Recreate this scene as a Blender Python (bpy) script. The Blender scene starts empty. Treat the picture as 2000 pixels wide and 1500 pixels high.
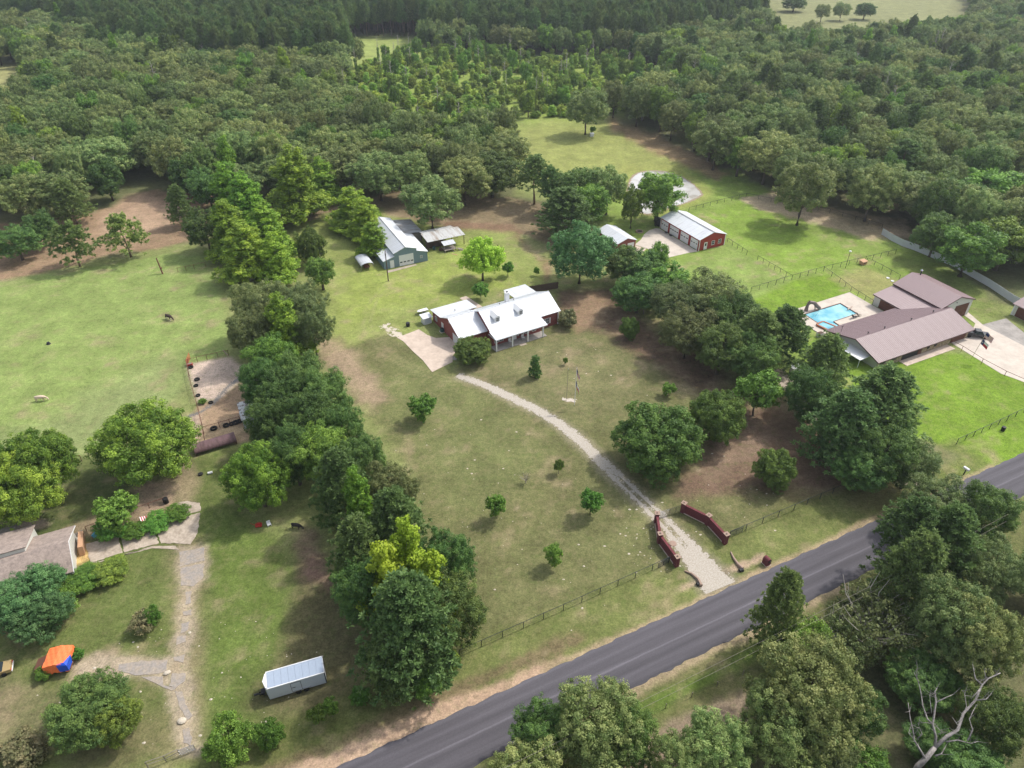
import bpy, math, random
import numpy as np
from mathutils import Vector, Matrix

# ------------------------------------------------------------------ camera, sky, sun, exposure
SC = bpy.context.scene
COL = SC.collection
F_PX, PITCH, CAM_H = 1389.0, math.radians(35.5), 86.0
cam_d = bpy.data.cameras.new('camera'); cam = bpy.data.objects.new('camera', cam_d); COL.objects.link(cam)
cam_d.sensor_fit = 'HORIZONTAL'; cam_d.sensor_width = 36.0; cam_d.lens = 36.0 * F_PX / 2000.0
cam_d.clip_start = 0.5; cam_d.clip_end = 9000
cam.location = (0, 0, CAM_H); cam.rotation_euler = (math.pi / 2 - PITCH, 0, 0)
SC.camera = cam

SUN_EL, SUN_AZ = math.radians(51), math.radians(57)      # azimuth clockwise from +Y
world = bpy.data.worlds.new('World'); SC.world = world; world.use_nodes = True
nt = world.node_tree; nt.nodes.clear()
wo = nt.nodes.new('ShaderNodeOutputWorld'); bg = nt.nodes.new('ShaderNodeBackground')
sky = nt.nodes.new('ShaderNodeTexSky'); sky.sky_type = 'NISHITA'; sky.sun_disc = False
sky.sun_elevation = SUN_EL; sky.sun_rotation = SUN_AZ; sky.dust_density = 3.0; sky.air_density = 1.2
hs = nt.nodes.new('ShaderNodeHueSaturation'); hs.inputs['Saturation'].default_value = 0.45   # thin white cloud veil
nt.links.new(sky.outputs[0], hs.inputs['Color']); nt.links.new(hs.outputs[0], bg.inputs['Color'])
bg.inputs['Strength'].default_value = 0.15
nt.links.new(bg.outputs[0], wo.inputs[0])
sd = bpy.data.lights.new('sun', 'SUN'); sun = bpy.data.objects.new('sun', sd); COL.objects.link(sun)
sd.energy = 2.0; sd.angle = math.radians(2.4); sd.color = (1.0, 0.96, 0.89)
sdir = Vector((math.sin(SUN_AZ) * math.cos(SUN_EL), math.cos(SUN_AZ) * math.cos(SUN_EL), math.sin(SUN_EL)))
sun.rotation_euler = (-sdir).to_track_quat('-Z', 'Y').to_euler(); sun.location = sdir * 300
SC.view_settings.view_transform = 'Standard'; SC.view_settings.look = 'None'
SC.view_settings.exposure = 0.66; SC.view_settings.gamma = 1.0; SC.view_settings.use_curve_mapping = False
SC.cycles.max_bounces = 6; SC.cycles.diffuse_bounces = 3; SC.cycles.transmission_bounces = 3
SC.cycles.volume_bounces = 0; SC.cycles.use_denoising = True

LEAF = 2.5; HAZE = .00014
# ------------------------------------------------------------------ helpers
RNG = np.random.default_rng(7)
random.seed(7)
CT, ST = math.cos(PITCH), math.sin(PITCH)

def P(u, v, z=0.0):
    """point at height z seen at photo position (u, v) of the 2000x1500 photograph"""
    xc = (u - 1000) / F_PX; yc = (750 - v) / F_PX
    d = (xc, CT + yc * ST, -ST + yc * CT)
    k = (z - CAM_H) / d[2]
    return Vector((d[0] * k, d[1] * k, z))

def depth(p):
    return p[1] * CT - (p[2] - CAM_H) * ST

def mpp(p):
    return depth(p) / F_PX

def tag(o, label=None, cat=None, group=None, kind=None):
    if label: o['label'] = label
    if cat: o['category'] = cat
    if group: o['group'] = group
    if kind: o['kind'] = kind
    return o

def empty(name, loc, rz=0.0, label=None, cat=None, group=None):
    o = bpy.data.objects.new(name, None); COL.objects.link(o)
    o.location = loc; o.rotation_euler = (0, 0, rz); o.empty_display_size = 0.5
    return tag(o, label, cat, group)

def copy_tree(o, parent=None):
    c = o.copy(); COL.objects.link(c)
    if parent is not None: c.parent = parent
    for ch in o.children: copy_tree(ch, c)
    return c

class MB:
    def __init__(s): s.v = []; s.f = []
    def add(s, vs, fs):
        n = len(s.v); s.v += [tuple(p) for p in vs]; s.f += [tuple(i + n for i in f) for f in fs]; return s
    def quad(s, a, b, c, d): return s.add([a, b, c, d], [(0, 1, 2, 3)])
    def poly(s, pts): return s.add(pts, [tuple(range(len(pts)))])
    def box(s, x0, x1, y0, y1, z0, z1, M=None):
        vs = [Vector(p) for p in ((x0,y0,z0),(x1,y0,z0),(x1,y1,z0),(x0,y1,z0),(x0,y0,z1),(x1,y0,z1),(x1,y1,z1),(x0,y1,z1))]
        if M is not None: vs = [M @ p for p in vs]
        return s.add(vs, [(3,2,1,0),(4,5,6,7),(0,1,5,4),(1,2,6,5),(2,3,7,6),(3,0,4,7)])
    def prism(s, pts, z0, z1):
        n = len(pts)
        vs = [(p[0], p[1], z0) for p in pts] + [(p[0], p[1], z1) for p in pts]
        return s.add(vs, [tuple(range(n))[::-1], tuple(range(n, 2*n))] + [(i, (i+1) % n, n+(i+1) % n, n+i) for i in range(n)])
    def slab(s, pts, t):
        """sloping sheet given by its top outline, thickness t downwards"""
        n = len(pts)
        vs = [tuple(p) for p in pts] + [(p[0], p[1], p[2]-t) for p in pts]
        return s.add(vs, [tuple(range(n)), tuple(range(n, 2*n))[::-1]] + [(i, n+i, n+(i+1) % n, (i+1) % n) for i in range(n)])
    def extr_y(s, prof, y0, y1):
        """profile in x,z pushed along y"""
        n = len(prof)
        vs = [(p[0], y0, p[1]) for p in prof] + [(p[0], y1, p[1]) for p in prof]
        return s.add(vs, [tuple(range(n)), tuple(range(n, 2*n))[::-1]] + [(i, n+i, n+(i+1) % n, (i+1) % n) for i in range(n)])
    def extr_x(s, prof, x0, x1):
        n = len(prof)
        vs = [(x0, p[0], p[1]) for p in prof] + [(x1, p[0], p[1]) for p in prof]
        return s.add(vs, [tuple(range(n)), tuple(range(n, 2*n))[::-1]] + [(i, n+i, n+(i+1) % n, (i+1) % n) for i in range(n)])
    def tube(s, path, rad, n=8, cap=True):
        path = [Vector(p) for p in path]
        if not hasattr(rad, '__len__'): rad = [rad] * len(path)
        rings = []; up0 = None
        for i, p in enumerate(path):
            t = (path[min(i+1, len(path)-1)] - path[max(i-1, 0)]).normalized()
            a = t.cross(Vector((0, 0, 1)))
            if a.length < 1e-3: a = Vector((1, 0, 0))
            a.normalize(); b = a.cross(t)
            rings.append([p + (a * math.cos(2*math.pi*k/n) + b * math.sin(2*math.pi*k/n)) * rad[i] for k in range(n)])
        vs = [q for r in rings for q in r]; fs = []
        for i in range(len(path)-1):
            for k in range(n):
                fs.append((i*n+k, i*n+(k+1) % n, (i+1)*n+(k+1) % n, (i+1)*n+k))
        if cap: fs += [tuple(range(n))[::-1], tuple(range((len(path)-1)*n, len(path)*n))]
        return s.add(vs, fs)
    def lathe(s, prof, n=16, c=(0, 0, 0), M=None):
        vs = []; fs = []
        for r, z in prof:
            for k in range(n):
                p = Vector((r*math.cos(2*math.pi*k/n), r*math.sin(2*math.pi*k/n), z))
                if M is not None: p = M @ p
                vs.append(p + Vector(c))
        for i in range(len(prof)-1):
            for k in range(n):
                fs.append((i*n+k, i*n+(k+1) % n, (i+1)*n+(k+1) % n, (i+1)*n+k))
        fs += [tuple(range(n))[::-1], tuple(range((len(prof)-1)*n, len(prof)*n))]
        return s.add(vs, fs)
    def ball(s, c, r, n=10, m=6, sc=(1, 1, 1)):
        prof = [(r*math.sin(math.pi*(i+.02)/(m+.04)), -r*math.cos(math.pi*(i+.02)/(m+.04))) for i in range(m+1)]
        return s.lathe(prof, n, c, Matrix.Diagonal(Vector(sc)))
    def build(s, name, mat, parent=None, smooth=False, bevel=0.0):
        me = bpy.data.meshes.new(name); me.from_pydata([tuple(p) for p in s.v], [], s.f); me.validate(); me.update()
        if smooth: me.polygons.foreach_set('use_smooth', [True] * len(me.polygons))
        me.materials.append(mat)
        o = bpy.data.objects.new(name, me); COL.objects.link(o)
        if parent is not None: o.parent = parent
        if bevel:
            b = o.modifiers.new('edge', 'BEVEL'); b.width = bevel; b.segments = 2; b.limit_method = 'ANGLE'
        return o

# ------------------------------------------------------------------ materials
def mat(name, col, rough=0.8, spec=0.3, metal=0.0, var=0.0, scale=1.0, detail=5.0, col2=None, lo=0.4, hi=0.65, bump=0.0, bscale=None, coords='Object', stretch=None):
    m = bpy.data.materials.new(name); m.use_nodes = True
    t = m.node_tree; b = t.nodes['Principled BSDF']
    b.inputs['Roughness'].default_value = rough; b.inputs['Specular IOR Level'].default_value = spec; b.inputs['Metallic'].default_value = metal
    b.inputs['Base Color'].default_value = (*col, 1)
    if var or col2 or bump:
        tc = t.nodes.new('ShaderNodeTexCoord'); mp = t.nodes.new('ShaderNodeMapping')
        if stretch: mp.inputs['Scale'].default_value = stretch
        t.links.new(tc.outputs[coords], mp.inputs[0])
        nz = t.nodes.new('ShaderNodeTexNoise'); nz.inputs['Scale'].default_value = scale; nz.inputs['Detail'].default_value = detail; nz.inputs['Roughness'].default_value = 0.65
        t.links.new(mp.outputs[0], nz.inputs['Vector'])
        src = None
        if col2 is not None:
            r = t.nodes.new('ShaderNodeValToRGB'); r.color_ramp.elements[0].position = lo; r.color_ramp.elements[1].position = hi
            r.color_ramp.elements[0].color = (*col, 1); r.color_ramp.elements[1].color = (*col2, 1)
            t.links.new(nz.outputs['Fac'], r.inputs[0]); src = r.outputs[0]
        if var:
            n2 = t.nodes.new('ShaderNodeTexNoise'); n2.inputs['Scale'].default_value = scale * 3.7; n2.inputs['Detail'].default_value = 4
            t.links.new(mp.outputs[0], n2.inputs['Vector'])
            mr = t.nodes.new('ShaderNodeMapRange'); mr.inputs['From Min'].default_value = .25; mr.inputs['From Max'].default_value = .75
            mr.inputs['To Min'].default_value = 1 - var; mr.inputs['To Max'].default_value = 1 + var
            t.links.new(n2.outputs['Fac'], mr.inputs[0])
            mx = t.nodes.new('ShaderNodeMix'); mx.data_type = 'RGBA'; mx.blend_type = 'MULTIPLY'; mx.inputs[0].default_value = 1
            if src is not None: t.links.new(src, mx.inputs[6])
            else: mx.inputs[6].default_value = (*col, 1)
            t.links.new(mr.outputs[0], mx.inputs[7]); src = mx.outputs[2]
        if src is not None: t.links.new(src, b.inputs['Base Color'])
        if bump:
            n3 = t.nodes.new('ShaderNodeTexNoise'); n3.inputs['Scale'].default_value = bscale or scale * 6; n3.inputs['Detail'].default_value = 3
            t.links.new(mp.outputs[0], n3.inputs['Vector'])
            bp = t.nodes.new('ShaderNodeBump'); bp.inputs['Strength'].default_value = bump; bp.inputs['Distance'].default_value = 0.05
            t.links.new(n3.outputs['Fac'], bp.inputs['Height']); t.links.new(bp.outputs[0], b.inputs['Normal'])
    return m

def brick_mat(name, c1, c2, mortar, sc=1.0):
    m = bpy.data.materials.new(name); m.use_nodes = True; t = m.node_tree; b = t.nodes['Principled BSDF']
    b.inputs['Roughness'].default_value = .85
    tc = t.nodes.new('ShaderNodeTexCoord'); sp = t.nodes.new('ShaderNodeSeparateXYZ'); ad = t.nodes.new('ShaderNodeMath'); cb = t.nodes.new('ShaderNodeCombineXYZ')
    t.links.new(tc.outputs['Object'], sp.inputs[0]); t.links.new(sp.outputs[0], ad.inputs[0]); t.links.new(sp.outputs[1], ad.inputs[1])
    t.links.new(ad.outputs[0], cb.inputs[0]); t.links.new(sp.outputs[2], cb.inputs[1])
    k = t.nodes.new('ShaderNodeTexBrick'); k.inputs['Color1'].default_value = (*c1, 1); k.inputs['Color2'].default_value = (*c2, 1); k.inputs['Mortar'].default_value = (*mortar, 1)
    k.inputs['Scale'].default_value = sc; k.inputs['Brick Width'].default_value = .22; k.inputs['Row Height'].default_value = .075; k.inputs['Mortar Size'].default_value = .008
    t.links.new(cb.outputs[0], k.inputs['Vector']); t.links.new(k.outputs['Color'], b.inputs['Base Color'])
    return m

def sheet_mat(name, col, period, depth_=.5, rough=.45, spec=.5, axis=0, var=.06, dirt=None, dscale=.6, lo=.55, hi=.75, metal=0.0):
    """ribbed sheet metal: fine ribs as bump along one object axis, weathering in the colour"""
    m = mat(name, col, rough, spec, metal, var, dscale, col2=dirt, lo=lo, hi=hi, stretch=((2.6, .35, 1) if axis == 0 else (.35, 2.6, 1)))
    t = m.node_tree; b = t.nodes['Principled BSDF']
    tc = t.nodes.new('ShaderNodeTexCoord'); sp = t.nodes.new('ShaderNodeSeparateXYZ'); t.links.new(tc.outputs['Object'], sp.inputs[0])
    m1 = t.nodes.new('ShaderNodeMath'); m1.operation = 'MULTIPLY'; m1.inputs[1].default_value = 2*math.pi/period; t.links.new(sp.outputs[axis], m1.inputs[0])
    m2 = t.nodes.new('ShaderNodeMath'); m2.operation = 'SINE'; t.links.new(m1.outputs[0], m2.inputs[0])
    m3 = t.nodes.new('ShaderNodeMath'); m3.operation = 'POWER'; m3.inputs[1].default_value = 6; t.links.new(m2.outputs[0], m3.inputs[0])
    bp = t.nodes.new('ShaderNodeBump'); bp.inputs['Strength'].default_value = depth_; bp.inputs['Distance'].default_value = .03
    t.links.new(m3.outputs[0], bp.inputs['Height']); t.links.new(bp.outputs[0], b.inputs['Normal'])
    return m

def leaf_mat(name, col, yellow, var=0.24, trans=0.34):
    col = tuple(c*LEAF*k for c, k in zip(col, (1.04, 1, .90))); yellow = tuple(c*LEAF*k for c, k in zip(yellow, (1.0, 1, .92)))
    m = bpy.data.materials.new(name); m.use_nodes = True; t = m.node_tree
    t.nodes.clear(); out = t.nodes.new('ShaderNodeOutputMaterial')
    at = t.nodes.new('ShaderNodeAttribute'); at.attribute_name = 'tint'
    oi = t.nodes.new('ShaderNodeObjectInfo')
    c = t.nodes.new('ShaderNodeMix'); c.data_type = 'RGBA'; c.inputs[6].default_value = (*col, 1); c.inputs[7].default_value = (*yellow, 1)
    t.links.new(at.outputs['Fac'], c.inputs[0])
    h = t.nodes.new('ShaderNodeHueSaturation')
    mr = t.nodes.new('ShaderNodeMapRange'); mr.inputs['To Min'].default_value = 1 - var; mr.inputs['To Max'].default_value = 1 + var; t.links.new(oi.outputs['Random'], mr.inputs[0])
    ml = t.nodes.new('ShaderNodeMath'); ml.operation = 'MULTIPLY'; ml.inputs[1].default_value = 7.31; t.links.new(oi.outputs['Random'], ml.inputs[0])
    fr = t.nodes.new('ShaderNodeMath'); fr.operation = 'FRACT'; t.links.new(ml.outputs[0], fr.inputs[0])
    mh = t.nodes.new('ShaderNodeMapRange'); mh.inputs['To Min'].default_value = .478; mh.inputs['To Max'].default_value = .520; t.links.new(fr.outputs[0], mh.inputs[0])
    t.links.new(mr.outputs[0], h.inputs['Value']); t.links.new(mh.outputs[0], h.inputs['Hue']); t.links.new(c.outputs[2], h.inputs['Color'])
    d = t.nodes.new('ShaderNodeBsdfPrincipled'); d.inputs['Roughness'].default_value = .55; d.inputs['Specular IOR Level'].default_value = .25
    tr = t.nodes.new('ShaderNodeBsdfTranslucent'); mx = t.nodes.new('ShaderNodeMixShader'); mx.inputs[0].default_value = trans
    t.links.new(h.outputs[0], d.inputs['Base Color']); t.links.new(h.outputs[0], tr.inputs['Color'])
    t.links.new(d.outputs[0], mx.inputs[1]); t.links.new(tr.outputs[0], mx.inputs[2]); t.links.new(mx.outputs[0], out.inputs[0])
    return m

M = {}
M['white_roof'] = sheet_mat('white_roof', (.66, .68, .71), .45, .25, .38, .5, 0, .03, (.47, .475, .48), .45, .50, .78)
M['white_roof_y'] = sheet_mat('white_roof_y', (.66, .68, .71), .45, .25, .38, .5, 1, .03, (.47, .475, .48), .45, .50, .78)
M['grey_roof'] = sheet_mat('grey_roof', (.52, .54, .57), .5, .3, .45, .5, 1, .05, (.40, .40, .40), .4)
M['old_roof'] = sheet_mat('old_roof', (.36, .37, .39), .4, .4, .6, .3, 1, .15, (.20, .17, .14), .7, .45, .62)
M['shed_roof'] = sheet_mat('shed_roof', (.50, .50, .49), .4, .4, .55, .3, 0, .1, (.28, .22, .17), .5, .5, .68)
M['plum_roof'] = sheet_mat('plum_roof', (.265, .185, .19), .3, .5, .42, .5, 0, .04)
M['plum_roof_y'] = sheet_mat('plum_roof_y', (.265, .185, .19), .3, .5, .42, .5, 1, .04)
M['plum_trim'] = mat('plum_trim', (.10, .055, .055), .5)
M['steel_blue'] = sheet_mat('steel_blue', (.165, .235, .275), .35, .5, .5, .4, 0, .05)
M['barn_red'] = sheet_mat('barn_red', (.30, .035, .03), .35, .5, .5, .4, 0, .06)
M['barn_red_y'] = sheet_mat('barn_red_y', (.30, .035, .03), .35, .5, .5, .4, 1, .06)
M['brick'] = brick_mat('brick', (.27, .055, .045), (.20, .04, .035), (.25, .14, .12))
M['wine_brick'] = brick_mat('wine_brick', (.15, .024, .032), (.11, .017, .024), (.15, .07, .07))
M['stone_wall'] = mat('stone_wall', (.40, .33, .22), .9, col2=(.22, .16, .10), scale=2.2, lo=.42, hi=.58, var=.2, bump=.4)
M['cream'] = mat('cream', (.55, .55, .50), .7, var=.05, scale=.8)
M['white'] = mat('white', (.72, .72, .72), .5, var=.03, scale=1.5)
M['door_brown'] = mat('door_brown', (.115, .045, .03), .6, var=.15, scale=2)
M['glass'] = mat('glass', (.03, .04, .05), .08, .6)
M['dark'] = mat('dark', (.02, .02, .022), .6)
M['black_iron'] = mat('black_iron', (.018, .018, .02), .5)
M['pipe'] = mat('pipe', (.03, .035, .035), .5)
M['rust'] = mat('rust', (.16, .07, .045), .8, var=.2, scale=3)
M['wood'] = mat('wood', (.20, .14, .09), .9, var=.25, scale=2, stretch=(1, 6, 6))
M['grey_wood'] = mat('grey_wood', (.24, .21, .18), .9, var=.25, scale=2)
M['dark_wood'] = mat('dark_wood', (.10, .065, .05), .9, var=.25, scale=2)
M['concrete'] = mat('concrete', (.56, .46, .38), .9, col2=(.46, .37, .30), scale=.5, var=.08, bump=.15, bscale=8)
M['pale_concrete'] = mat('pale_concrete', (.56, .49, .42), .9, col2=(.47, .41, .35), scale=.4, var=.06, bump=.1, bscale=8)
M['grey_concrete'] = mat('grey_concrete', (.36, .33, .30), .9, col2=(.25, .23, .21), scale=.45, var=.1)
M['old_concrete'] = mat('old_concrete', (.46, .385, .31), .95, col2=(.33, .27, .21), scale=.7, var=.18, bump=.3, bscale=6)
M['old_asphalt'] = mat('old_asphalt', (.29, .26, .235), .95, col2=(.36, .30, .235), scale=.9, var=.2, bump=.4, bscale=8)
M['rubber'] = mat('rubber', (.018, .018, .018), .8)
M['chrome'] = mat('chrome', (.6, .6, .62), .25, metal=1)
M['bark'] = mat('bark', (.13, .10, .08), .95, var=.25, scale=3, stretch=(1, 1, .3))
M['pine_bark'] = mat('pine_bark', (.27, .19, .145), .95, var=.25, scale=3, stretch=(1, 1, .3))
M['pale_bark'] = mat('pale_bark', (.42, .38, .33), .9, var=.2, scale=3, stretch=(1, 1, .3))
M['dead_wood'] = mat('dead_wood', (.34, .31, .29), .9, col2=(.19, .17, .155), scale=2.5, var=.2, stretch=(1, 1, .5))
M['shingle'] = mat('shingle', (.35, .28, .24), .95, col2=(.25, .20, .175), scale=1.1, var=.22, bump=.35, bscale=9)
M['trailer_white'] = mat('trailer_white', (.50, .54, .60), .4, .5, var=.03, scale=.7)  # white with the bluish grey of cloud shade mixed in
M['trailer_top'] = mat('trailer_top', (.33, .39, .48), .35, .5, var=.04, scale=.8)  # blue-grey stands for cloud shade, put into the roof colour
M['orange_tarp'] = mat('orange_tarp', (.85, .19, .06), .55, var=.1, scale=3, bump=.4, bscale=5)
M['blue_tarp'] = mat('blue_tarp', (.01, .075, .50), .5, var=.12, scale=4, bump=.5, bscale=7)
M['beige_paint'] = mat('beige_paint', (.55, .46, .34), .35, .5)
M['gold_paint'] = mat('gold_paint', (.38, .27, .12), .35, .5)
M['red_paint'] = mat('red_paint', (.45, .04, .03), .5)
M['black_paint'] = mat('black_paint', (.015, .018, .026), .25, .6)
M['brown_hide'] = mat('brown_hide', (.035, .018, .014), .7, var=.2, scale=2)
M['pale_hide'] = mat('pale_hide', (.55, .44, .33), .8, var=.12, scale=2)
M['black_hide'] = mat('black_hide', (.012, .011, .012), .7)
M['white_hide'] = mat('white_hide', (.6, .56, .5), .8)
M['slide'] = mat('slide', (.20, .15, .13), .6, var=.15, scale=2)
M['coping'] = mat('coping', (.35, .13, .075), .8, var=.15, scale=3)
M['pool_liner'] = mat('pool_liner', (.10, .52, .60), .5, var=.04, scale=.3)
M['tan_board'] = mat('tan_board', (.50, .29, .17), .7)
M['blue_plastic'] = mat('blue_plastic', (.10, .36, .50), .5)
M['red_cloth'] = mat('red_cloth', (.45, .03, .04), .8)
M['white_cloth'] = mat('white_cloth', (.75, .74, .72), .8)
M['navy_cloth'] = mat('navy_cloth', (.02, .03, .11), .8)
M['stone'] = mat('stone', (.52, .46, .37), .95, var=.2, scale=4)
M['cap_stone'] = mat('cap_stone', (.34, .24, .19), .9, var=.15, scale=3)
M['gravel'] = mat('gravel', (.48, .435, .38), .95, col2=(.30, .26, .20), scale=4.5, var=.15, lo=.36, hi=.74, bump=.5, bscale=14)
M['ac_green'] = mat('ac_green', (.05, .10, .10), .6)

def water_mat(name, col, rough, trans=0.0):
    m = mat(name, col, rough, .5); b = m.node_tree.nodes['Principled BSDF']; t = m.node_tree
    b.inputs['IOR'].default_value = 1.33; b.inputs['Transmission Weight'].default_value = trans
    n = t.nodes.new('ShaderNodeTexNoise'); n.inputs['Scale'].default_value = 1.6; n.inputs['Detail'].default_value = 3
    tc = t.nodes.new('ShaderNodeTexCoord'); t.links.new(tc.outputs['Object'], n.inputs['Vector'])
    bp = t.nodes.new('ShaderNodeBump'); bp.inputs['Strength'].default_value = .08; bp.inputs['Distance'].default_value = .05
    t.links.new(n.outputs['Fac'], bp.inputs['Height']); t.links.new(bp.outputs[0], b.inputs['Normal'])
    return m
M['pond'] = water_mat('pond', (.36, .35, .33), .05)
def tone(m, c1, c2, sc, lo, hi):
    t_ = M[m].node_tree; n_ = t_.nodes.new('ShaderNodeTexNoise'); n_.inputs['Scale'].default_value = sc; n_.inputs['Detail'].default_value = 4; r_ = t_.nodes.new('ShaderNodeValToRGB')
    r_.color_ramp.elements[0].position = lo; r_.color_ramp.elements[1].position = hi; r_.color_ramp.elements[0].color = (*c1, 1); r_.color_ramp.elements[1].color = (*c2, 1)
    tc_ = t_.nodes.new('ShaderNodeTexCoord'); t_.links.new(tc_.outputs['Object'], n_.inputs['Vector']); t_.links.new(n_.outputs['Fac'], r_.inputs[0]); t_.links.new(r_.outputs[0], t_.nodes['Principled BSDF'].inputs['Base Color'])
tone('pond', (.24, .205, .145), (.50, .49, .465), .12, .34, .52)  # pale tone paints the sky's reflection into the water colour
M['pool_water'] = water_mat('pool_water', (.12, .40, .49), .05)
tone('pool_water', (.09, .35, .46), (.30, .56, .60), .28, .38, .62)
M['ditch'] = water_mat('ditch', (.20, .18, .155), .2)
M['pool_edge'] = mat('pool_edge', (.20, .12, .10), .8, var=.15, scale=3)
# ------------------------------------------------------------------ ground
def vnoise(x, y, s, seed=0):
    """smooth value noise, about -1..1"""
    r = np.random.default_rng(seed); T = r.random((256, 256))
    x = x / s + 1000.3; y = y / s + 1000.7
    xi = np.floor(x).astype(int); yi = np.floor(y).astype(int); fx = x - xi; fy = y - yi
    fx = fx*fx*(3-2*fx); fy = fy*fy*(3-2*fy)
    g = lambda a, b: T[a & 255, b & 255]
    return ((g(xi, yi)*(1-fx)+g(xi+1, yi)*fx)*(1-fy)+(g(xi, yi+1)*(1-fx)+g(xi+1, yi+1)*fx)*fy)*2-1

def fbm(x, y, s, seed=0, o=4):
    a = 0; k = 1
    for i in range(o): a = a + k*vnoise(x, y, s/2**i, seed+i*11); k *= .55
    return a / 1.8

def sdist(px, py, poly):
    """signed distance to polygon, negative inside"""
    d = np.full(px.shape, 1e18); ins = np.zeros(px.shape, bool); n = len(poly)
    for i in range(n):
        ax, ay = poly[i]; bx, by = poly[(i+1) % n]; ex, ey = bx-ax, by-ay
        wx, wy = px-ax, py-ay; t = np.clip((wx*ex+wy*ey)/(ex*ex+ey*ey+1e-12), 0, 1)
        d = np.minimum(d, (wx-ex*t)**2+(wy-ey*t)**2)
        c = ((ay <= py) & (by > py)) | ((by <= py) & (ay > py))
        with np.errstate(divide='ignore', invalid='ignore'):
            ins ^= c & (px < ax + (py-ay)/(by-ay+1e-30)*ex)
    d = np.sqrt(d); return np.where(ins, -d, d)

def smooth_path(pts, n):
    """Catmull-Rom through 2-D points"""
    p = [np.array(q) for q in pts]; p = [2*p[0]-p[1]]+p+[2*p[-1]-p[-2]]; out = []
    for i in range(1, len(p)-2):
        for k in range(n):
            u = k/n; a, b_, c_, d_ = p[i-1], p[i], p[i+1], p[i+2]
            out.append(.5*(2*b_+(c_-a)*u+(2*a-5*b_+4*c_-d_)*u*u+(3*b_-a-3*c_+d_)*u**3))
    out.append(p[-2]); return np.array(out)

def W2(pts): return [tuple(P(*p)[:2]) for p in pts]

def axis_lines(a, b, step, far):
    mid = list(np.arange(a, b+step*.5, step)); lo = []; hi = []; s = step; p = a
    while p > -far: s *= 1.13; p -= s; lo.append(p)
    s = step; p = b
    while p < far: s *= 1.13; p += s; hi.append(p)
    return np.array(lo[::-1]+mid+hi)

gx = axis_lines(-105, 128, .72, 5000); gy = axis_lines(38, 228, .72, 5000)
X, Y = np.meshgrid(gx, gy); x = X.ravel(); y = Y.ravel()
N1 = fbm(x, y, 9, 3); N2 = fbm(x, y, 2.6, 51); N3 = fbm(x, y, 30, 91); N4 = fbm(x, y, 1.3, 77, 2)
col = np.empty((len(x), 3)); col[:] = (.10, .085, .05)

def lay(c, a):
    a = np.clip(a, 0, 1)[:, None]; col[:] = col*(1-a)+np.asarray(c)*a

def zone(pts, c, soft=3.0, wob=2.0, amt=1.0, world_pts=False, rag=0.0):
    poly = pts if world_pts else W2(pts)
    pa = np.array(poly); m = soft+wob*2+3
    s = np.where((x > pa[:, 0].min()-m) & (x < pa[:, 0].max()+m) & (y > pa[:, 1].min()-m) & (y < pa[:, 1].max()+m))[0]
    if not len(s): return
    d = sdist(x[s], y[s], poly)+N1[s]*wob+N2[s]*wob*.5+N4[s]*rag
    a = np.zeros(len(x)); q = np.clip(.5-d/soft, 0, 1); a[s] = q*q*(3-2*q)*amt; lay(c, a)

FOREST_GREEN = (.085, .105, .04)
lay(FOREST_GREEN, .5+.5*N3)
OPEN = [(0, 560), (110, 512), (255, 498), (370, 468), (500, 440), (590, 425), (700, 395), (860, 425), (1010, 415), (1100, 440), (1170, 420), (1010, 380),
        (985, 240), (1110, 228), (1200, 232), (1290, 270), (1400, 330), (1490, 365), (1560, 395), (1720, 440), (1760, 480), (1850, 520), (1930, 590), (2250, 640),
        (2300, 880), (1100, 1330), (1000, 1760), (-900, 1760), (-700, 560)]
LAWN = (.098, .099, .041); DRY = (.15, .125, .07); DIRT = (.098, .064, .045); PINK = (.33, .245, .19); SAND = (.33, .26, .185)  # LAWN is darkened: cloud shade put into the ground colour
zone(OPEN, (.15, .17, .06), 4, 3)
# bare soil under the edge of the wood, left and middle
zone([(-200, 600), (0, 552), (110, 528), (210, 500), (330, 480), (400, 470), (420, 380), (300, 370), (150, 420), (-300, 480)], (.20, .135, .085), 3, 3)
zone([(210, 470), (330, 440), (380, 400), (260, 375), (190, 430)], (.27, .185, .125), 3, 3)
zone([(420, 480), (560, 450), (700, 420), (860, 440), (1000, 450), (1090, 500), (1120, 470), (1080, 400), (800, 370), (560, 400)], (.165, .125, .075), 3, 4)
zone([(850, 430), (1000, 440), (1090, 520), (1070, 560), (1000, 480), (900, 450)], (.15, .09, .06), 3, 3, .8)
# pasture on the left
zone([(-900, 700), (-300, 590), (0, 548), (120, 530), (250, 512), (330, 498), (400, 498), (450, 640), (440, 690), (375, 710), (330, 800), (120, 905), (-100, 960), (-900, 1300)], (.150, .196, .058), 3, 1.5)
zone([(-900, 1000), (-100, 900), (0, 860), (120, 800), (330, 690), (360, 720), (330, 800), (120, 905), (-100, 960)], (.165, .18, .085), 12, 5, .55)
# middle lawn behind and around the farmhouse
zone([(560, 440), (700, 400), (860, 450), (1000, 455), (1060, 500), (1060, 560), (900, 590), (780, 660), (700, 730), (640, 690), (600, 560)], (.16, .185, .055), 4, 3)
zone([(690, 520), (830, 520), (900, 480), (990, 500), (1010, 560), (900, 580), (760, 600), (660, 640)], (.18, .215, .05), 8, 4, .8)
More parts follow.
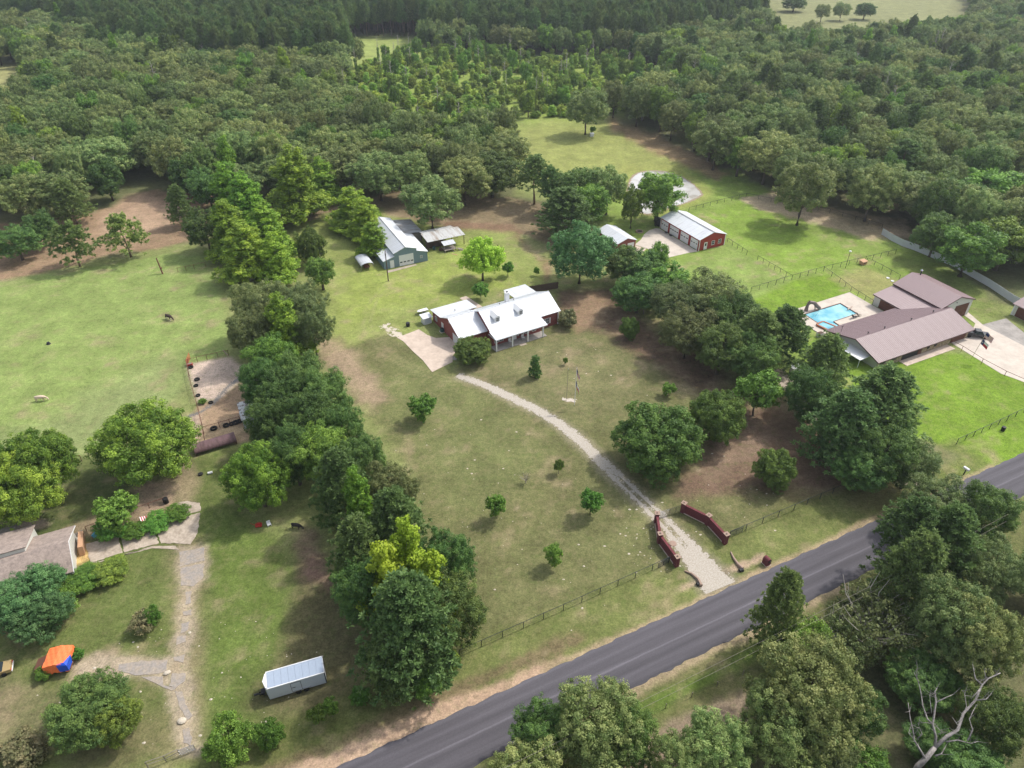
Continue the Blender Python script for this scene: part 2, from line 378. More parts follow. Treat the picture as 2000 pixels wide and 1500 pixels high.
# front lawn, its colours darkened for the cloud shade over it
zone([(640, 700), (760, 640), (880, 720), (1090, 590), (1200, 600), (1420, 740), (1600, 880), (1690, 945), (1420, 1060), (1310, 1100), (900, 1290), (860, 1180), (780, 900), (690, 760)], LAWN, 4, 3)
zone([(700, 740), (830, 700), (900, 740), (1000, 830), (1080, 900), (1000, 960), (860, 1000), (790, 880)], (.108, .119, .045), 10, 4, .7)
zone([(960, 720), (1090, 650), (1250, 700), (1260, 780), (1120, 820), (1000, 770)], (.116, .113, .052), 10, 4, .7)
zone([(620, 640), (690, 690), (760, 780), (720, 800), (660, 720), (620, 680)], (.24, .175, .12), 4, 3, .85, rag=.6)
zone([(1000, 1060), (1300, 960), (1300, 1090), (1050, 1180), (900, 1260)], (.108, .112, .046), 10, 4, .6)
# bare ground under the trees on the right of the front lawn
zone([(1085, 565), (1200, 560), (1290, 640), (1420, 730), (1440, 800), (1330, 760), (1190, 660), (1100, 620)], DIRT, 5, 3, .95, rag=.5)
zone([(1120, 575), (1180, 570), (1190, 600), (1130, 650), (1105, 625)], (.20, .135, .085), 3, 2, .8)
zone([(1420, 790), (1530, 770), (1650, 860), (1770, 960), (1740, 990), (1560, 960), (1420, 960), (1320, 970), (1360, 880)], (.118, .076, .054), 5, 3, .95, rag=.6)
zone([(1400, 860), (1500, 850), (1470, 900), (1380, 930)], (.21, .15, .105), 4, 2, .6)
zone([(1690, 920), (1800, 960), (1760, 1000), (1660, 985)], (.25, .155, .105), 3, 2, .9, rag=.5)
# ranch lawns
LUSH = (.112, .178, .020)
zone([(1060, 380), (1250, 330), (1440, 330), (1560, 420), (1720, 450), (1860, 530), (1960, 610), (1700, 720), (1560, 740), (1500, 650), (1330, 570), (1220, 500), (1170, 440)], (.142, .195, .042), 4, 2)
zone([(1540, 640), (1720, 700), (1900, 690), (2300, 760), (2300, 880), (1740, 980), (1820, 880), (1600, 740)], LUSH, 3, 1.5)
zone([(1460, 590), (1550, 548), (1612, 534), (1700, 600), (1600, 620), (1540, 660)], LUSH, 2, 1.5)
zone([(1320, 520), (1420, 470), (1460, 500), (1550, 545), (1460, 590), (1380, 560)], (.148, .20, .05), 2, 1, .9)
zone([(1360, 420), (1480, 385), (1560, 450), (1690, 500), (1550, 540), (1440, 470)], (.135, .20, .032), 3, 2, .9)
zone([(1620, 545), (1690, 520), (1760, 550), (1710, 590)], (.20, .185, .075), 3, 2, .75)
zone([(1440, 385), (1520, 375), (1610, 395), (1610, 440), (1500, 415)], (.33, .25, .18), 3, 3, .85, rag=.8)
zone([(1600, 400), (1770, 430), (1800, 470), (1700, 470), (1610, 440)], (.31, .235, .16), 4, 4, .85, rag=.8)
zone([(1730, 490), (1900, 560), (1990, 620), (1880, 620), (1790, 540)], (.10, .12, .035), 4, 3, .7)
zone([(1800, 860), (1880, 890), (1830, 930), (1780, 960)], (.30, .24, .18), 2.5, 2, .8)
# meadow with the lone oak
zone([(985, 245), (1110, 232), (1200, 234), (1290, 272), (1380, 330), (1240, 335), (1100, 370), (1000, 340)], (.175, .19, .058), 4, 2)
zone([(1190, 228), (1300, 270), (1430, 340), (1400, 350), (1280, 300), (1180, 245)], (.20, .125, .08), 4, 3, .8)
zone([(1215, 325), (1330, 325), (1400, 380), (1310, 420), (1240, 425), (1200, 380)], (.20, .21, .06), 4, 2, .7)
# clearing with saplings, far glades, far field
zone([(640, 150), (690, 78), (830, 78), (900, 110), (1240, 115), (1330, 180), (1180, 232), (1000, 244), (960, 300), (800, 285), (690, 240)], (.16, .205, .045), 12, 6)
zone([(660, 125), (700, 76), (830, 76), (840, 100), (720, 125)], (.20, .24, .07), 8, 3)
zone([(-300, 120), (-20, 120), (70, 140), (68, 205), (-20, 235), (-300, 235)], (.24, .235, .10), 8, 4)
zone([(1470, -30), (1900, -30), (1900, 80), (1640, 112), (1490, 104)], (.155, .16, .072), 12, 4)
zone([(1790, 120), (1850, 125), (1860, 155), (1800, 160)], (.33, .26, .18), 4, 3)
# left farmyard, with cloud shade darkened into the ground colours
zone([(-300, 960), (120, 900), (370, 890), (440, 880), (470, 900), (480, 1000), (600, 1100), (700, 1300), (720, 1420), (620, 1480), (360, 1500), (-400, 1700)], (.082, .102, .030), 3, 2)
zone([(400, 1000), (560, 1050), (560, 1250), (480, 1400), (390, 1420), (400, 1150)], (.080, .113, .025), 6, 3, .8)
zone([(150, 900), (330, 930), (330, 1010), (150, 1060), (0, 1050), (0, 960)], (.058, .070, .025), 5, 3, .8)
zone([(560, 1030), (640, 1060), (720, 1250), (720, 1400), (560, 1400), (500, 1360), (590, 1200)], (.092, .075, .043), 5, 3, .75, rag=.4)
zone([(590, 1020), (620, 1060), (640, 1140), (600, 1130), (570, 1060)], (.15, .09, .075), 3, 2, .8)
zone([(0, 1280), (90, 1340), (130, 1400), (60, 1460), (-200, 1480), (-200, 1300)], (.105, .092, .05), 4, 3, .7)
zone([(150, 1380), (380, 1380), (370, 1490), (150, 1500)], (.112, .098, .05), 5, 3, .7)
zone([(0, 1225), (60, 1215), (135, 1160), (150, 1110), (175, 1130), (110, 1230), (40, 1265)], (.17, .115, .085), 2, 1.2, .85)
zone([(130, 1030), (250, 985), (330, 970), (345, 990), (300, 1015), (150, 1055)], (.22, .16, .105), 2, 1.5, .8, rag=.6)
zone([(270, 950), (330, 935), (340, 980), (280, 1010)], (.26, .185, .135), 2, 1.5, .85)
zone([(18, 1030), (60, 1015), (80, 1018), (95, 1027), (60, 1035)], (.30, .23, .185), 1.2, .6, .9)
zone([(120, 1300), (230, 1270), (260, 1310), (150, 1330)], (.29, .215, .15), 2.5, 2, .8, rag=.8)
zone([(345, 1050), (400, 1050), (400, 1380), (385, 1480), (345, 1470), (330, 1200)], (.17, .14, .08), 3, 1.5, .7)
zone([(350, 1068), (404, 1062), (404, 1140), (384, 1160), (380, 1230), (372, 1290), (380, 1380), (392, 1480), (340, 1480), (338, 1400), (318, 1345), (270, 1325), (150, 1318), (140, 1290), (200, 1280), (330, 1280), (345, 1200)], (.27, .22, .16), 1.2, .8, .9, rag=.6)
# dirt pens beside the pasture
zone([(366, 712), (450, 696), (480, 720), (470, 745), (430, 780), (385, 785)], (.37, .29, .235), 1.2, .5)
zone([(360, 830), (388, 790), (430, 780), (470, 745), (500, 740), (490, 860), (400, 875), (362, 880)], (.25, .175, .115), 1.2, .8)
zone([(350, 815), (390, 805), (400, 866), (375, 875), (352, 860)], (.31, .235, .18), 1.2, .8)
zone([(380, 845), (480, 830), (478, 860), (385, 878)], (.34, .25, .155), 1.2, .6, .9)
zone([(135, 1068), (165, 1062), (175, 1090), (140, 1105)], (.45, .30, .13), 1, .8, .9)
zone([(330, 910), (372, 905), (385, 960), (370, 990), (345, 985)], (.24, .18, .12), 2.5, 1.5, .7, rag=.5)
# verges of the road
RA, RB = P(660, 1500), P(1740, 1005); RD = Vector((RB-RA)[:2]).normalized(); RN = Vector((-RD.y, RD.x))
def road_pt(s, t): q = Vector(RA[:2])+RD*s+RN*t; return (q.x, q.y)
zone([road_pt(-60, 8.5), road_pt(120, 8.5), road_pt(120, 0), road_pt(-60, 0)], (.092, .105, .033), 2.5, 1, .8, True)
zone([road_pt(-60, 4.0), road_pt(35, 3.6), road_pt(35, 2.0), road_pt(-60, 2.0)], (.13, .09, .058), 1.5, 1.2, .7, True, .6)
zone([road_pt(-60, 2.6), road_pt(14, 2.2), road_pt(28, 1.2), road_pt(28, -.5), road_pt(-60, -.5)], (.34, .235, .165), 1.0, .7, .95, True, .5)
zone([road_pt(28, .8), road_pt(120, .8), road_pt(120, -.5), road_pt(28, -.5)], (.27, .20, .13), .7, .5, .85, True, .35)
zone([road_pt(52, 3.6), road_pt(68, 2.6), road_pt(68, 1.9), road_pt(52, 2.8)], (.36, .26, .19), .6, .3, .8, True, .5)
zone([road_pt(40, -6.8), road_pt(120, -6.8), road_pt(120, -16), road_pt(10, -16), road_pt(10, -6.8)], (.098, .105, .038), 2, 1, .9, True)
zone([road_pt(20, -6.3), road_pt(75, -6.3), road_pt(75, -8.0), road_pt(20, -8.0)], (.27, .205, .135), 1, .8, .8, True, .6)
zone([road_pt(20, -9.0), road_pt(62, -9.0), road_pt(62, -11.0), road_pt(20, -11.0)], (.075, .12, .02), 1.2, .8, .8, True)
zone([road_pt(30, -13.2), road_pt(50, -13.2), road_pt(50, -19), road_pt(30, -19)], (.20, .15, .11), 2, 1.2, .9, True, .5)
for off in (-.8, .8):
    tr = smooth_path([P(*p)[:2] for p in [(1010, 790), (930, 745), (850, 735), (760, 690), (720, 640), (730, 590), (770, 545)]], 12)
    if tr is not None:
        tn = np.gradient(tr, axis=0); tn /= np.linalg.norm(tn, axis=1, keepdims=True); l_ = tr+np.stack([-tn[:, 1], tn[:, 0]], 1)*off; r_ = l_+np.stack([-tn[:, 1], tn[:, 0]], 1)*.3
        zone([tuple(q) for q in np.concatenate([l_, r_[::-1]])], (.21, .19, .10), .7, .2, .5, True, .3)
TRK = smooth_path([P(*p)[:2] for p in [(893, 733), (945, 752), (1000, 778), (1060, 808), (1110, 842), (1160, 888), (1203, 930), (1243, 968), (1285, 1008), (1325, 1052), (1365, 1100), (1408, 1150)]], 10)
tn = np.gradient(TRK, axis=0); tn /= np.linalg.norm(tn, axis=1, keepdims=True); wd = np.interp(np.linspace(0, 1, len(TRK)), [0, .8, 1], [1.5, 1.9, 3.6])[:, None]; sd_ = np.stack([-tn[:, 1], tn[:, 0]], 1)*wd
zone([tuple(q) for q in np.concatenate([TRK+sd_, (TRK-sd_)[::-1]])], (.20, .175, .12), 1.3, .5, .75, True, .3)
# worn straw-coloured and reddish patches on the lawns
pt = np.clip((N2*.8+N1*.7+N4*.4-.22)*1.6, 0, 1)*(y < 215); lay((.19, .145, .092), pt*.62)
# small bare flecks and soft large variation everywhere
fl = np.clip((N4+N2*.8-.95)*3, 0, 1)*(y < 220)
lay((.30, .24, .17), fl*.45)
col *= (1+.10*N1+.12*N2+.06*N4)[:, None]*1.38

nxg, nyg = len(gx), len(gy)
me = bpy.data.meshes.new('ground'); nv = nxg*nyg
co = np.stack([x, y, np.zeros_like(x)], 1).astype(np.float32)
ii = np.arange(nv).reshape(nyg, nxg)
fc = np.stack([ii[:-1, :-1], ii[:-1, 1:], ii[1:, 1:], ii[1:, :-1]], -1).reshape(-1, 4)
def raw_mesh(me, co, quads):
    n = len(quads)
    me.vertices.add(len(co)); me.vertices.foreach_set('co', np.asarray(co, np.float32).ravel())
    me.loops.add(n*4); me.loops.foreach_set('vertex_index', np.asarray(quads, np.int32).ravel())
    me.polygons.add(n); me.polygons.foreach_set('loop_start', np.arange(0, n*4, 4, dtype=np.int32))
    me.update(calc_edges=True)
raw_mesh(me, co, fc)
ca = me.color_attributes.new('soil', 'FLOAT_COLOR', 'POINT')
ca.data.foreach_set('color', np.concatenate([np.clip(col, .01, .8), np.ones((nv, 1))], 1).astype(np.float32).ravel())

gm = bpy.data.materials.new('ground'); gm.use_nodes = True; t = gm.node_tree; b = t.nodes['Principled BSDF']
b.inputs['Roughness'].default_value = .95; b.inputs['Specular IOR Level'].default_value = .1
at = t.nodes.new('ShaderNodeAttribute'); at.attribute_name = 'soil'; tc = t.nodes.new('ShaderNodeTexCoord')
def tnoise(sc, det, lo, hi, fl=.3, fh=.7, rough=.6):
    n = t.nodes.new('ShaderNodeTexNoise'); n.inputs['Scale'].default_value = sc; n.inputs['Detail'].default_value = det; n.inputs['Roughness'].default_value = rough
    t.links.new(tc.outputs['Object'], n.inputs['Vector'])
    m = t.nodes.new('ShaderNodeMapRange'); m.inputs['From Min'].default_value = fl; m.inputs['From Max'].default_value = fh; m.inputs['To Min'].default_value = lo; m.inputs['To Max'].default_value = hi
    t.links.new(n.outputs['Fac'], m.inputs[0]); return n, m
def tmul(a, bb, typ='MULTIPLY', fac=1.0):
    m = t.nodes.new('ShaderNodeMix'); m.data_type = 'RGBA'; m.blend_type = typ
    if isinstance(fac, float): m.inputs[0].default_value = fac
    else: t.links.new(fac, m.inputs[0])
    t.links.new(a, m.inputs[6])
    if isinstance(bb, tuple): m.inputs[7].default_value = (*bb, 1)
    else: t.links.new(bb, m.inputs[7])
    return m.outputs[2]
n1, m1 = tnoise(.16, 6, .78, 1.22); n2, m2 = tnoise(1.1, 8, .62, 1.38, rough=.78); n3, m3 = tnoise(3.6, 6, .52, 1.5, rough=.8)
c = tmul(tmul(tmul(at.outputs['Color'], m1.outputs[0]), m2.outputs[0]), m3.outputs[0])
# straw-coloured and green tufts
n4, m4 = tnoise(.55, 8, 0, .42, .5, .68, .75); c = tmul(c, (.19, .15, .085), 'MIX', m4.outputs[0])
n5, m5 = tnoise(.8, 8, 0, .45, .52, .68, .75)
mpn = t.nodes.new('ShaderNodeMapping'); mpn.inputs['Location'].default_value = (37, 11, 5); t.links.new(tc.outputs['Object'], mpn.inputs[0]); t.links.new(mpn.outputs[0], n5.inputs['Vector'])
c = tmul(c, (.075, .125, .025), 'MIX', m5.outputs[0])
bp = t.nodes.new('ShaderNodeBump'); bp.inputs['Strength'].default_value = .55; bp.inputs['Distance'].default_value = .12
t.links.new(n3.outputs['Fac'], bp.inputs['Height']); t.links.new(bp.outputs[0], b.inputs['Normal'])
t.links.new(c, b.inputs['Base Color'])
me.materials.append(gm)
go = bpy.data.objects.new('ground', me); COL.objects.link(go); tag(go, kind='structure')

# ------------------------------------------------------------------ road
rm = bpy.data.materials.new('asphalt'); rm.use_nodes = True; t = rm.node_tree; b = t.nodes['Principled BSDF']
b.inputs['Roughness'].default_value = .85; b.inputs['Specular IOR Level'].default_value = .3
tc = t.nodes.new('ShaderNodeTexCoord'); sp = t.nodes.new('ShaderNodeSeparateXYZ'); t.links.new(tc.outputs['Object'], sp.inputs[0])
rp = t.nodes.new('ShaderNodeValToRGB'); e = rp.color_ramp.elements
mr = t.nodes.new('ShaderNodeMapRange'); mr.inputs['From Min'].default_value = -6.8; mr.inputs['From Max'].default_value = 0
wn = t.nodes.new('ShaderNodeTexNoise'); wn.inputs['Scale'].default_value = .35; wn.inputs['Detail'].default_value = 3; t.links.new(tc.outputs['Object'], wn.inputs['Vector'])
wa = t.nodes.new('ShaderNodeMath'); wa.operation = 'MULTIPLY_ADD'; wa.inputs[1].default_value = .22; t.links.new(wn.outputs['Fac'], wa.inputs[0]); t.links.new(sp.outputs[1], wa.inputs[2])
t.links.new(wa.outputs[0], mr.inputs[0]); t.links.new(mr.outputs[0], rp.inputs[0])
stops = [(0, .056), (.03, .042), (.10, .062), (.22, .074), (.34, .058), (.475, .066), (.490, .088), (.512, .108), (.53, .075), (.66, .060), (.78, .074), (.92, .062), (1, .08)]
e[0].position = 0; e[1].position = 1
for p_, v_ in stops[1:-1]: e.new(p_)
for el, (p_, v_) in zip(e, stops): el.position = p_; el.color = (v_*1.34, v_*1.25, v_*1.42, 1)
mp = t.nodes.new('ShaderNodeMapping'); mp.inputs['Scale'].default_value = (.06, 1.6, 1); t.links.new(tc.outputs['Object'], mp.inputs[0])
n = t.nodes.new('ShaderNodeTexNoise'); n.inputs['Scale'].default_value = 1; n.inputs['Detail'].default_value = 6; t.links.new(mp.outputs[0], n.inputs['Vector'])
m_ = t.nodes.new('ShaderNodeMapRange'); m_.inputs['From Min'].default_value = .3; m_.inputs['From Max'].default_value = .7; m_.inputs['To Min'].default_value = .85; m_.inputs['To Max'].default_value = 1.15; t.links.new(n.outputs['Fac'], m_.inputs[0])
nb = t.nodes.new('ShaderNodeTexNoise'); nb.inputs['Scale'].default_value = 9; nb.inputs['Detail'].default_value = 4; t.links.new(tc.outputs['Object'], nb.inputs['Vector'])
mb_ = t.nodes.new('ShaderNodeMapRange'); mb_.inputs['From Min'].default_value = .3; mb_.inputs['From Max'].default_value = .7; mb_.inputs['To Min'].default_value = .88; mb_.inputs['To Max'].default_value = 1.12; t.links.new(nb.outputs['Fac'], mb_.inputs[0])
q = t.nodes.new('ShaderNodeMath'); q.operation = 'MULTIPLY'; t.links.new(m_.outputs[0], q.inputs[0]); t.links.new(mb_.outputs[0], q.inputs[1])
mx = t.nodes.new('ShaderNodeMix'); mx.data_type = 'RGBA'; mx.blend_type = 'MULTIPLY'; mx.inputs[0].default_value = 1; t.links.new(rp.outputs[0], mx.inputs[6]); t.links.new(q.outputs[0], mx.inputs[7]); t.links.new(mx.outputs[2], b.inputs['Base Color'])
ROADZ = math.atan2(RD.y, RD.x)
r = MB(); ss = np.arange(-400, 600, .8)
edge = lambda s, k: .10*math.sin(s*1.3+k)+.07*math.sin(s*3.1+k*2)+.05*random.uniform(-1, 1)
up = [(s, edge(s, 0)) for s in ss]; dn = [(s, -6.75+edge(s, 5)) for s in ss]
vs = [(s, tt, .045) for s, tt in up]+[(s, tt, .045) for s, tt in dn]+[(s, tt+.25, -.02) for s, tt in up]+[(s, tt-.25, -.02) for s, tt in dn]
n_ = len(ss); fs = []
for i in range(n_-1): fs += [(n_+i, n_+i+1, i+1, i), (i, i+1, 2*n_+i+1, 2*n_+i), (3*n_+i, 3*n_+i+1, n_+i+1, n_+i)]
r.add(vs, fs); ro = r.build('road', rm); ro.location = (RA.x, RA.y, 0); ro.rotation_euler = (0, 0, ROADZ); tag(ro, kind='structure')

def ragged_strip(name, pts, half, keep, m, z, step=.14):
    """strip of small cells along a centre line; cells survive where keep(s, t, x, y) > 0"""
    c_ = smooth_path(pts, 40); seg = np.linalg.norm(np.diff(c_, axis=0), axis=1); L = np.concatenate([[0], np.cumsum(seg)])
    s = np.arange(0, L[-1], step); cx = np.interp(s, L, c_[:, 0]); cy = np.interp(s, L, c_[:, 1])
    tx = np.gradient(cx, s); ty = np.gradient(cy, s); k = np.hypot(tx, ty); tx /= k; ty /= k
    tt = np.arange(-half, half+step*.5, step); S, Tt = np.meshgrid(s, tt, indexing='ij')
    PX = cx[:, None]-ty[:, None]*Tt; PY = cy[:, None]+tx[:, None]*Tt
    K = keep(S/L[-1], Tt, PX, PY)+(RNG.random(S.shape)-.5)*.7 > 0
    idx = np.arange(S.size).reshape(S.shape); ok = K[:-1, :-1]
    q = np.stack([idx[:-1, :-1], idx[1:, :-1], idx[1:, 1:], idx[:-1, 1:]], -1)[ok]
    used, inv = np.unique(q, return_inverse=True)
    co = np.stack([PX.ravel(), PY.ravel(), np.full(S.size, z)], 1)[used]
    me = bpy.data.meshes.new(name); raw_mesh(me, co, inv.reshape(-1, 4)); me.materials.append(m)
    o = bpy.data.objects.new(name, me); COL.objects.link(o); return o

TR = [P(*p)[:2] for p in [(893, 733), (945, 752), (1000, 778), (1060, 808), (1110, 842), (1160, 888), (1203, 930), (1243, 968), (1285, 1008), (1325, 1052), (1365, 1100), (1408, 1150)]]
def keep_track(u, tt, px, py):
    n = fbm(px, py, 2.5, 5)*.30+fbm(px, py, .5, 9, 2)*.8
    half = 1.05+.25*u+np.clip((u-.80)/.2, 0, 1)*1.5
    gap = np.clip((u-.45)/.25, 0, 1)*np.clip((.93-u)/.08, 0, 1)
    rut = np.abs(np.abs(tt)-.80)
    a = np.where(np.abs(tt) < .42, 1.3-gap*1.45, 2.3)
    return np.minimum(a, (half-np.abs(tt))*1.6)+n*1.0-.12-np.clip((.06-u)*12, 0, 1)*.6
o = ragged_strip('gravel_track', TR, 3.3, keep_track, M['gravel'], .022); tag(o, kind='structure')
# ------------------------------------------------------------------ trees: crowns of leaf-sized faces on a trunk with limbs
def unit(a): return a/(np.linalg.norm(a, axis=-1, keepdims=True)+1e-9)

def leaf_quads(pos, nrm, size, rng, aspect=1.0):
    n = len(pos); r = unit(rng.normal(size=(n, 3))); u = unit(np.cross(nrm, r)); w = np.cross(nrm, u)
    u = u*(size*.5)[:, None]; w = w*(size*.5*aspect)[:, None]
    return np.stack([pos-u-w*.3, pos-w*.9, pos+u+w*.2, pos+w*.9], 1).reshape(-1, 3)

def crown_obj(name, quads, tint, m):
    me = bpy.data.meshes.new(name); n = len(quads)//4
    raw_mesh(me, quads, np.arange(n*4).reshape(-1, 4))
    a = me.attributes.new('tint', 'FLOAT', 'FACE'); a.data.foreach_set('value', np.clip(tint, 0, 1).astype(np.float32))
    me.materials.append(m); o = bpy.data.objects.new(name, me); COL.objects.link(o); return o

def clump_crown(rng, lobes, nclump, cr, nleaf, size, m, top_bias=.35, flat=.75, name='crown'):
    L = np.array(lobes, float); area = L[:, 3]*L[:, 4]+L[:, 4]*L[:, 5]; pr = area/area.sum()
    k = rng.choice(len(L), nclump*4, p=pr); d = unit(rng.normal(size=(nclump*4, 3)))
    ok = d[:, 2] > -(.25+rng.random(len(d))*top_bias*1.6); k, d = k[ok], d[ok]
    pos = L[k, :3]+d*L[k, 3:]*(.74+.40*rng.random((len(k), 1)))
    keep = np.ones(len(k), bool)
    for j in range(len(L)):
        q = np.linalg.norm((pos-L[j, :3])/L[j, 3:], axis=1); keep &= ~((k != j) & (q < .78))
    pos, d, k = pos[keep][:nclump], d[keep][:nclump], k[keep][:nclump]; nc = len(pos)
    out = unit(d/L[k, 3:]+np.array([0, 0, .25]))
    ctint = np.clip(rng.random(nc)**1.3*.95+.25*(rng.random(len(L))[k]-.5), 0, 1); sz = cr*(.65+.7*rng.random(nc))
    ci = np.repeat(np.arange(nc), nleaf); n = len(ci)
    v = unit(rng.normal(size=(n, 3))+out[ci]*.7); rad = rng.random(n)**.5
    off = v*(rad*sz[ci])[:, None]; al = (off*out[ci]).sum(1, keepdims=True); off = off-out[ci]*al*(1-flat)
    p = pos[ci]+off
    nr = unit(v*.8+out[ci]*.5+rng.normal(size=(n, 3))*.6)
    q = leaf_quads(p, nr, size*(.6+.8*rng.random(n)), rng)
    t = ctint[ci]+rng.normal(size=n)*.13
    # loose twigs of leaves inside so the crown is not hollow; darker tone paints in shade
    ni = n//7; k2 = rng.choice(len(L), ni, p=pr); pi = L[k2, :3]+unit(rng.normal(size=(ni, 3)))*L[k2, 3:]*(rng.random((ni, 1))*.75)
    q2 = leaf_quads(pi, unit(rng.normal(size=(ni, 3))+[0, 0, .6]), size*1.7*np.ones(ni), rng)
    return crown_obj(name, np.concatenate([q, q2]), np.concatenate([t, np.full(ni, .25)]), m)

def pine_crown(rng, H, z0, R, m, nb=46, ntuft=8, tl=.62, name='crown', conic=.5):
    tl *= .68; ntuft = int(ntuft*1.5); nb = int(nb*1.25)
    P_, N_ = [], []
    ctr = []
    for i in range(nb):
        f = (i+rng.random())/nb; z = z0+(H-z0)*f**.9; az = i*2.4+rng.normal()*.4
        r = R*((1-f)**conic*(.75+.4*rng.random()))+.35
        up = .1+.55*f
        for j in range(ntuft):
            s = .35+.65*(j+rng.random())/ntuft
            side = rng.normal()*.34*r*s
            ctr.append((math.cos(az)*r*s-math.sin(az)*side, math.sin(az)*r*s+math.cos(az)*side, z+up*r*s+rng.normal()*.45))
    c = np.array(ctr); nt = 20; ci = np.repeat(np.arange(len(c)), nt); n = len(ci)
    v = unit(rng.normal(size=(n, 3))+[0, 0, .55]+unit(c[ci]*[1, 1, 0])*.35)
    p = c[ci]+v*(tl*.5*(.5+.8*rng.random((n, 1))))
    # narrow needle sprays: long axis along v
    w = unit(np.cross(v, rng.normal(size=(n, 3))))*.085; u = v*(tl*.5)
    q = np.stack([p-u*.6-w, p-u*.6+w, p+u+w*.7, p+u-w*.7], 1).reshape(-1, 3)
    t = np.repeat(rng.random(len(c))*.7, nt)+rng.normal(size=n)*.12
    return crown_obj(name, q, t, m)

def trunk_obj(rng, H, r0, ends, m, lean=0.0, name='trunk', n=7, fork=.35):
    b = MB(); top = Vector((lean*H, 0, H)); path = [Vector((0, 0, -.15)), Vector((rng.normal()*.05, rng.normal()*.05, H*.2))]
    for f in (.45, .7, .88, 1.0): path.append(Vector((lean*H*f+rng.normal()*.15, rng.normal()*.15, H*f)))
    b.tube(path, [r0*1.3, r0, r0*.82, r0*.6, r0*.36, r0*.12], n)
    for e_ in ends:
        e_ = Vector(e_); f = max(.12, min(.9, fork+(e_.z/H-.5)*.6+rng.normal()*.05)); s = Vector((lean*H*f, 0, H*f*.9)); mid = s.lerp(e_, .5)+Vector((rng.normal()*.3, rng.normal()*.3, .4))
        b.tube([s, mid, e_], [r0*.42, r0*.26, r0*.07], 5, False)
    return b.build(name, m, smooth=True)

M['oak_leaf'] = leaf_mat('oak_leaf', (.058, .090, .030), (.150, .172, .066))
M['dark_leaf'] = leaf_mat('dark_leaf', (.034, .066, .020), (.080, .122, .032))
M['elm_leaf'] = leaf_mat('elm_leaf', (.048, .068, .026), (.110, .125, .050))
M['gum_leaf'] = leaf_mat('gum_leaf', (.056, .108, .014), (.142, .208, .026))
M['lime_leaf'] = leaf_mat('lime_leaf', (.092, .15, .012), (.185, .25, .028), .1)
M['pecan_leaf'] = leaf_mat('pecan_leaf', (.040, .082, .014), (.125, .185, .026))
M['willow_leaf'] = leaf_mat('willow_leaf', (.12, .19, .018), (.235, .31, .04), .1)
M['pine_leaf'] = leaf_mat('pine_leaf', (.040, .070, .024), (.104, .144, .048))
M['young_pine_leaf'] = leaf_mat('young_pine_leaf', (.060, .095, .030), (.14, .18, .055))
M['shrub_leaf'] = leaf_mat('shrub_leaf', (.040, .085, .016), (.095, .165, .030))
M['bluegreen_leaf'] = leaf_mat('bluegreen_leaf', (.032, .070, .026), (.078, .130, .050))
M['sapling_leaf'] = leaf_mat('sapling_leaf', (.075, .125, .025), (.17, .235, .045), .35)
M['round_leaf'] = leaf_mat('round_leaf', (.032, .062, .016), (.075, .118, .026))
M['bright_leaf'] = leaf_mat('bright_leaf', (.048, .090, .020), (.125, .185, .032))
M['clump_leaf'] = leaf_mat('clump_leaf', (.085, .13, .024), (.18, .225, .045), .4)
M['dull_leaf'] = leaf_mat('dull_leaf', (.060, .070, .035), (.125, .115, .06))

PROTO = {}
def proto(kind, crown, trunk, H, W, named='tree'):
    for o in (crown, trunk): o.location = (0, 0, 0)
    PROTO.setdefault(kind, []).append(dict(c=crown, t=trunk, H=H, W=W, n=named))

def dome(rng, H, W, z0, n=9, squash=1.0):
    """lobes of a broad rounded crown, spread over a dome"""
    R = W/2; Hc = H-z0; n = int(n*2.5); L = [(0, 0, z0+Hc*.48, R*.62, R*.62, Hc*.37)]
    for i in range(n):
        f = (i+.5)/n; cz = -.72+1.66*f+rng.normal()*.06; cz = max(-.75, min(.95, cz)); a = i*2.39996+rng.normal()*.35; rr = math.sqrt(max(0, 1-cz*cz))**.85; k = .80+.32*rng.random()
        s = R*(.17+.16*rng.random())
        L.append((math.cos(a)*rr*(R-s)*k, math.sin(a)*rr*(R-s)*k, z0+Hc*.5+cz*(Hc*.5-s*.7)*k, s, s*(.85+.3*rng.random()), min(s*.95, Hc*.25)))
    return L

def cone(rng, H, W, z0, n=15):
    """lobes of a tall narrow crown"""
    L = []
    for i in range(n):
        f = i/(n-1); R = W/2*(1-.68*f**1.5)*(.82+.22*math.sin(f*9+rng.random()*2)); a = i*2.4; s = max(.7, R*.62)
        L.append((math.cos(a)*R*.5, math.sin(a)*R*.5, z0+(H-z0)*(.08+.86*f), s, s, max(.9, (H-z0)*.11)))
    return L

def ends_of(L, k=6): return [(l[0]*.8, l[1]*.8, l[2]) for l in L[:k+1]][1:]

FINE = {'oak', 'dark', 'elm', 'pecan', 'bluegreen', 'round_shrub', 'bright', 'shrub'}
def mk(kind, seed, H, W, z0, leaf, nclump, cr, nleaf, size, shape='dome', bark='bark', r0=.32, nl=9, tb=.35, lean=0.0, fine=False):
    if kind in FINE and not fine and sum(1 for q in PROTO.get('fine_'+kind, ())) < (2 if kind in ('oak', 'dark') else 1): mk('fine_'+kind, seed+5000, H, W, z0, leaf, nclump, cr*.95, int(nleaf*1.6), size*.70, shape, bark, r0, nl, tb, lean, True)
    rng = np.random.default_rng(seed); L = dome(rng, H, W, z0, nl) if shape == 'dome' else cone(rng, H, W, z0, nl)
    c = clump_crown(rng, L, int(nclump*(2.1 if fine or kind not in FINE else 1.6)), cr*.70, int(nleaf*.78), size*.72, M[leaf], tb, 1.0)
    t_ = trunk_obj(rng, H*.85, r0, ends_of(L, 7), M[bark], lean); proto(kind, c, t_, H, W)

